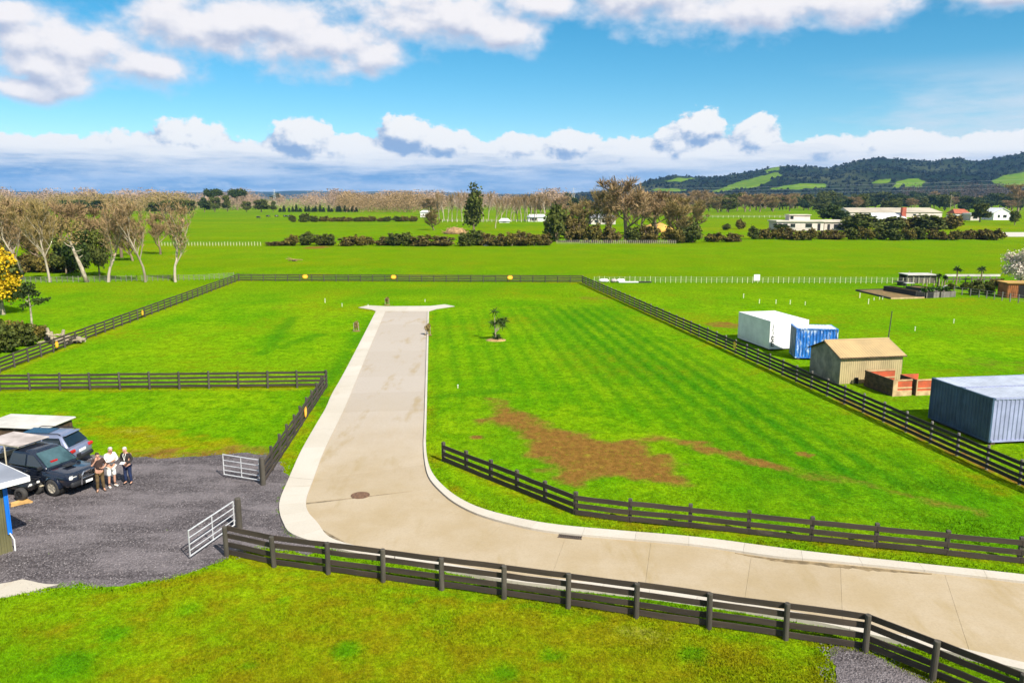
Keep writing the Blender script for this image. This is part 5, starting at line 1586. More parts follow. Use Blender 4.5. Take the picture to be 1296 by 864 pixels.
def build_sheds():
    # two grey containers side by side at the right edge
    a = G(1257.3, 503.8, 2.59)
    b = G(1179.2, 477.5, 2.59)
    d = (b - a).normalized()
    rz = math.atan2(d.y, d.x) - math.pi / 2
    xdir = Vector((math.cos(rz), math.sin(rz), 0))
    Wd = (b - a).length / 2
    base = Vector((a.x, a.y, 0))
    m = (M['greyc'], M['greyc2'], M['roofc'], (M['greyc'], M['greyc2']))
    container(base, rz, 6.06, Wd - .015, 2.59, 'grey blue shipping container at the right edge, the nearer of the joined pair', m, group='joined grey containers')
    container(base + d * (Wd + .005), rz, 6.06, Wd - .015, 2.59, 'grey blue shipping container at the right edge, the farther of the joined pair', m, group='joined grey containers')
    # blue container
    a, b, c = G(1008.4, 415.2, 2.6), G(990.3, 411.2, 2.6), G(1061.5, 416.4, 2.6)
    d = (c - a)
    d.z = 0
    rz = math.atan2(d.y, d.x)
    container((a.x, a.y, 0), rz, d.length, 2.3, 2.6, 'short blue shipping container with worn streaky paint', (M['bluec'], M['bluedk'], M['whiteroof'], M['bluec']), blank_end=False)
    # white cabin
    a, b, c = G(975.3, 406.2, 2.6), G(935.8, 394.3, 2.6), G(1024, 404.6, 2.6)
    d, e = c - a, b - a
    rz = math.atan2(d.y, d.x)
    w = (M['white'], M['white'], M['white'], M['white'])
    r = container((a.x, a.y, 0), rz, d.length, e.length, 2.6, 'white refrigerated container with dark upright lettering on its corner', w, name='white_container', ribs=False)
    # upright lettering, too small to read: a column of dark strokes and a bold block mark
    k = .30
    mk = MB()
    rnd = random.Random(2)
    for i in range(7):
        z = 1.42 + i * .13
        mk.box((k + .0, .008, z), (.16, .008, .03)).box((k + rnd.uniform(-.05, .05), .008, z + .05), (.035, .008, .07))
    mk.build('small_lettering', M['dark'], r)
    mk = MB()
    for i in range(5):
        z = .42 + i * .19
        mk.box((k, .008, z), (.30, .008, .075)).box((k - .10 + .05 * (i % 3), .008, z + .085), (.09, .008, .095))
    mk.build('bold_lettering', M['dark'], r)
    MB().box((d.length * .55, .005, 1.3), (.02, .02, 2.2)).build('door_seam', M['galv'], r)
    # tan iron shed
    A, B = G(1062, 486), G(1140, 482.5)
    d = B - A
    L = d.length
    rz = math.atan2(d.y, d.x)
    W, HE, HR = 3.9, 1.98, 2.78
    r = empty('garden_shed', A, rz, 'tan iron shed with gabled roof and grey gable end', 'shed')
    for nm, m_, Lw, Mx in (('front_wall', M['tan'], L, Matrix.Identity(4)), ('back_wall', M['tan'], L, Matrix.Translation((L, W, 0)) @ Matrix.Rotation(math.pi, 4, 'Z'))):
        mb = MB()
        corrugated(mb, Lw, HE, .17, .018, M_=Mx)
        mb.build(nm, m_, r)
    for x, nm in ((0, 'gable_wall'), (L, 'gable_wall')):
        mb = MB()
        s = .02 if x == 0 else -.02
        vs = [(x, .02, 0), (x, W - .02, 0), (x, W - .02, HE), (x, W / 2, HR - .03), (x, .02, HE)]
        mb.add(vs + [(p[0] + s, p[1], p[2]) for p in vs], [(0, 1, 2, 3, 4), (9, 8, 7, 6, 5)] + [(i, 5 + i, 5 + (i + 1) % 5, (i + 1) % 5) for i in range(5)])
        g = mb.build(nm, M['gable'] if x == 0 else M['tan'], r)
        if x == 0:
            for y in (.98, 1.95, 2.92):
                MB().box((-.006, y, HE / 2 + .1), (.010, .035, HE + .2)).build('cover_batten', M['gable'], g)
    ov = .18
    for s in (0, 1):
        y0, y1 = (-ov, W / 2) if s == 0 else (W + ov, W / 2)
        z0 = HE - ov * (HR - HE) / (W / 2) + .02
        mb = MB()
        n = 24
        xs = []
        for i in range(n):
            p = (L + 2 * ov) / n
            xs += [(-ov + i * p, 0), (-ov + i * p + p * .6, 0), (-ov + i * p + p * .75, .02), (-ov + i * p + p * .9, .02)]
        xs.append((L + ov, 0))
        k = len(xs)
        mb.add([(x, y0, z0 + z) for x, z in xs] + [(x, y1, HR + .02 + z) for x, z in xs], [(i, i + 1, k + i + 1, k + i) for i in range(k - 1)])
        mb.build('roof_sheet', M['tanroof'], r)
    MB().tube([(-ov, W / 2, HR + .03), (L + ov, W / 2, HR + .03)], .06, 8).build('ridge_cap', M['tanroof'], r)
    for x in (-ov + .02, L + ov - .02):
        for s in (0, 1):
            y0 = -ov if s == 0 else W + ov
            MB().tube([(x, y0, HE - .10), (x, W / 2, HR - .03)], .05, 4).build('barge_board', M['darktimber'] if x < 0 else M['tan'], r)
    MB().box((L / 2, -ov, HE - .10), (L + 2 * ov, .05, .06)).build('gutter', M['darktimber'], r)
    MB().box((1.28, -.07, .22), (.22, .12, .44)).build('meter_box', M['dark'], r)
    # timber pens with faded red panels in front of the shed
    a = G(1128.5, 501.5)
    r = empty('timber_pen', a, rz, 'open timber pen with faded red boards beside the tan shed', 'pen')
    w1 = (G(1155.5, 501.5) - a).length
    dp, ph = 3.0, 1.13
    def panel(mx, L_, inner, outer, nm='panel'):
        p = MB()
        p.box((L_ / 2, 0, ph / 2), (L_, .03, ph), M=mx)
        o = p.build(nm, outer, r)
        for z in (.09, ph * .5, ph - .05):
            MB().box((L_ / 2, -.032, z), (L_, .03, .10), M=mx).build('batten', M['timber'] if outer is not M['darktimber'] else M['darktimber'], o)
        for x in (.05, L_ / 2, L_ - .05):
            MB().box((x, .036, ph / 2), (.09, .04, ph), M=mx).build('stud', M['timber'], o)
        return o
    T, Rz = Matrix.Translation, lambda q: Matrix.Rotation(q, 4, 'Z')
    o = panel(Matrix.Identity(4), w1, M['redp'], M['redp'], 'front_panel')
    MB().box((.17, -.034, ph / 2), (.34, .05, ph)).box((w1 * .5, -.034, .20), (w1, .048, .38)).build('pale_board', M['timber'], r)
    panel(T((0, dp, 0)) @ Rz(-math.pi / 2), dp, M['redp'], M['darktimber'], 'side_panel')  # shade on the left side is painted in with dark timber
    panel(T((.1, dp, .0)), w1 + .8, M['redp'], M['redp'], 'back_panel')
    # nearer pieces continue to the right, as a second pen half hidden by the container
    a2 = G(1158.2, 500.5)
    r2 = empty('timber_pen', a2, rz, 'smaller red boarded timber pen between the open pen and the grey containers', 'pen')
    w2 = 1.35
    MB().box((w2 / 2, 0, .56), (w2, .03, 1.10)).build('front_panel', M['redp'], r2)
    for z, hh in ((.16, .32), (.50, .07), (1.06, .08)):
        MB().box((w2 / 2, -.03, z), (w2, .03, hh)).build('batten', M['timber'], r2)
    for x in (.04, w2 - .04):
        MB().box((x, -.034, .56), (.08, .04, 1.12)).build('stud', M['timber'], r2)
    MB().box((-.02, .8, .56), (.04, 1.6, 1.08)).build('side_panel', M['darktimber'], r2)  # left side in dark timber, its shade put into the colour
    MB().box((w2 / 2, 1.6, .56), (w2, .04, 1.08)).build('back_panel', M['redp'], r2)
    # dark pole behind the shed
    p = G(1121, 456)
    r = empty('aerial_pole', p, 0, 'thin dark leaning pole behind the tan shed', 'pole')
    MB().tube([(0, 0, -.2), (.06, 0, 2.0), (.16, 0, 4.0)], [.05, .045, .035], 6).build('pole', M['post'], r)
    MB().box((.16, 0, 4.0), (.09, .09, .05)).build('cap', M['dark'], r)

    # olive shed at the lower left corner, only its corner in view
    X0, Y1 = -18.55, 28.95
    for _ in range(60):                      # settle the corner under the pixel of the photograph
        u, v = PX(X0, Y1, 0)
        X0 += (16.5 - u) * .01
        Y1 += (v - 697) * .01
    c = Vector((X0, Y1, 0))
    q = G(-60, 722)
    d = q - c
    d.z = 0
    d.normalize()
    r = empty('corner_shed', c, math.atan2(d.y, d.x), 'olive ribbed shed with blue corner flashing and pale roof at the left edge', 'shed')
    sgn = 1 if (Matrix.Rotation(math.atan2(d.y, d.x), 3, 'Z') @ Vector((0, 1, 0))).x < 0 else -1
    Ls, Ws, Hs = 7.0, 5.0, 2.72
    mb = MB()
    Mx = Matrix.Identity(4) if sgn > 0 else Matrix.Scale(-1, 4, (0, 1, 0))
    corrugated(mb, Ls, Hs, .19, .03, M_=Mx)
    mb.build('right_wall', M['olive'], r)
    mb = MB()
    corrugated(mb, Ws, Hs, .19, .03, M_=Matrix.Scale(sgn, 4, (0, 1, 0)) @ Matrix.Rotation(math.pi / 2, 4, 'Z') @ Matrix.Scale(-1, 4, (0, 1, 0)))
    mb.build('back_wall', M['bluetrim'], r)
    MB().box((.055, -.012 * sgn, Hs / 2 + .35), (.10, .04, Hs - .7)).box((-.02, .06 * sgn, Hs / 2 + .35), (.04, .2, Hs - .7)).build('corner_flashing', M['bluetrim'], r)
    MB().tube([(-.05, -.07 * sgn, .02), (-.06, -.07 * sgn, .45), (.06, -.09 * sgn, .75)], .028, 6).build('downpipe', M['white'], r)
    MB().box((Ls / 2 - .32, sgn * (Ws / 2 - .22), Hs + .10), (Ls + .66, Ws + .5, .05)).build('roof', M['shedroof'], r)
    MB().box((-.665, sgn * (Ws / 2 - .22), Hs + .04), (.03, Ws + .5, .2)).box((Ls / 2 - .32, -sgn * .485, Hs + .04), (Ls + .66, .03, .2)).build('fascia', M['white'], r)

# ================================================================== SMALL THINGS IN THE PADDOCKS
def build_small():
    # white pegs
    pegs = [(941, 377, 5), (961, 384, 5), (982, 384.5, 5), (1000, 385, 5), (1019, 386, 4), (1099, 384.5, 6), (1088, 377, 6), (1106, 380, 3), (1113, 379, 3), (1117, 379, 3), (1158, 418.5, 5), (1207, 409, 5), (579.5, 491, 4), (411.5, 383, 5), (433, 388, 4), (538, 382, 3), (466, 388.5, 3)]
    for i, (u, v, h) in enumerate(pegs):
        p = G(u, v)
        hh = h * p.y / F
        lab = {11: 'white survey peg farthest right, in the open paddock', 10: 'white survey peg right of the dark pole behind the shed', 12: 'tiny white marker in the mown lawn right of the driveway', 13: 'pale peg on the lawn left of the driveway end', 14: 'small pale peg just left of the driveway end', 15: 'small pale peg behind the driveway end', 16: 'white peg at the left tip of the driveway end'}.get(i, 'short white survey peg in the paddock beyond the white container')
        r = empty('survey_peg', p, 0, lab, 'peg', 'white survey pegs')
        w = max(.07, .16 * hh)
        MB().box((0, 0, hh / 2 - .05), (w, w, hh + .1), top=(.8, .8)).build('stake', M['peg'], r)
        MB().box((0, 0, hh + .01), (w * 1.15, w * 1.15, .04)).build('cap', M['white'], r)
    # pale batten fence across the right paddock
    def batten_fence(label, ln, n, h, w, wires, m, group, name='wire_fence', wr=.012):
        a = [Vector((*q, 0)) for q in g2(ln)]
        r = empty(name, a[0], 0, label, 'fence', group)
        pm = MB().box((0, 0, h / 2 - .08), (w, w, h + .16)).mesh('post', m)
        tot = sum((q - p).length for p, q in zip(a[:-1], a[1:]))
        rnd = random.Random(n)
        for i in range(n):
            s = tot * i / (n - 1)
            for p, q in zip(a[:-1], a[1:]):
                if s <= (q - p).length + 1e-6:
                    break
                s -= (q - p).length
            o = put('post', pm, r, p.lerp(q, s / (q - p).length) - a[0], rnd.uniform(-.2, .2), (1, 1, rnd.uniform(.82, 1.1)))
            o.rotation_euler.x = rnd.gauss(0, .03)
        for k in range(wires):
            z = h * (k + 1) / wires * .94
            MB().tube([p - a[0] + Vector((0, 0, z)) for p in a], wr, 4).build('wire', M['wire'], r)
        return r
    batten_fence('pale batten and wire fence across the right paddock', [(752, 357.5), (1100, 358.5), (1176, 359)], 66, .95, .055, 4, M['peg'], 'wire fences')
    batten_fence('pale wire fence under the left bare trees', [(-40, 358), (60, 357.5), (255, 354.5), (296, 352)], 52, .9, .07, 4, M['greypost'], 'wire fences')
    batten_fence('far pale wire fence left of the broken hedge', [(205, 311), (330, 311)], 34, 1.0, .09, 2, M['peg'], 'wire fences', wr=.015)
    batten_fence('garden fence of pale posts running to the rusty shed', [(1207, 372), (1240, 376), (1300, 385), (1330, 390)], 13, 1.05, .10, 3, M['greypost'], 'wire fences')
    batten_fence('dark paling fence below the central clump', [(705, 308.5), (855, 308.5)], 60, 1.0, .14, 2, M['oldtimber'], 'wire fences', wr=.03)
    # white post and rail fences of the far paddock
    for lab, u0, u1, v in (('far white rail fence right of the central clump', 876, 1000, 275.5), ('far white rail fence behind the tall narrow evergreen', 560, 760, 281), ):
        r = batten_fence(lab, [(u0, v), (u1, v)], int((u1 - u0) / 6), 1.4, .20, 2, M['peg'], 'far white rail fences', name='rail_fence', wr=.06)
    # white square board on the batten fence
    p = G(957.5, 357)
    r = empty('notice_board', p, 0, 'white square board standing on the pale batten fence', 'sign')
    MB().box((0, -.07, .72), (.95, .04, .95)).build('panel', M['white'], r)
    for x in (-.35, .35):
        MB().box((x, 0, .5), (.08, .08, 1.1)).build('leg', M['oldtimber'], r)
    # white wrapped bundle and long pipes behind the back corner
    p = G(764, 357.5)
    r = empty('wrapped_bundle', p, 0, 'white and pink wrapped bundles lying behind the back corner of the fence', 'bundle')
    for x, w, m_ in ((0, 1.5, 'white'), (1.55, .9, 'dirtypanel'), (2.65, 1.3, 'white')):
        MB().loft([[(x + w * (i / 5 - .5), .38 * s * math.cos(q), .3 + .3 * s * math.sin(q)) for q in [k * 6.283 / 8 for k in range(8)]] for i, s in ((0, .5), (1, .95), (2, 1.0), (3, .9), (4, 1.0), (5, .5))]).build('bale', M[m_], r, True)
    p = G(785, 358)
    r = empty('pipe_stack', p, 0, 'pale pipe and dark board lying in the grass behind the back corner', 'pipes')
    MB().tube([(-.2, 0, .12), (2.8, .05, .12)], .12, 8).build('pipe', M['white'], r)
    MB().box((3.0, .5, .10), (3.8, .5, .18)).build('board', M['dark'], r)
    # young trees by the drive
    def guard_tree(u, v, hpx, label):
        p = G(u, v)
        h = hpx * p.y / F
        r = empty('young_tree', p, 0, label, 'tree', 'newly planted trees beside the drive')
        MB().tube([(0, 0, -.05), (.02, 0, h * .6), (0, .02, h)], [.03, .02, .01], 5).build('trunk', M['bark2'], r)
        put('crown', quad_mesh('crown', crown_quads(int(u), [(0, 0, h * .62, h * .22, h * .36), (0.05, 0, h * .85, h * .14, h * .16)], 260, .055, .2), M['twig2']), r)
        for x, y in ((-.22, -.1), (.22, .1)):
            MB().box((x, y, h * .42), (.045, .045, h * .85)).build('stake', M['oldtimber'], r)
        MB().ball((0, 0, .0), (.42, .38, .10), 10, 4).build('mulch', M['brownsoil'], r)
    guard_tree(451, 419, 13, 'small young tree on the grass left of the white footpath')
    guard_tree(541.5, 424, 15, 'small young tree at the right edge of the driveway')
    guard_tree(490, 386, 10, 'small young tree behind the driveway end')
    # young broadleaf with a mound of bark
    p = G(627.5, 430.5)
    s = p.y / F
    r = empty('cabbage_tree', p, 0, 'tufted young tree on a ring of bark in the mown lawn', 'tree')
    mb = MB()
    mb.tube([(0, 0, -.05), (-.05, 0, 12 * s), (-.10, 0, 26 * s), (-.12, 0, 34 * s)], [.075, .06, .04, .03], 6)
    for dx, dz in ((11, 24), (-3, 22), (5, 25), (9, 18)):
        mb.tube([(-.05, 0, 10 * s), (dx * .5 * s, .05, (10 + (dz - 10) * .6) * s), (dx * s, .08, dz * s)], [.045, .035, .02], 5)
    mb.build('trunk', M['bark'], r)
    tuft = [(-.12, 0, 37 * s, 9), (11 * s, .08, 26 * s, 9), (-4 * s, 0, 23 * s, 8), (5 * s, .06, 25 * s, 9), (9 * s, .06, 19 * s, 7), (0, 0, 22 * s, 8), (-1 * s, .05, 5 * s, 8), (4 * s, 0, 4 * s, 7), (1 * s, -.2, 3 * s, 6), (8 * s, .1, 22 * s, 7)]
    put('crown', quad_mesh('crown', spikes(tuft, s, 46, 3), M['palm']), r)
    mb = MB()
    mb.ball((0, 0, -.02), (.98, .85, .17), 16, 5)
    mb.build('bark_ring', M['soil'], r, True)

def spikes(tufts, s, n, seed, w=.035):
    rng = np.random.default_rng(seed)
    out = []
    for (x, y, z, L) in tufts:
        d = rng.normal(size=(n, 3))
        d[:, 2] = d[:, 2] * .7 + .25
        d /= np.linalg.norm(d, axis=1, keepdims=True)
        c = np.array([[x, y, z]])
        l = rng.uniform(.55, 1.1, (n, 1)) * L * s
        side = np.cross(d, rng.normal(size=(n, 3)))
        side /= np.linalg.norm(side, axis=1, keepdims=True)
        mid = c + d * l * .55
        tip = c + d * l - np.array([[0, 0, 1]]) * l * .22
        out.append(np.stack([c + d * 0, mid - side * w, tip, mid + side * w], 1))
    return np.concatenate(out)

def build_garden():
    # raised beds
    pts = [Vector((*q, 0)) for q in g2([(1083, 368), (1118, 367), (1170, 377.5), (1127, 378.5)])]
    c = sum(pts, Vector()) / 4
    r = empty('garden_bed', c, 0, 'flat brown garden bed edged with timber, left of the black planter', 'garden bed')
    MB().prism([tuple((p - c)[:2]) for p in pts], -.05, .10).build('soil', M['brownsoil'], r)
    for i in range(4):
        a, b = pts[i] - c, pts[(i + 1) % 4] - c
        d = (b - a).normalized()
        MB().box((0, 0, 0), ((b - a).length - .1, .12, .26)).build('edging', M['timber'] if i == 2 else M['dark'], r, loc=(a + b) / 2 + Vector((0, 0, .07)), rz=math.atan2(d.y, d.x))
    def planter(a, b, depth, h, label, m, plants, name='planter_box'):
        A, B = G(*a), G(*b)
        d = B - A
        r = empty(name, A, math.atan2(d.y, d.x), label, 'planter')
        L = d.length
        for nm, c_, s_ in (('front_panel', (L / 2, 0, h / 2), (L, .06, h)), ('back_panel', (L / 2, depth, h / 2), (L, .06, h)), ('end_panel', (.03, depth / 2, h / 2), (.06, depth - .07, h)), ('end_panel', (L - .03, depth / 2, h / 2), (.06, depth - .07, h))):
            MB().box(c_, s_).build(nm, M[m], r)
        MB().box((L / 2, depth / 2, h * .42), (L - .13, depth - .07, h * .8)).build('soil', M['brownsoil'], r)
        if plants:
            bl = [(L * (i + .5) / plants, depth / 2, h + .25, .45, .35) for i in range(plants)]
            put('plants', quad_mesh('plants', crown_quads(int(a[0]), bl, 130 * plants, .10, .1), M['garden']), r)
    planter((1118, 368.5), (1172, 377.5), 1.1, .75, 'long low black planter beside the brown garden bed', 'dark', 0)
    planter((1172, 377.5), (1188.5, 376.3), 1.6, .75, 'grey planter box with green plants, nearest the black planter', 'greypost', 2)
    planter((1190.5, 376.5), (1209, 375.5), 1.6, .75, 'grey planter box with green plants, right of its twin', 'greypost', 2)
    planter((1146, 367), (1172, 370), 2.2, .55, 'black planter behind the long one, full of dark soil', 'dark', 0)
    p = G(1141, 361)
    r = empty('water_tub', p, 0, 'round black tub left of the shade house', 'tub')
    MB().tube([(0, 0, 0), (0, 0, .5), (0, 0, .58)], [.62, .68, .70], 14, cap=True).build('tub', M['dark'], r)
    MB().tube([(0, 0, .56), (0, 0, .59)], [.72, .72], 14).build('rim', M['rubber'], r)
    p = G(1150, 365)
    r = empty('work_table', p, 0, 'small table with a pale top beside the shade house', 'table')
    MB().box((0, 0, .80), (1.3, .8, .06)).build('table_top', M['whitelid'], r)
    leg = MB().box((0, 0, .385), (.07, .07, .77)).mesh('leg', M['dark'])
    for x in (-.55, .55):
        for y in (-.32, .32):
            put('leg', leg, r, (x, y, 0))
    MB().box((0, 0, .3), (1.1, .66, .05)).build('shelf', M['dark'], r)
    # low shade house with pale top rail
    A, B = G(1148, 358.5), G(1186, 358.5)
    r = empty('shade_house', A, 0, 'low dark shade house with a pale top rail behind the planters', 'shade house')
    L = (B - A).length
    MB().box((L / 2, 1.5, 1.28), (L, 3.0, .12)).build('roof', M['whitelid'], r)
    MB().box((L / 2, .35, .60), (L - .2, .02, 1.2)).build('mesh_wall', M['shade'], r)
    MB().box((L / 2, 2.9, .60), (L - .2, .02, 1.2)).build('mesh_wall', M['shade'], r)
    pm = MB().box((0, 0, .61), (.10, .10, 1.22)).mesh('post', M['greypost'])
    for i in range(6):
        put('post', pm, r, (.06 + (L - .12) * i / 5, .25, 0))
    A, B = G(1195, 357.5), G(1262, 357)
    r = empty('white_rail_fence', A, 0, 'long low white rail fence behind the garden palms', 'fence')
    L = (B - A).length
    MB().box((L / 2, 0, 1.12), (L, .06, .34)).build('top_rail', M['whitelid'], r)
    MB().box((L / 2, 0, .52), (L, .05, .22)).build('rail', M['shade'], r)
    pm = MB().box((0, .09, .62), (.12, .12, 1.25)).mesh('post', M['greypost'])
    for i in range(9):
        put('post', pm, r, (L * (i + .5) / 9, 0, 0))
    # stakes among the beds
    for i, (u, v, h) in enumerate(((1168, 361, 9), (1173, 362, 9), (1182, 363, 8), (1188, 364, 11), (1192, 362, 8), (1150, 352, 9), (1178, 350, 8))):
        p = G(u, v)
        r = empty('garden_stake', p, 0, 'pale upright stake among the garden planters', 'stake', 'stakes among the planters')
        MB().box((0, 0, h * p.y / F / 2), (.10, .10, h * p.y / F)).build('stake', M['oldtimber'], r)
        MB().box((0, 0, h * p.y / F + .02), (.12, .12, .04)).build('cap', M['greypost'], r)
    # palms
    for u, v, h, wd, lab in ((1187, 361, 17, 6, 'small palm nearest the shade house'), (1195, 362, 16, 6, 'small bushy palm second in the garden row'), (1210, 360, 24, 9, 'tallest garden palm, above the white rail fence'), (1241, 359, 23, 9, 'garden palm nearest the blossom tree'), (1232, 368, 14, 8, 'low palm in front of the white rail fence')):
        p = G(u, v)
        s = p.y / F
        r = empty('garden_palm', p, 0, lab, 'palm', 'palms in the garden')
        MB().tube([(0, 0, -.05), (.03, 0, h * .5 * s), (0, 0, (h - 5) * s)], [.12, .10, .08], 6).build('trunk', M['bark2'], r)
        put('crown', quad_mesh('crown', spikes([(0, 0, (h - 5) * s, wd * .8), (0, 0, (h - 4) * s, wd * .7)], s, 40, int(u), .07), M['palm']), r)
    for u, v, h, w, lab in ((1236, 373, 19, 22, 'leafy green shrub beside the garden fence'), (1250, 372, 17, 16, 'light green shrub right of the leafy garden shrub'), (1203, 366, 8, 12, 'low garden plant by the white heap'), (1222, 366, 9, 14, 'low garden plant behind the garden fence')):
        tree('shrub3', u, v, h, w, 'garden_shrub', lab, 'shrub', 'garden shrubs')
    for u, lab, m_ in ((1199, 'white folded tarpaulin heap by the garden path', 'whitelid'), (1208, 'small green covered heap beside the white tarpaulin', 'garden')):
        p = G(u, 365)
        r = empty('tarpaulin_heap', p, 0, lab, 'heap')
        mb = MB()
        rnd = random.Random(u)
        mb.loft([[(q * math.cos(a) * rnd.uniform(.85, 1.1), q * .7 * math.sin(a), z) for a in [k * 6.283 / 10 for k in range(10)]] for q, z in ((.75, 0), (.7, .2), (.5, .38), (.2, .48))])
        mb.build('cover', M[m_], r)
        MB().box((0, -.35, .05), (.5, .2, .1)).build('weight', M['dark'], r)
    # rusty shed and blossom tree
    p = G(1274, 377)
    r = empty('rusty_shed', p, -.12, 'small rust brown shed under the blossom tree at the right edge', 'shed')
    MB().box((1.5, 1.3, .95), (3.0, 2.6, 1.9)).build('wall', M['rust'], r)
    MB().box((1.5, 1.3, 1.97), (3.4, 3.0, .10), top=(1, 1)).build('roof', M['clay'], r)
    MB().box((1.95, -.02, .85), (1.3, .05, 1.65)).build('doorway', M['void'], r)
    for i in range(6):
        MB().box((.1 + i * .24, -.03, .95), (.03, .04, 1.86)).build('batten', M['rust'], r)
    tree('blossom', 1292, 366, 54, 48, 'blossom_tree', 'white blossom tree beside the rusty shed at the right edge', 'tree')
    tree('shrub', 1262, 361, 9, 26, 'garden_shrub', 'dark low shrub under the blossom tree', 'shrub')
    # woodpile and broken timber by the left fence
    p = G(56, 434)
    s = p.y / F
    r = empty('woodpile', p, 0, 'heap of weathered timber beside the left fence', 'woodpile')
    rnd = random.Random(12)
    for i in range(26):
        L = rnd.uniform(10, 34) * s
        x, z = rnd.uniform(4, 46) * s, rnd.uniform(2, 16) * s * (1 if i % 2 else .7)
        if x > 26 * s:
            z *= .55
        a = rnd.gauss(0, .25)
        MB().box((0, 0, 0), (L, .20, .12), bev=.01).build('plank', M['oldtimber'], r, loc=(x, rnd.uniform(-.8, .8), z), rz=a).rotation_euler.y = rnd.gauss(.15, .3)
    for x, h in ((1, 16), (9, 20), (20, 17), (12, 15)):
        o = MB().tube([(0, 0, -.1), (rnd.gauss(0, .2), 0, h * s)], [.16, .13], 7).build('log', M['oldtimber'], r, loc=(x * s, rnd.uniform(-.6, .6), 0))
        o.rotation_euler.y = rnd.gauss(0, .15)
    MB().box((6 * s, .1, 4 * s), (9 * s, .5, 8 * s)).build('hollow', M['void'], r)

def build_far():
    # heaps
    def heap(u, v, wpx, hpx, label, name, m, cat, sticks=0, seed=1):
        p = G(u, v)
        s = p.y / F
        r = empty(name, p, 0, label, cat)
        rnd = random.Random(seed)
        mb = MB()
        rings = []
        for f, z in ((1, -.03), (.86, .35), (.6, .72), (.3, .94), (.06, 1)):
            rings.append([(wpx * s / 2 * f * math.cos(a) * rnd.uniform(.82, 1.12), wpx * s / 3.2 * f * math.sin(a), hpx * s * z * rnd.uniform(.85, 1.1)) for a in [k * 6.283 / 14 for k in range(14)]])
        mb.loft(rings)
        mb.build('mound', M[m], r, True)
        if sticks:
            st = MB()
            for i in range(sticks):
                a, q = rnd.uniform(0, 6.28), rnd.random() ** .5
                c = Vector((wpx * s / 2.1 * q * math.cos(a), wpx * s / 3.4 * q * math.sin(a), hpx * s * (1 - q) + .1))
                d = Vector((rnd.gauss(0, 1), rnd.gauss(0, 1), rnd.gauss(.2, .4))).normalized() * rnd.uniform(.8, 2.2)
                st.tube([c - d, c + d], rnd.uniform(.05, .12), 4)
            st.build('branches', M['slash'], r)
    heap(576, 296, 30, 8.5, 'brown mound of cut branches near the tall narrow evergreen', 'debris_mound', 'slash', 'mound', 70, 3)
    heap(832, 294, 50, 11, 'orange clay bank behind the central clump', 'clay_bank', 'clay', 'mound', 0, 5)
    heap(722, 296, 26, 12, 'small orange clay bank left of the pale farm buildings', 'clay_bank', 'clay', 'mound', 0, 6)
    heap(688, 309, 9, 4, 'small orange heap at the foot of the middle hedge', 'clay_heap', 'clay', 'mound', 0, 7)
    heap(615, 311, 9, 2.4, 'pale flat stone heap in front of the middle hedge', 'stone_heap', 'whitelid', 'mound', 0, 8)
    heap(372, 330.5, 5, 2.2, 'dark clod with a pale stick in the middle paddock', 'clod', 'darktimber', 'mound', 3, 9)
    # buildings
    def house(u0, u1, v, hw, rise, depth, label, wall, roof, windows, name='house', cat='house', doors=(), gable_front=False, chimney=None, flat=False):
        A, B = G(u0, v), G(u1, v)
        s = A.y / F
        L, h, rr = (B - A).length, hw * s, rise * s
        r = empty(name, A, math.atan2(B.y - A.y, B.x - A.x), label, cat)
        MB().box((L / 2, depth / 2, h / 2), (L, depth, h)).build('wall', M[wall], r)
        o = .5
        if flat:
            MB().box((L / 2, depth / 2, h + rr / 2 + .01), (L + 2 * o, depth + 2 * o, rr)).build('roof', M[roof], r)
        else:
            mb = MB()
            if gable_front:
                vs = [(-o, -o, h), (L + o, -o, h), (L / 2, -o, h + rr), (-o, depth + o, h), (L + o, depth + o, h), (L / 2, depth + o, h + rr)]
                vs += [(x, y, z + .25) for x, y, z in vs]
                fs = [(6, 8, 11, 9), (8, 7, 10, 11), (0, 3, 5, 2), (2, 5, 4, 1), (0, 2, 8, 6), (2, 1, 7, 8), (3, 9, 11, 5), (5, 11, 10, 4), (0, 6, 9, 3), (1, 4, 10, 7)]
                MB().add([(0, -.0, h), (L, 0, h), (L / 2, 0, h + rr), (0, depth, h), (L, depth, h), (L / 2, depth, h + rr)], [(0, 1, 2), (3, 5, 4)]).build('gable', M[wall], r)
            else:
                vs = [(-o, -o, h), (L + o, -o, h), (L + o, depth + o, h), (-o, depth + o, h), (o * 2, depth / 2, h + rr), (L - o * 2, depth / 2, h + rr)]
                fs = [(0, 1, 5, 4), (1, 2, 5), (2, 3, 4, 5), (3, 0, 4), (3, 2, 1, 0)]
            mb.add(vs, fs)
            mb.build('roof', M[roof], r)
        for x, w_, z, hh in windows:
            f = MB().box((x * L, -.04, z * h), (w_ * L, .06, hh * h)).build('window', M['window'], r)
            MB().box((x * L, -.06, (z - hh / 2) * h - .06), (w_ * L + .2, .12, .12)).build('sill', M['white'], f)
        for x, w_, hh in doors:
            MB().box((x * L, -.04, hh * h / 2), (w_ * L, .06, hh * h)).build('door', M['dark'], r)
        if chimney:
            MB().box((chimney[0] * L, depth * .3, h + rr * .5 + chimney[1] * s / 2), (chimney[2] * s, chimney[2] * s, chimney[1] * s + rr)).build('chimney', M['brick'], r)
        return r
    r = house(983, 1042, 292, 11, 1.6, 10, 'long flat roofed pale pink house behind the right hedge', 'cream', 'creamroof', [(.18, .09, .58, .42), (.34, .10, .58, .42), (.68, .14, .58, .45), (.06, .05, .55, .5)], flat=True, doors=[(.9, .06, .8)])
    s = G(983, 292).y / F
    MB().box((32 * s, 6, 15.5 * s), (26 * s, 5, 7 * s)).build('upper_storey', M['cream'], r)
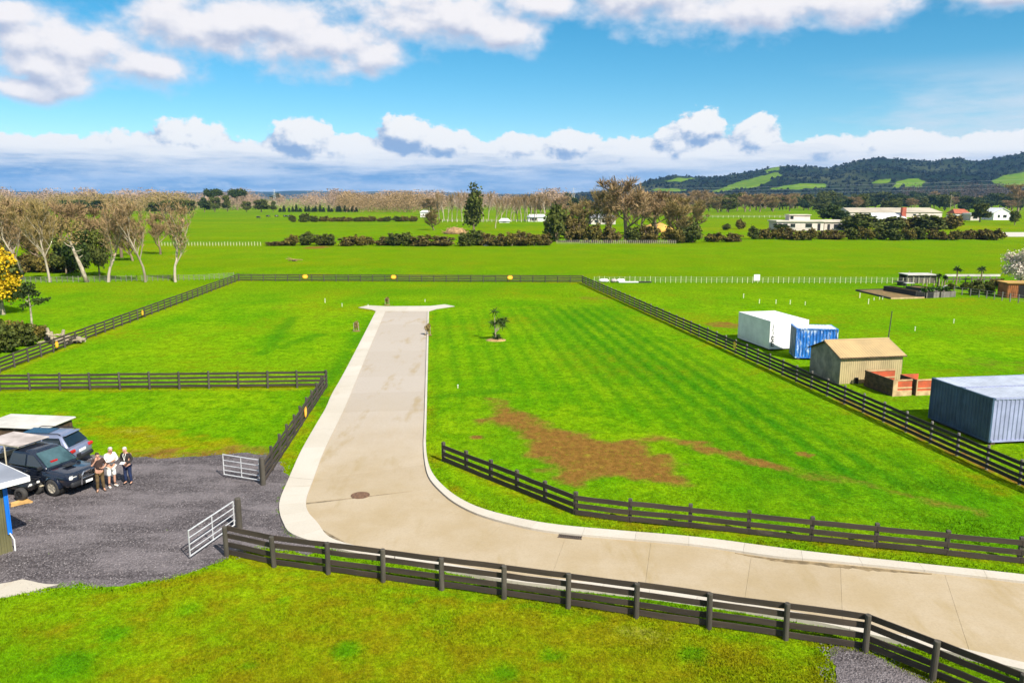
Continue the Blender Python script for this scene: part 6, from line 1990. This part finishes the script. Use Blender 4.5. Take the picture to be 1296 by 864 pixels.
    MB().box((32 * s, 6, 19.4 * s), (28 * s, 6, .7 * s)).build('upper_roof', M['creamroof'], r)
    MB().box((22 * s, 3.45, 16 * s), (4 * s, .06, 4 * s)).build('window', M['window'], r)
    r = house(1043, 1070, 291.5, 10, 2.5, 8, 'pale porch wing at the right end of the pink house', 'cream', 'creamroof', [(.62, .35, .45, .6)], flat=True, doors=[(.2, .12, .75)])
    house(1076, 1192, 275, 6, 5.5, 30, 'long barn with a pale tan roof behind the right hedge', 'cream', 'barnroof', [(.1 * k, .03, .5, .4) for k in range(1, 9, 2)], name='barn', cat='barn')
    house(1106, 1148, 281, 3, 8, 14, 'building with a long white roof and red chimney', 'cream', 'whiteroof', [(.3, .1, .5, .5), (.6, .1, .5, .5)], chimney=(.98, 7, 5))
    house(1208, 1227, 278.5, 8, 5.5, 9, 'white house with a red tiled roof', 'white', 'redroof', [(.3, .14, .5, .4), (.7, .14, .5, .4)])
    house(1228, 1240, 279, 7, 2, 8, 'pale garage between the red roofed and the white house', 'cream', 'whiteroof', [(.5, .4, .5, .4)], flat=True, name='garage', cat='garage')
    house(1257, 1279, 278.5, 8.5, 6, 12, 'white gabled house near the right edge', 'white', 'whiteroof', [(.3, .12, .55, .4), (.65, .2, .55, .4)], gable_front=True)
    house(532, 543, 275, 6, 2.5, 9, 'small white cottage behind the round grey shrub', 'white', 'whiteroof', [(.35, .14, .5, .4)], doors=[(.7, .14, .75)], name='cottage')
    house(668, 691, 280.5, 5.5, 3.4, 10, 'low white roofed building with a dark open front', 'white', 'whiteroof', [(.32, .42, .5, .62)], name='farm_building', cat='barn')
    house(632, 645, 282, 2.0, 3.4, 6, 'small white tent shaped shelter right of the bare broken trunk', 'white', 'whiteroof', [(.5, .3, .5, .5)], name='shelter', cat='shelter')
    house(748, 779, 284, 8, 4.5, 14, 'pale lilac farm building seen through the central bare trees', 'cream', 'greyroof', [(.2, .1, .5, .4), (.5, .1, .5, .4), (.8, .1, .5, .4)], name='farm_building', cat='barn')
    house(802, 818, 270, 6, 6.5, 14, 'grey roofed building above the orange clay bank', 'cream', 'greyroof', [(.5, .2, .5, .4)], name='farm_building', cat='barn')
    house(1006, 1016, 254, 4.0, 2.5, 12, 'small white house below the left hill', 'white', 'greyroof', [(.5, .2, .5, .4)])
    # pale road past the houses at the right
    MB().prism([tuple(q) for q in g2([(1254, 299.5), (1440, 299.5), (1440, 294), (1258, 294)])], -.05, .02, bottom=False).build('road', M['path'])['kind'] = 'structure'
    bpy.data.objects['road']['label'] = 'pale strip of road at the right edge beyond the paddock'
    # cattle, dark specks on the far left paddock
    for i, (u, v) in enumerate(((327, 277), (339, 275.5), (350, 275.5), (361, 275.5), (366, 275.5))):
        p = G(u, v)
        r = empty('cow', p, .2 * i, 'dark cow grazing in the far left paddock', 'cow', 'dark cattle in the far left paddock')
        mb = MB()
        S_ = 1.15
        prof = [(-1.0, 1.05, .20, .24), (-.85, 1.05, .34, .36), (-.3, 1.0, .38, .42), (.3, .98, .38, .42), (.7, 1.05, .30, .36), (.95, 1.02, .18, .24), (1.2, .72, .13, .18), (1.45, .42, .12, .14), (1.62, .25, .07, .08)]
        mb.loft([[(x * S_, w * math.cos(a) * S_, (z + hh * math.sin(a)) * S_) for a in [k * 6.283 / 8 for k in range(8)]] for x, z, w, hh in prof])
        for x in (-.8, .62):
            for y in (-.2, .2):
                mb.tube([(x, y, .8), (x + (.06 if x < 0 else -.02), y, .45), (x, y, 0)], [.13, .075, .06], 6)
        mb.tube([(-1.12, 0, 1.2), (-1.25, 0, .8), (-1.25, 0, .45)], [.04, .03, .05], 4)
        for y in (-.18, .18):
            mb.box((1.38, y, .62), (.08, .16, .08))
        mb.build('body', M['blackp'], r, True)
    # power line across the hills
    def pylon(u, v, top, label):
        p = G(u, v)
        s = p.y / F
        h = (v - top) * s
        r = empty('power_pylon', p, 0, label, 'pylon', 'lattice pylons of the power line')
        mb = MB()
        b = h * .11
        for x in (-1, 1):
            for y in (-1, 1):
                mb.tube([(x * b, y * b, 0), (x * b * .3, y * b * .3, h * .7), (0, 0, h)], .16, 4)
        for k in range(6):
            z0, z1 = h * .7 * k / 6, h * .7 * (k + 1) / 6
            w0, w1 = b * (1 - .7 * k / 6), b * (1 - .7 * (k + 1) / 6)
            for y in (-1, 1):
                mb.tube([(-w0, y * w0, z0), (w1, y * w1, z1)], .10, 3).tube([(w0, y * w0, z0), (-w1, y * w1, z1)], .10, 3)
        mb.build('tower', M['galv'], r)
        for f in (.68, .8, .92):
            MB().tube([(-h * .14, 0, h * f), (0, 0, h * (f + .03)), (h * .14, 0, h * f)], .14, 4).build('cross_arm', M['galv'], r)
        return p, h
    P1, h1 = pylon(725.5, 261, 238, 'grey lattice pylon left of the tallest bare tree')
    P0, h0 = pylon(348, 260, 240, 'grey lattice pylon on the horizon at the left')
    P2, h2 = pylon(1520, 264, 215, 'grey lattice pylon beyond the right edge')
    r = empty('power_lines', P1, 0, 'pale power cables sagging across the hills', 'power line')
    for f, y in ((.68, -.14), (.8, 0), (.92, .14)):
        a, b = Vector((0, 0, h1 * f)), P2 - P1 + Vector((0, 0, h2 * f))
        pts = [a.lerp(b, k / 14) - Vector((0, 0, 4 * (k / 14) * (1 - k / 14) * 5)) for k in range(15)]
        MB().tube(pts, .06, 4).build('cable', M['cable'], r)
    # small things: lamp post of the hedge road
    p = G(1202, 271)
    s = p.y / F
    r = empty('power_pole', p, 0, 'pale power pole between the barn and the hills', 'pole')
    MB().tube([(0, 0, 0), (0, 0, 24 * s)], .18, 6).build('pole', M['oldtimber'], r)
    MB().box((0, 0, 22 * s), (3.0, .2, .2)).build('cross_arm', M['oldtimber'], r)
# ================================================================== VEHICLES
def ring(x0, x1, w, z, r=.22, slope=0.0, xs=0.0):
    """plan outline, rounded corners, optionally dropping forward of xs"""
    pts = []
    for cx, cy, a0 in ((x1 - r, w - r, 0), (x0 + r, w - r, 90), (x0 + r, -w + r, 180), (x1 - r, -w + r, 270)):
        for k in range(4):
            a = math.radians(a0 + 30 * k)
            x, y = cx + r * math.cos(a), cy + r * math.sin(a)
            pts.append((x, y, z - max(0, x - xs) * slope))
    return pts

def panel4(mb, p, off=.012, mi=0):
    """thin raised panel from four corner points, lifted along its normal"""
    p = [Vector(q) for q in p]
    n = (p[1] - p[0]).cross(p[3] - p[0]).normalized()
    a, b = [q + n * off for q in p], [q - n * .02 for q in p]
    return mb.add(a + b, [(0, 1, 2, 3), (7, 6, 5, 4)] + [(i, i + 4, (i + 1) % 4 + 4, (i + 1) % 4) for i in range(4)], mi)

WHEELS = {}
def wheel(parent, x, y, rad, wd, rim_m):
    key = (rad, wd, rim_m.name)
    if key not in WHEELS:
        Rx = Matrix.Rotation(math.pi / 2, 4, 'X')
        t = MB()
        prof = [(rad * .62, -wd / 2), (rad * .9, -wd / 2), (rad, -wd * .36), (rad, wd * .36), (rad * .9, wd / 2), (rad * .62, wd / 2)]
        t.loft([[(r * math.cos(a), r * math.sin(a), z) for a in [k * 2 * math.pi / 20 for k in range(20)]] for r, z in prof], M=Rx, caps=False)
        rm = MB()
        rm.tube([(0, -wd * .30, 0), (0, wd * .30, 0)], rad * .615, 20)
        for s in (-1, 1):
            for k in range(6):
                a = k * math.pi / 3
                rm.box((rad * .34, 0, 0), (rad * .46, .03, rad * .15), M=Matrix.Translation((0, s * wd * .36, 0)) @ Matrix.Rotation(a, 4, 'Y'))
            rm.tube([(0, s * wd * .30, 0), (0, s * wd * .44, 0)], rad * .14, 10)
            rm.loft([[(r * math.cos(a), s * q, r * math.sin(a)) for a in [k * 2 * math.pi / 20 for k in range(20)]] for r, q in ((rad * .54, wd * .30), (rad * .56, wd * .46), (rad * .63, wd * .46))], caps=False)
        WHEELS[key] = (t.mesh('wheel', M['rubber'], True), rm.mesh('rim', rim_m))
    a, b = WHEELS[key]
    w = put('wheel', a, parent, (x, y, rad))
    put('rim', b, w)
    return w

def car_common(r, P, x_ax, rad, rim, body_w, nose, tail, flare=None):
    for x in x_ax:
        for s in (-1, 1):
            wheel(r, x, s * (body_w - .02), rad, .24, rim)
            if flare:
                mb = MB()
                rg = []
                for k in range(9):
                    a = math.pi * (.02 + .96 * k / 8)
                    c, q = math.cos(a), math.sin(a)
                    rg.append([(x + c * rad * 1.10, s * (body_w - .10), rad + q * rad * 1.10), (x + c * rad * 1.10, s * (body_w + .095), rad + q * rad * 1.10), (x + c * rad * 1.24, s * (body_w + .06), rad + q * rad * 1.24), (x + c * rad * 1.24, s * (body_w - .10), rad + q * rad * 1.24)])
                mb.loft(rg)
                mb.build('wheel_arch', flare, r)
                MB().tube([(x, s * (body_w - .45), rad * 1.05), (x, s * (body_w + .006), rad * 1.05)], rad * 1.12, 20).build('wheel_well', M['void'], r)

def build_ute():
    r = empty('utility_truck', G(75, 626) - Vector((1.33, -1.30, 0)), math.radians(-20), 'dark navy pickup truck with a dusty flat rack over its tray', 'truck')
    W, hw = .92, M['utep']
    b = MB()
    b.loft([ring(-1.28, 2.42, W - .10, .42), ring(-1.3, 2.56, W - .02, .56), ring(-1.3, 2.58, W, .80, slope=.01), ring(-1.3, 2.55, W - .01, 1.02, slope=.06, xs=1.1), ring(-1.3, 2.46, W - .07, 1.11, .3, slope=.085, xs=1.0), ring(-1.2, 2.3, W - .16, 1.15, .3, slope=.09, xs=1.0)])
    b.build('body', hw, r, True)
    c = MB()
    c.loft([ring(-1.28, 1.22, W - .06, 1.06, .15), ring(-1.22, 1.05, W - .10, 1.20, .15), ring(-1.02, .32, W - .22, 1.72, .16), ring(-.94, .18, W - .30, 1.80, .2), ring(-.7, 0, W - .5, 1.825, .2)])
    c.build('cab', hw, r, True)
    g = MB()
    panel4(g, [(1.13, -.74, 1.17), (1.13, .74, 1.17), (.36, .62, 1.71), (.36, -.62, 1.71)], .022)
    ws = g.build('windscreen', M['screen'], r)
    MB().box((.95, -.25, 1.33), (.06, .34, .10)).build('dash_tray', M['redlamp'], ws)
    for s in (-1, 1):
        q = [(1.00, s * .845, 1.19), (.02, s * .86, 1.18), (.02, s * .735, 1.66), (.34, s * .73, 1.66)]
        panel4(MB(), q if s > 0 else q[::-1]).build('door_window', M['glass'] if s > 0 else M['glass'], r) if False else None
        mb = MB()
        panel4(mb, q if s > 0 else q[::-1], .012)
        mb.build('door_window', M['glass'], r)
        q = [(-.10, s * .862, 1.18), (-1.10, s * .862, 1.18), (-.95, s * .735, 1.66), (-.10, s * .735, 1.66)]
        mb = MB()
        panel4(mb, q if s > 0 else q[::-1], .012)
        mb.build('rear_window', M['glass'], r)
        d = MB().box((.46, s * (W + .001), .82), (1.02, .014, .52), bev=.005).build('door', hw, r)
        MB().box((.12, s * (W + .016), .98), (.18, .02, .035)).build('handle', M['chrome'], d)
        d = MB().box((-.62, s * (W + .001), .82), (1.02, .014, .52), bev=.005).build('door', hw, r)
        MB().box((-.95, s * (W + .016), .98), (.18, .02, .035)).build('handle', M['chrome'], d)
        MB().box((-.1, s * (W + .06), .40), (2.2, .16, .06), bev=.02).build('side_step', M['beige'], r)
        m = MB().box((1.0, s * (W + .10), 1.22), (.10, .22, .17), bev=.03).build('mirror', M['dark'], r)
        MB().box((.946, s * (W + .10), 1.22), (.008, .17, .12)).build('mirror_glass', M['chrome'], m)
        MB().box((2.42, s * .66, .86), (.28, .38, .19), bev=.05).build('headlight', M['lamp'], r)
        MB().box((2.60, s * .62, .55), (.05, .22, .09), bev=.02).build('fog_light', M['lamp'], r)
        MB().box((-3.02, s * .78, .72), (.04, .26, .10)).build('tail_light', M['redlamp'], r)
    gr = MB().box((2.57, 0, .86), (.05, .88, .19)).build('grille', M['dark'], r)
    for z in (.80, .86, .92):
        MB().box((2.60, 0, z), (.02, .86, .02)).build('slat', M['chrome'], gr)
    MB().box((2.56, 0, .56), (.22, 1.74, .24), bev=.07).build('bumper', M['dark'], r)
    MB().box((2.68, 0, .55), (.01, .36, .11)).build('number_plate', M['plate'], r)
    bb = MB()
    bb.tube([(2.70, -.42, .5), (2.76, -.40, .95), (2.74, -.30, 1.05), (2.74, .30, 1.05), (2.76, .40, .95), (2.70, .42, .5)], .034, 8).tube([(2.75, -.41, .78), (2.75, .41, .78)], .028, 8)
    bb.build('nudge_bar', M['chrome'], r)
    MB().box((1.55, 0, 1.145), (.34, .5, .05), bev=.02).build('bonnet_scoop', M['dark'], r)
    car_common(r, None, (1.58, -1.95), .39, M['mudrim'], W, 2.5, -3, M['utep'])
    # tray
    MB().box((-2.17, 0, .80), (1.72, 1.84, .10)).build('tray_deck', M['dark'], r)
    MB().box((-1.8, 0, .60), (2.2, .8, .22)).build('chassis', M['void'], r)
    for s in (-1, 1):
        MB().box((-2.17, s * .91, .97), (1.72, .035, .24)).build('side_board', M['beige'], r)
    MB().box((-3.02, 0, .97), (.035, 1.78, .24)).build('tailboard', M['beige'], r)
    MB().box((-1.62, 0, 2.0), (2.3, 1.6, .05), bev=.015).build('rack_roof', M['dirtypanel'], r)
    for x in (-2.72, -1.40):
        for s in (-1, 1):
            MB().tube([(x, s * .76, .86), (x, s * .76, 1.98)], .032, 6).build('rack_post', M['beige'], r)
    for s in (-1, 1):
        MB().tube([(-2.7, s * .77, 1.93), (-.5, s * .77, 1.96)], .026, 6).build('rack_rail', M['beige'], r)

def wagon(loc, rz, label, paint, name, rim):
    r = empty(name, loc, rz, label, 'car')
    W = .93
    b = MB()
    b.loft([ring(-2.25, 2.22, W - .12, .30), ring(-2.36, 2.36, W - .02, .45), ring(-2.40, 2.40, W, .72), ring(-2.36, 2.36, W - .02, .92, slope=.05, xs=1.1), ring(-2.28, 2.25, W - .09, 1.03, .3, slope=.09, xs=1.0), ring(-2.2, 2.0, W - .2, 1.05, .3, slope=.09, xs=1.0)])
    b.build('body', paint, r, True)
    c = MB()
    c.loft([ring(-2.26, 1.30, W - .09, 1.00, .16), ring(-2.18, 1.05, W - .12, 1.12, .16), ring(-1.85, .35, W - .25, 1.58, .2), ring(-1.75, .15, W - .32, 1.66, .25), ring(-1.5, -.1, W - .5, 1.69, .25)])
    c.build('cabin', paint, r, True)
    MB().box((-.35, 0, 1.70), (1.35, .92, .02), bev=.008).build('sunroof', M['utep'], r)
    for s in (-1, 1):
        MB().tube([(-1.75, s * .60, 1.68), (-1.6, s * .60, 1.74), (.0, s * .60, 1.74), (.18, s * .60, 1.66)], .022, 6).build('roof_rail', M['dark'], r)
        for x0, x1, y0, y1 in ((1.02, .20, .36, .16), (.12, -.82, .12, -.82), (-.90, -1.95, -.90, -1.72)):
            q = [(x0, s * .818, 1.11), (x1, s * .818, 1.11), (y1, s * .70, 1.54), (y0, s * .70, 1.54)]
            mb = MB()
            panel4(mb, q if s > 0 else q[::-1], .015)
            mb.build('side_window', M['glass'], r)
        for x in (.62, -.42):
            d = MB().box((x, s * (W + .001), .74), (.98, .014, .46), bev=.005).build('door', paint, r)
            MB().box((x - .34, s * (W + .016), .88), (.18, .02, .035)).build('handle', M['chrome'], d)
        MB().box((1.0, s * (W + .08), 1.12), (.11, .2, .14), bev=.03).build('mirror', paint, r)
        MB().box((2.28, s * .68, .78), (.24, .38, .15), bev=.05).build('headlight', M['lamp'], r)
        MB().box((-2.36, s * .70, .90), (.12, .34, .16), bev=.03).build('tail_light', M['redlamp'], r)
    mb = MB()
    panel4(mb, [(-2.21, .72, 1.12), (-2.21, -.72, 1.12), (-1.86, -.60, 1.55), (-1.86, .60, 1.55)], .018)
    g = mb.build('rear_window', M['glass'], r)
    MB().box((-2.22, 0, 1.16), (.03, .4, .03)).build('wiper', M['dark'], g)
    MB().box((-1.86, 0, 1.63), (.26, 1.2, .04), bev=.015).build('spoiler', paint, r)
    mb = MB()
    panel4(mb, [(1.16, -.74, 1.08), (1.16, .74, 1.08), (.38, .60, 1.54), (.38, -.60, 1.54)], .018)
    mb.build('windscreen', M['screen'], r)
    MB().box((-2.40, 0, .80), (.03, .50, .13)).build('number_plate', M['plate'], r)
    MB().box((-2.36, 0, .46), (.16, 1.7, .22), bev=.06).build('rear_bumper', M['dark'], r)
    MB().box((2.36, 0, .46), (.16, 1.7, .22), bev=.06).build('front_bumper', M['dark'], r)
    MB().box((2.38, 0, .70), (.06, .8, .16)).build('grille', M['dark'], r)
    car_common(r, None, (1.42, -1.38), .36, rim, W, 2.4, -2.4, M['dark'])
    return r

def build_vehicles():
    build_ute()
    wagon((-23.6, 37.2, 0), math.radians(176), 'silver blue family wagon with a dark roof, rear end showing behind the truck', M['suvp'], 'family_car', M['alloy'])
    # box trailer with a dirty white lid
    r = empty('box_trailer', (-25.6, 39.9, 0), math.radians(172), 'trailer with a stained flat white lid behind the silver blue wagon', 'trailer')
    MB().box((0, 0, .62), (3.6, 2.0, .12)).build('deck', M['dark'], r)
    for s in (-1, 1):
        MB().box((0, s * .98, .95), (3.6, .04, .54)).build('side_board', M['darktimber'], r)
        MB().box((s * 1.78, 0, .95), (.04, 1.9, .54)).build('end_board', M['darktimber'], r)
        for x in (-1.7, 0, 1.7):
            MB().box((x, s * .95, 1.06), (.06, .06, .5)).build('post', M['beige'], r)
        wheel(r, -.2, s * 1.05, .34, .2, M['mudrim'])
    MB().box((0, 0, 1.36), (3.9, 2.3, .09), bev=.03).build('lid', M['whitelid'], r)
    MB().tube([(1.8, 0, .58), (2.9, 0, .5)], .05, 6).build('drawbar', M['galv'], r)
    # quad bike half hidden by the corner shed
    p = G(24, 627)
    r = empty('quad_bike', p, math.radians(-15), 'black quad bike half hidden behind the corner shed', 'quad bike')
    for x in (-.6, .6):
        for s in (-1, 1):
            wheel(r, x, s * .42, .29, .22, M['dark'])
    b = MB()
    b.loft([ring(-.85, .85, .22, .38, .08), ring(-.95, .95, .34, .60, .12, slope=.05), ring(-.9, .9, .30, .74, .12, slope=.1), ring(-.7, .6, .18, .84, .1, slope=.05)])
    b.build('body', M['blackp'], r, True)
    MB().box((-.25, 0, .90), (.75, .30, .12), bev=.04, top=(.9, .8)).build('seat', M['rubber'], r)
    MB().tube([(.32, -.42, 1.06), (.38, 0, 1.10), (.32, .42, 1.06)], .02, 6).tube([(.5, 0, .75), (.38, 0, 1.10)], .025, 6).build('handlebar', M['dark'], r)
    for x in (-.75, .75):
        k = MB()
        for s in (-.3, -.1, .1, .3):
            k.tube([(x - .25, s, .86), (x + .25, s, .86)], .014, 5)
        k.tube([(x - .25, -.3, .86), (x - .25, .3, .86)], .014, 5).tube([(x + .25, -.3, .86), (x + .25, .3, .86)], .014, 5)
        k.build('rack', M['dark'], r)
    for s in (-1, 1):
        MB().box((.93, s * .2, .66), (.08, .14, .1), bev=.02).build('headlight', M['lamp'], r)
    # orange plywood offcut lying on the gravel
    q = [Vector((*p, 0)) for p in g2([(14, 642), (14, 637), (33, 631), (42, 635.5)])]
    c = sum(q, Vector()) / 4
    r = empty('plywood_sheet', c, 0, 'orange plywood sheet lying on the gravel by the corner shed', 'board')
    MB().prism([tuple((p - c)[:2]) for p in q], .02, .05).build('sheet', M['orange'], r)
    MB().box((0, 0, .014), (1.0, .08, .02)).build('batten', M['timber'], r)

# ================================================================== PEOPLE
def skinned(name, chains, m, parent, sub=1):
    """chains: lists of (x, y, z, r); equal points are merged; the first point is the root"""
    V, R, E, idx = [], [], [], {}
    for ch in chains:
        last = None
        for q in ch:
            k = tuple(round(c, 3) for c in q[:3])
            if k not in idx:
                idx[k] = len(V)
                V.append(q[:3])
                R.append(q[3] if hasattr(q[3], '__len__') else (q[3], q[3]))
            i = idx[k]
            if last is not None and last != i:
                E.append((last, i))
            last = i
    me = bpy.data.meshes.new(name)
    me.from_pydata(V, E, [])
    o = put(name, me, parent)
    sk = o.modifiers.new('skin', 'SKIN')
    sk.use_smooth_shade = True
    for i, d in enumerate(me.skin_vertices[0].data):
        d.radius = R[i]
        d.use_root = i == 0
    o.modifiers.new('subdivision', 'SUBSURF').levels = sub
    o.modifiers[-1].render_levels = sub
    C_ = bpy.context.evaluated_depsgraph_get()
    me2 = bpy.data.meshes.new_from_object(o.evaluated_get(C_))
    me2.materials.clear()
    me2.materials.append(m)
    o.modifiers.clear()
    o.data = me2
    bpy.data.meshes.remove(me)
    me2.name = name
    me2.polygons.foreach_set('use_smooth', [True] * len(me2.polygons))
    return o

def hand(wrist, d, palm_n, side):
    """palm, four fingers of unequal length, slightly curled, and a thumb from the side of the palm"""
    w, d, n = Vector(wrist), Vector(d).normalized(), Vector(palm_n).normalized()
    s = d.cross(n).normalized() * side
    pc = w + d * .055
    out = [[(*w, .026), (*pc, (.038, .024))]]
    for k, (o, L) in enumerate(((.030, .070), (.011, .080), (-.009, .075), (-.028, .058))):
        b = w + d * .092 + s * o
        k1 = b + d * L * .5 + n * L * .12
        k2 = b + d * L * .82 + n * L * .42
        out.append([(*pc, (.038, .024)), (*b, .011), (*k1, .009), (*k2, .0075)])
    t0 = w + d * .045 + s * .042
    t1 = t0 + (d * .6 + s * .55 + n * .35).normalized() * .04
    t2 = t1 + (d * .85 + s * .1 + n * .4).normalized() * .03
    out.append([(*pc, (.038, .024)), (*t0, .013), (*t1, .011), (*t2, .008)])
    return out

def person(p, rz, label, H, arms, legs, head_tilt, clothes, hair, stoop=0.0):
    """figure facing local -Y; arms and legs are given as joint positions for a 1.75 m body"""
    r = empty('person', p, rz, label, 'person', 'people standing in the yard')
    r.scale = (H / 1.75,) * 3
    hx, hy = head_tilt
    neck = (0, -stoop * .7, 1.50)
    hb, hm, ht = (hx * .3, -stoop + hy * .3 - .005, 1.565), (hx * .7, -stoop + hy * .7 - .02, 1.645), (hx, -stoop + hy - .01, 1.715)
    ch = [[(0, 0, .95, (.155, .12)), (0, -.01, 1.12, (.145, .11)), (0, -stoop * .5, 1.36, (.165, .115)), (*neck, .055), (*hb, (.062, .070)), (*hm, (.078, .095)), (*ht, (.060, .075))],
          [(*hm, (.078, .095)), (hm[0], hm[1] - .105, hm[2] - .03, .014)], [(*hb, (.062, .07)), (hb[0], hb[1] - .075, hb[2] - .005, .025)]]
    for s in (-1, 1):
        ch.append([(*hm, (.078, .095)), (hm[0] + s * .085, hm[1] + .005, hm[2] - .02, .016)])
    sh = {}
    for s, (elbow, wrist, hd, pn) in zip((-1, 1), arms):
        S_ = (s * .185, -stoop * .5, 1.425)
        ch.append([(0, -stoop * .5, 1.36, (.165, .115)), (*S_, .058), (*elbow, .043), (*wrist, .029)])
        ch += hand(wrist, hd, pn, s)
        sh[s] = (S_, elbow, wrist)
    for s, (knee, ankle, toe) in zip((-1, 1), legs):
        ch.append([(0, 0, .95, (.155, .12)), (s * .095, 0, .86, .088), (*knee, .058), (*ankle, .04), (*toe, (.042, .026))])
    skinned('body', ch, M['skin'], r)
    top_m, sleeve, bot_m, bot_len, shoe_m = clothes
    g = [[(0, 0, .93, (.175, .14)), (0, -.01, 1.12, (.168, .13)), (0, -stoop * .5, 1.36, (.185, .135)), (0, -stoop * .65, 1.475, (.075, .07))]]
    for s in (-1, 1):
        S_, e, w = (Vector(q) for q in sh[s])
        if sleeve == 'long':
            g.append([(0, -stoop * .5, 1.36, (.185, .135)), (*S_, .076), (*e, .060), (*e.lerp(w, .92), .046)])
        else:
            g.append([(0, -stoop * .5, 1.36, (.185, .135)), (*S_, .076), (*S_.lerp(e, .8), .064)])
    skinned('top', g, top_m, r)
    g = []
    for s, (knee, ankle, toe) in zip((-1, 1), legs):
        k, a = Vector(knee), Vector(ankle)
        hip = Vector((s * .095, 0, .86))
        c = [(0, 0, .96, (.165, .132)), (*hip, .106)]
        if bot_len > 1:
            c += [(*k, .078), (*a.lerp(k, .06), .064)]
        else:
            c += [(*hip.lerp(k, 1.02), .088)]
        g.append(c)
    skinned('trousers' if bot_len > 1 else 'shorts', g, bot_m, r)
    for s, (knee, ankle, toe) in zip((-1, 1), legs):
        k, a, t = Vector(knee), Vector(ankle), Vector(toe)
        heel = a + (a - t).normalized() * .05
        skinned('shoe', [[(heel.x, heel.y, .045, (.046, .04)), (a.x, a.y, .055, (.05, .045)), (t.x, t.y, .038, (.05, .034)), (*(t + (t - a) * .25)[:2], .03, (.036, .024))]], shoe_m, r)
        if bot_len <= 1:
            skinned('sock', [[(*a, .047), (*a.lerp(k, .3), .05)]], M['sock'], r)
    for s in (-1, 1):
        MB().ball((hm[0] + s * .032, hm[1] - .088, hm[2] + .005), .011, 6, 5).build('eye', M['void'], r)
    MB().box((hm[0], hm[1] - .090, hm[2] - .068), (.045, .012, .010)).build('mouth', M['redlamp'], r)
    m_, full = hair
    hh = MB()
    hh.ball((ht[0], ht[1] + .028, ht[2] - .010), (.086, .100, .070 if full else .056), 12, 8)
    hh.ball((hm[0], hm[1] + .05, hm[2] + .0), (.085, .062, .085), 10, 7)
    hh.build('hair', m_, r, True)
    return r

def build_people():
    st = lambda w=.10, f=0.0: (((-w, -.02 + f, .48), (-w - .01, .02 + f, .085), (-w - .04, -.13 + f, .04)), ((w, -.02, .48), (w + .01, .03, .085), (w + .04, -.12, .04)))
    # bearded man in brown, one hand at the face
    p = G(128, 621.5)
    person(p, math.radians(30), 'person in a dark brown top and olive brown trousers with a hand at the face', 1.82,
           (((-.27, -.14, 1.20), (-.10, -.24, 1.47), (.25, -.05, 1), (.3, .8, 0)), ((.28, .02, 1.16), (.16, -.17, 1.09), (-1, -.25, .1), (0, .6, .7))),
           (((-.10, -.05, .48), (-.12, .02, .085), (-.15, -.13, .04)), ((.10, -.02, .48), (.13, .06, .085), (.17, -.08, .04))), (-.02, -.04),
           (M['brownshirt'], 'short', M['olivecloth'], 2, M['shoe']), (M['hair'], True), .03)
    # man in white, arms folded, looking down
    p = G(142.5, 615.5)
    r = person(p, math.radians(52), 'person in a white sweatshirt and white shorts with arms folded', 1.90,
               (((-.26, -.10, 1.17), (-.02, -.25, 1.20), (1, -.05, .1), (0, .8, .4)), ((.26, -.10, 1.18), (.03, -.22, 1.16), (-1, -.1, .05), (0, .8, .4))),
               st(.11), (0, -.07), (M['whitecloth'], 'long', M['whitecloth'], 1, M['whitecloth']), (M['ghair'], False), .05)
    MB().tube([(-.155, -.02, .985), (0, -.145, .985), (.155, -.02, .985), (0, .13, .985), (-.155, -.02, .985)], .018, 6).build('belt', M['sock'], r)
    # grey haired man in a dark jacket holding papers
    p = G(163, 612)
    r = person(p, math.radians(-8), 'grey haired person in a dark jacket and navy jeans holding white papers', 1.78,
               (((-.27, -.02, 1.15), (-.09, -.24, 1.07), (.7, -.55, .05), (.3, .3, .8)), ((.27, -.02, 1.15), (.09, -.24, 1.07), (-.7, -.55, .05), (-.3, .3, .8))),
               st(.12), (0, -.05), (M['jacket'], 'long', M['navy'], 2, M['sock']), (M['ghair'], True), .04)
    la = MB()
    la.tube([(-.06, -.10, 1.47), (-.05, -.165, 1.36), (0, -.16, 1.14)], .012, 5).tube([(.06, -.10, 1.47), (.05, -.165, 1.36), (0, -.16, 1.14)], .012, 5)
    la.build('lanyard', M['whitecloth'], r)
    f = Matrix.Rotation(math.radians(-8), 4, 'Z') @ Vector((0, -.315, 0))
    q = empty('papers', (p.x + f.x, p.y + f.y, 1.10), math.radians(-8), 'white papers held by the grey haired person', 'papers')
    MB().box((0, 0, .012), (.21, .15, .008), M=Matrix.Rotation(math.radians(24), 4, 'X')).build('sheet', M['white'], q)
    MB().box((.02, 0, .022), (.20, .14, .006), M=Matrix.Rotation(math.radians(27), 4, 'X')).build('sheet', M['white'], q)

# ================================================================== BUILD
build_ground()
build_drive()
build_yard()
build_hills()
build_fences()
build_gates()
build_signs()
build_sheds()
build_vehicles()
build_people()
build_protos()
build_trees()
build_garden()
build_small()
build_far()
build_grass()

def ordinals():
    """rows of look-alikes are told apart by their place, counted from the left"""
    names = ['first', 'second', 'third', 'fourth', 'fifth', 'sixth', 'seventh', 'eighth', 'ninth', 'tenth', 'eleventh', 'twelfth', 'thirteenth', 'fourteenth', 'fifteenth', 'sixteenth', 'seventeenth', 'eighteenth', 'nineteenth', 'twentieth', 'twenty-first', 'twenty-second']
    by = {}
    for o in S.objects:
        if o.get('category') and o.get('group'):
            by.setdefault(o['label'], []).append(o)
    for lab, lst in by.items():
        if 1 < len(lst) <= 22:
            lst.sort(key=lambda o: PX(*o.location)[0])
            for i, o in enumerate(lst):
                t = names[i] + ' from the left: ' + lab
                o['label'] = ' '.join(t.split()[:16])
ordinals()
build_haze()
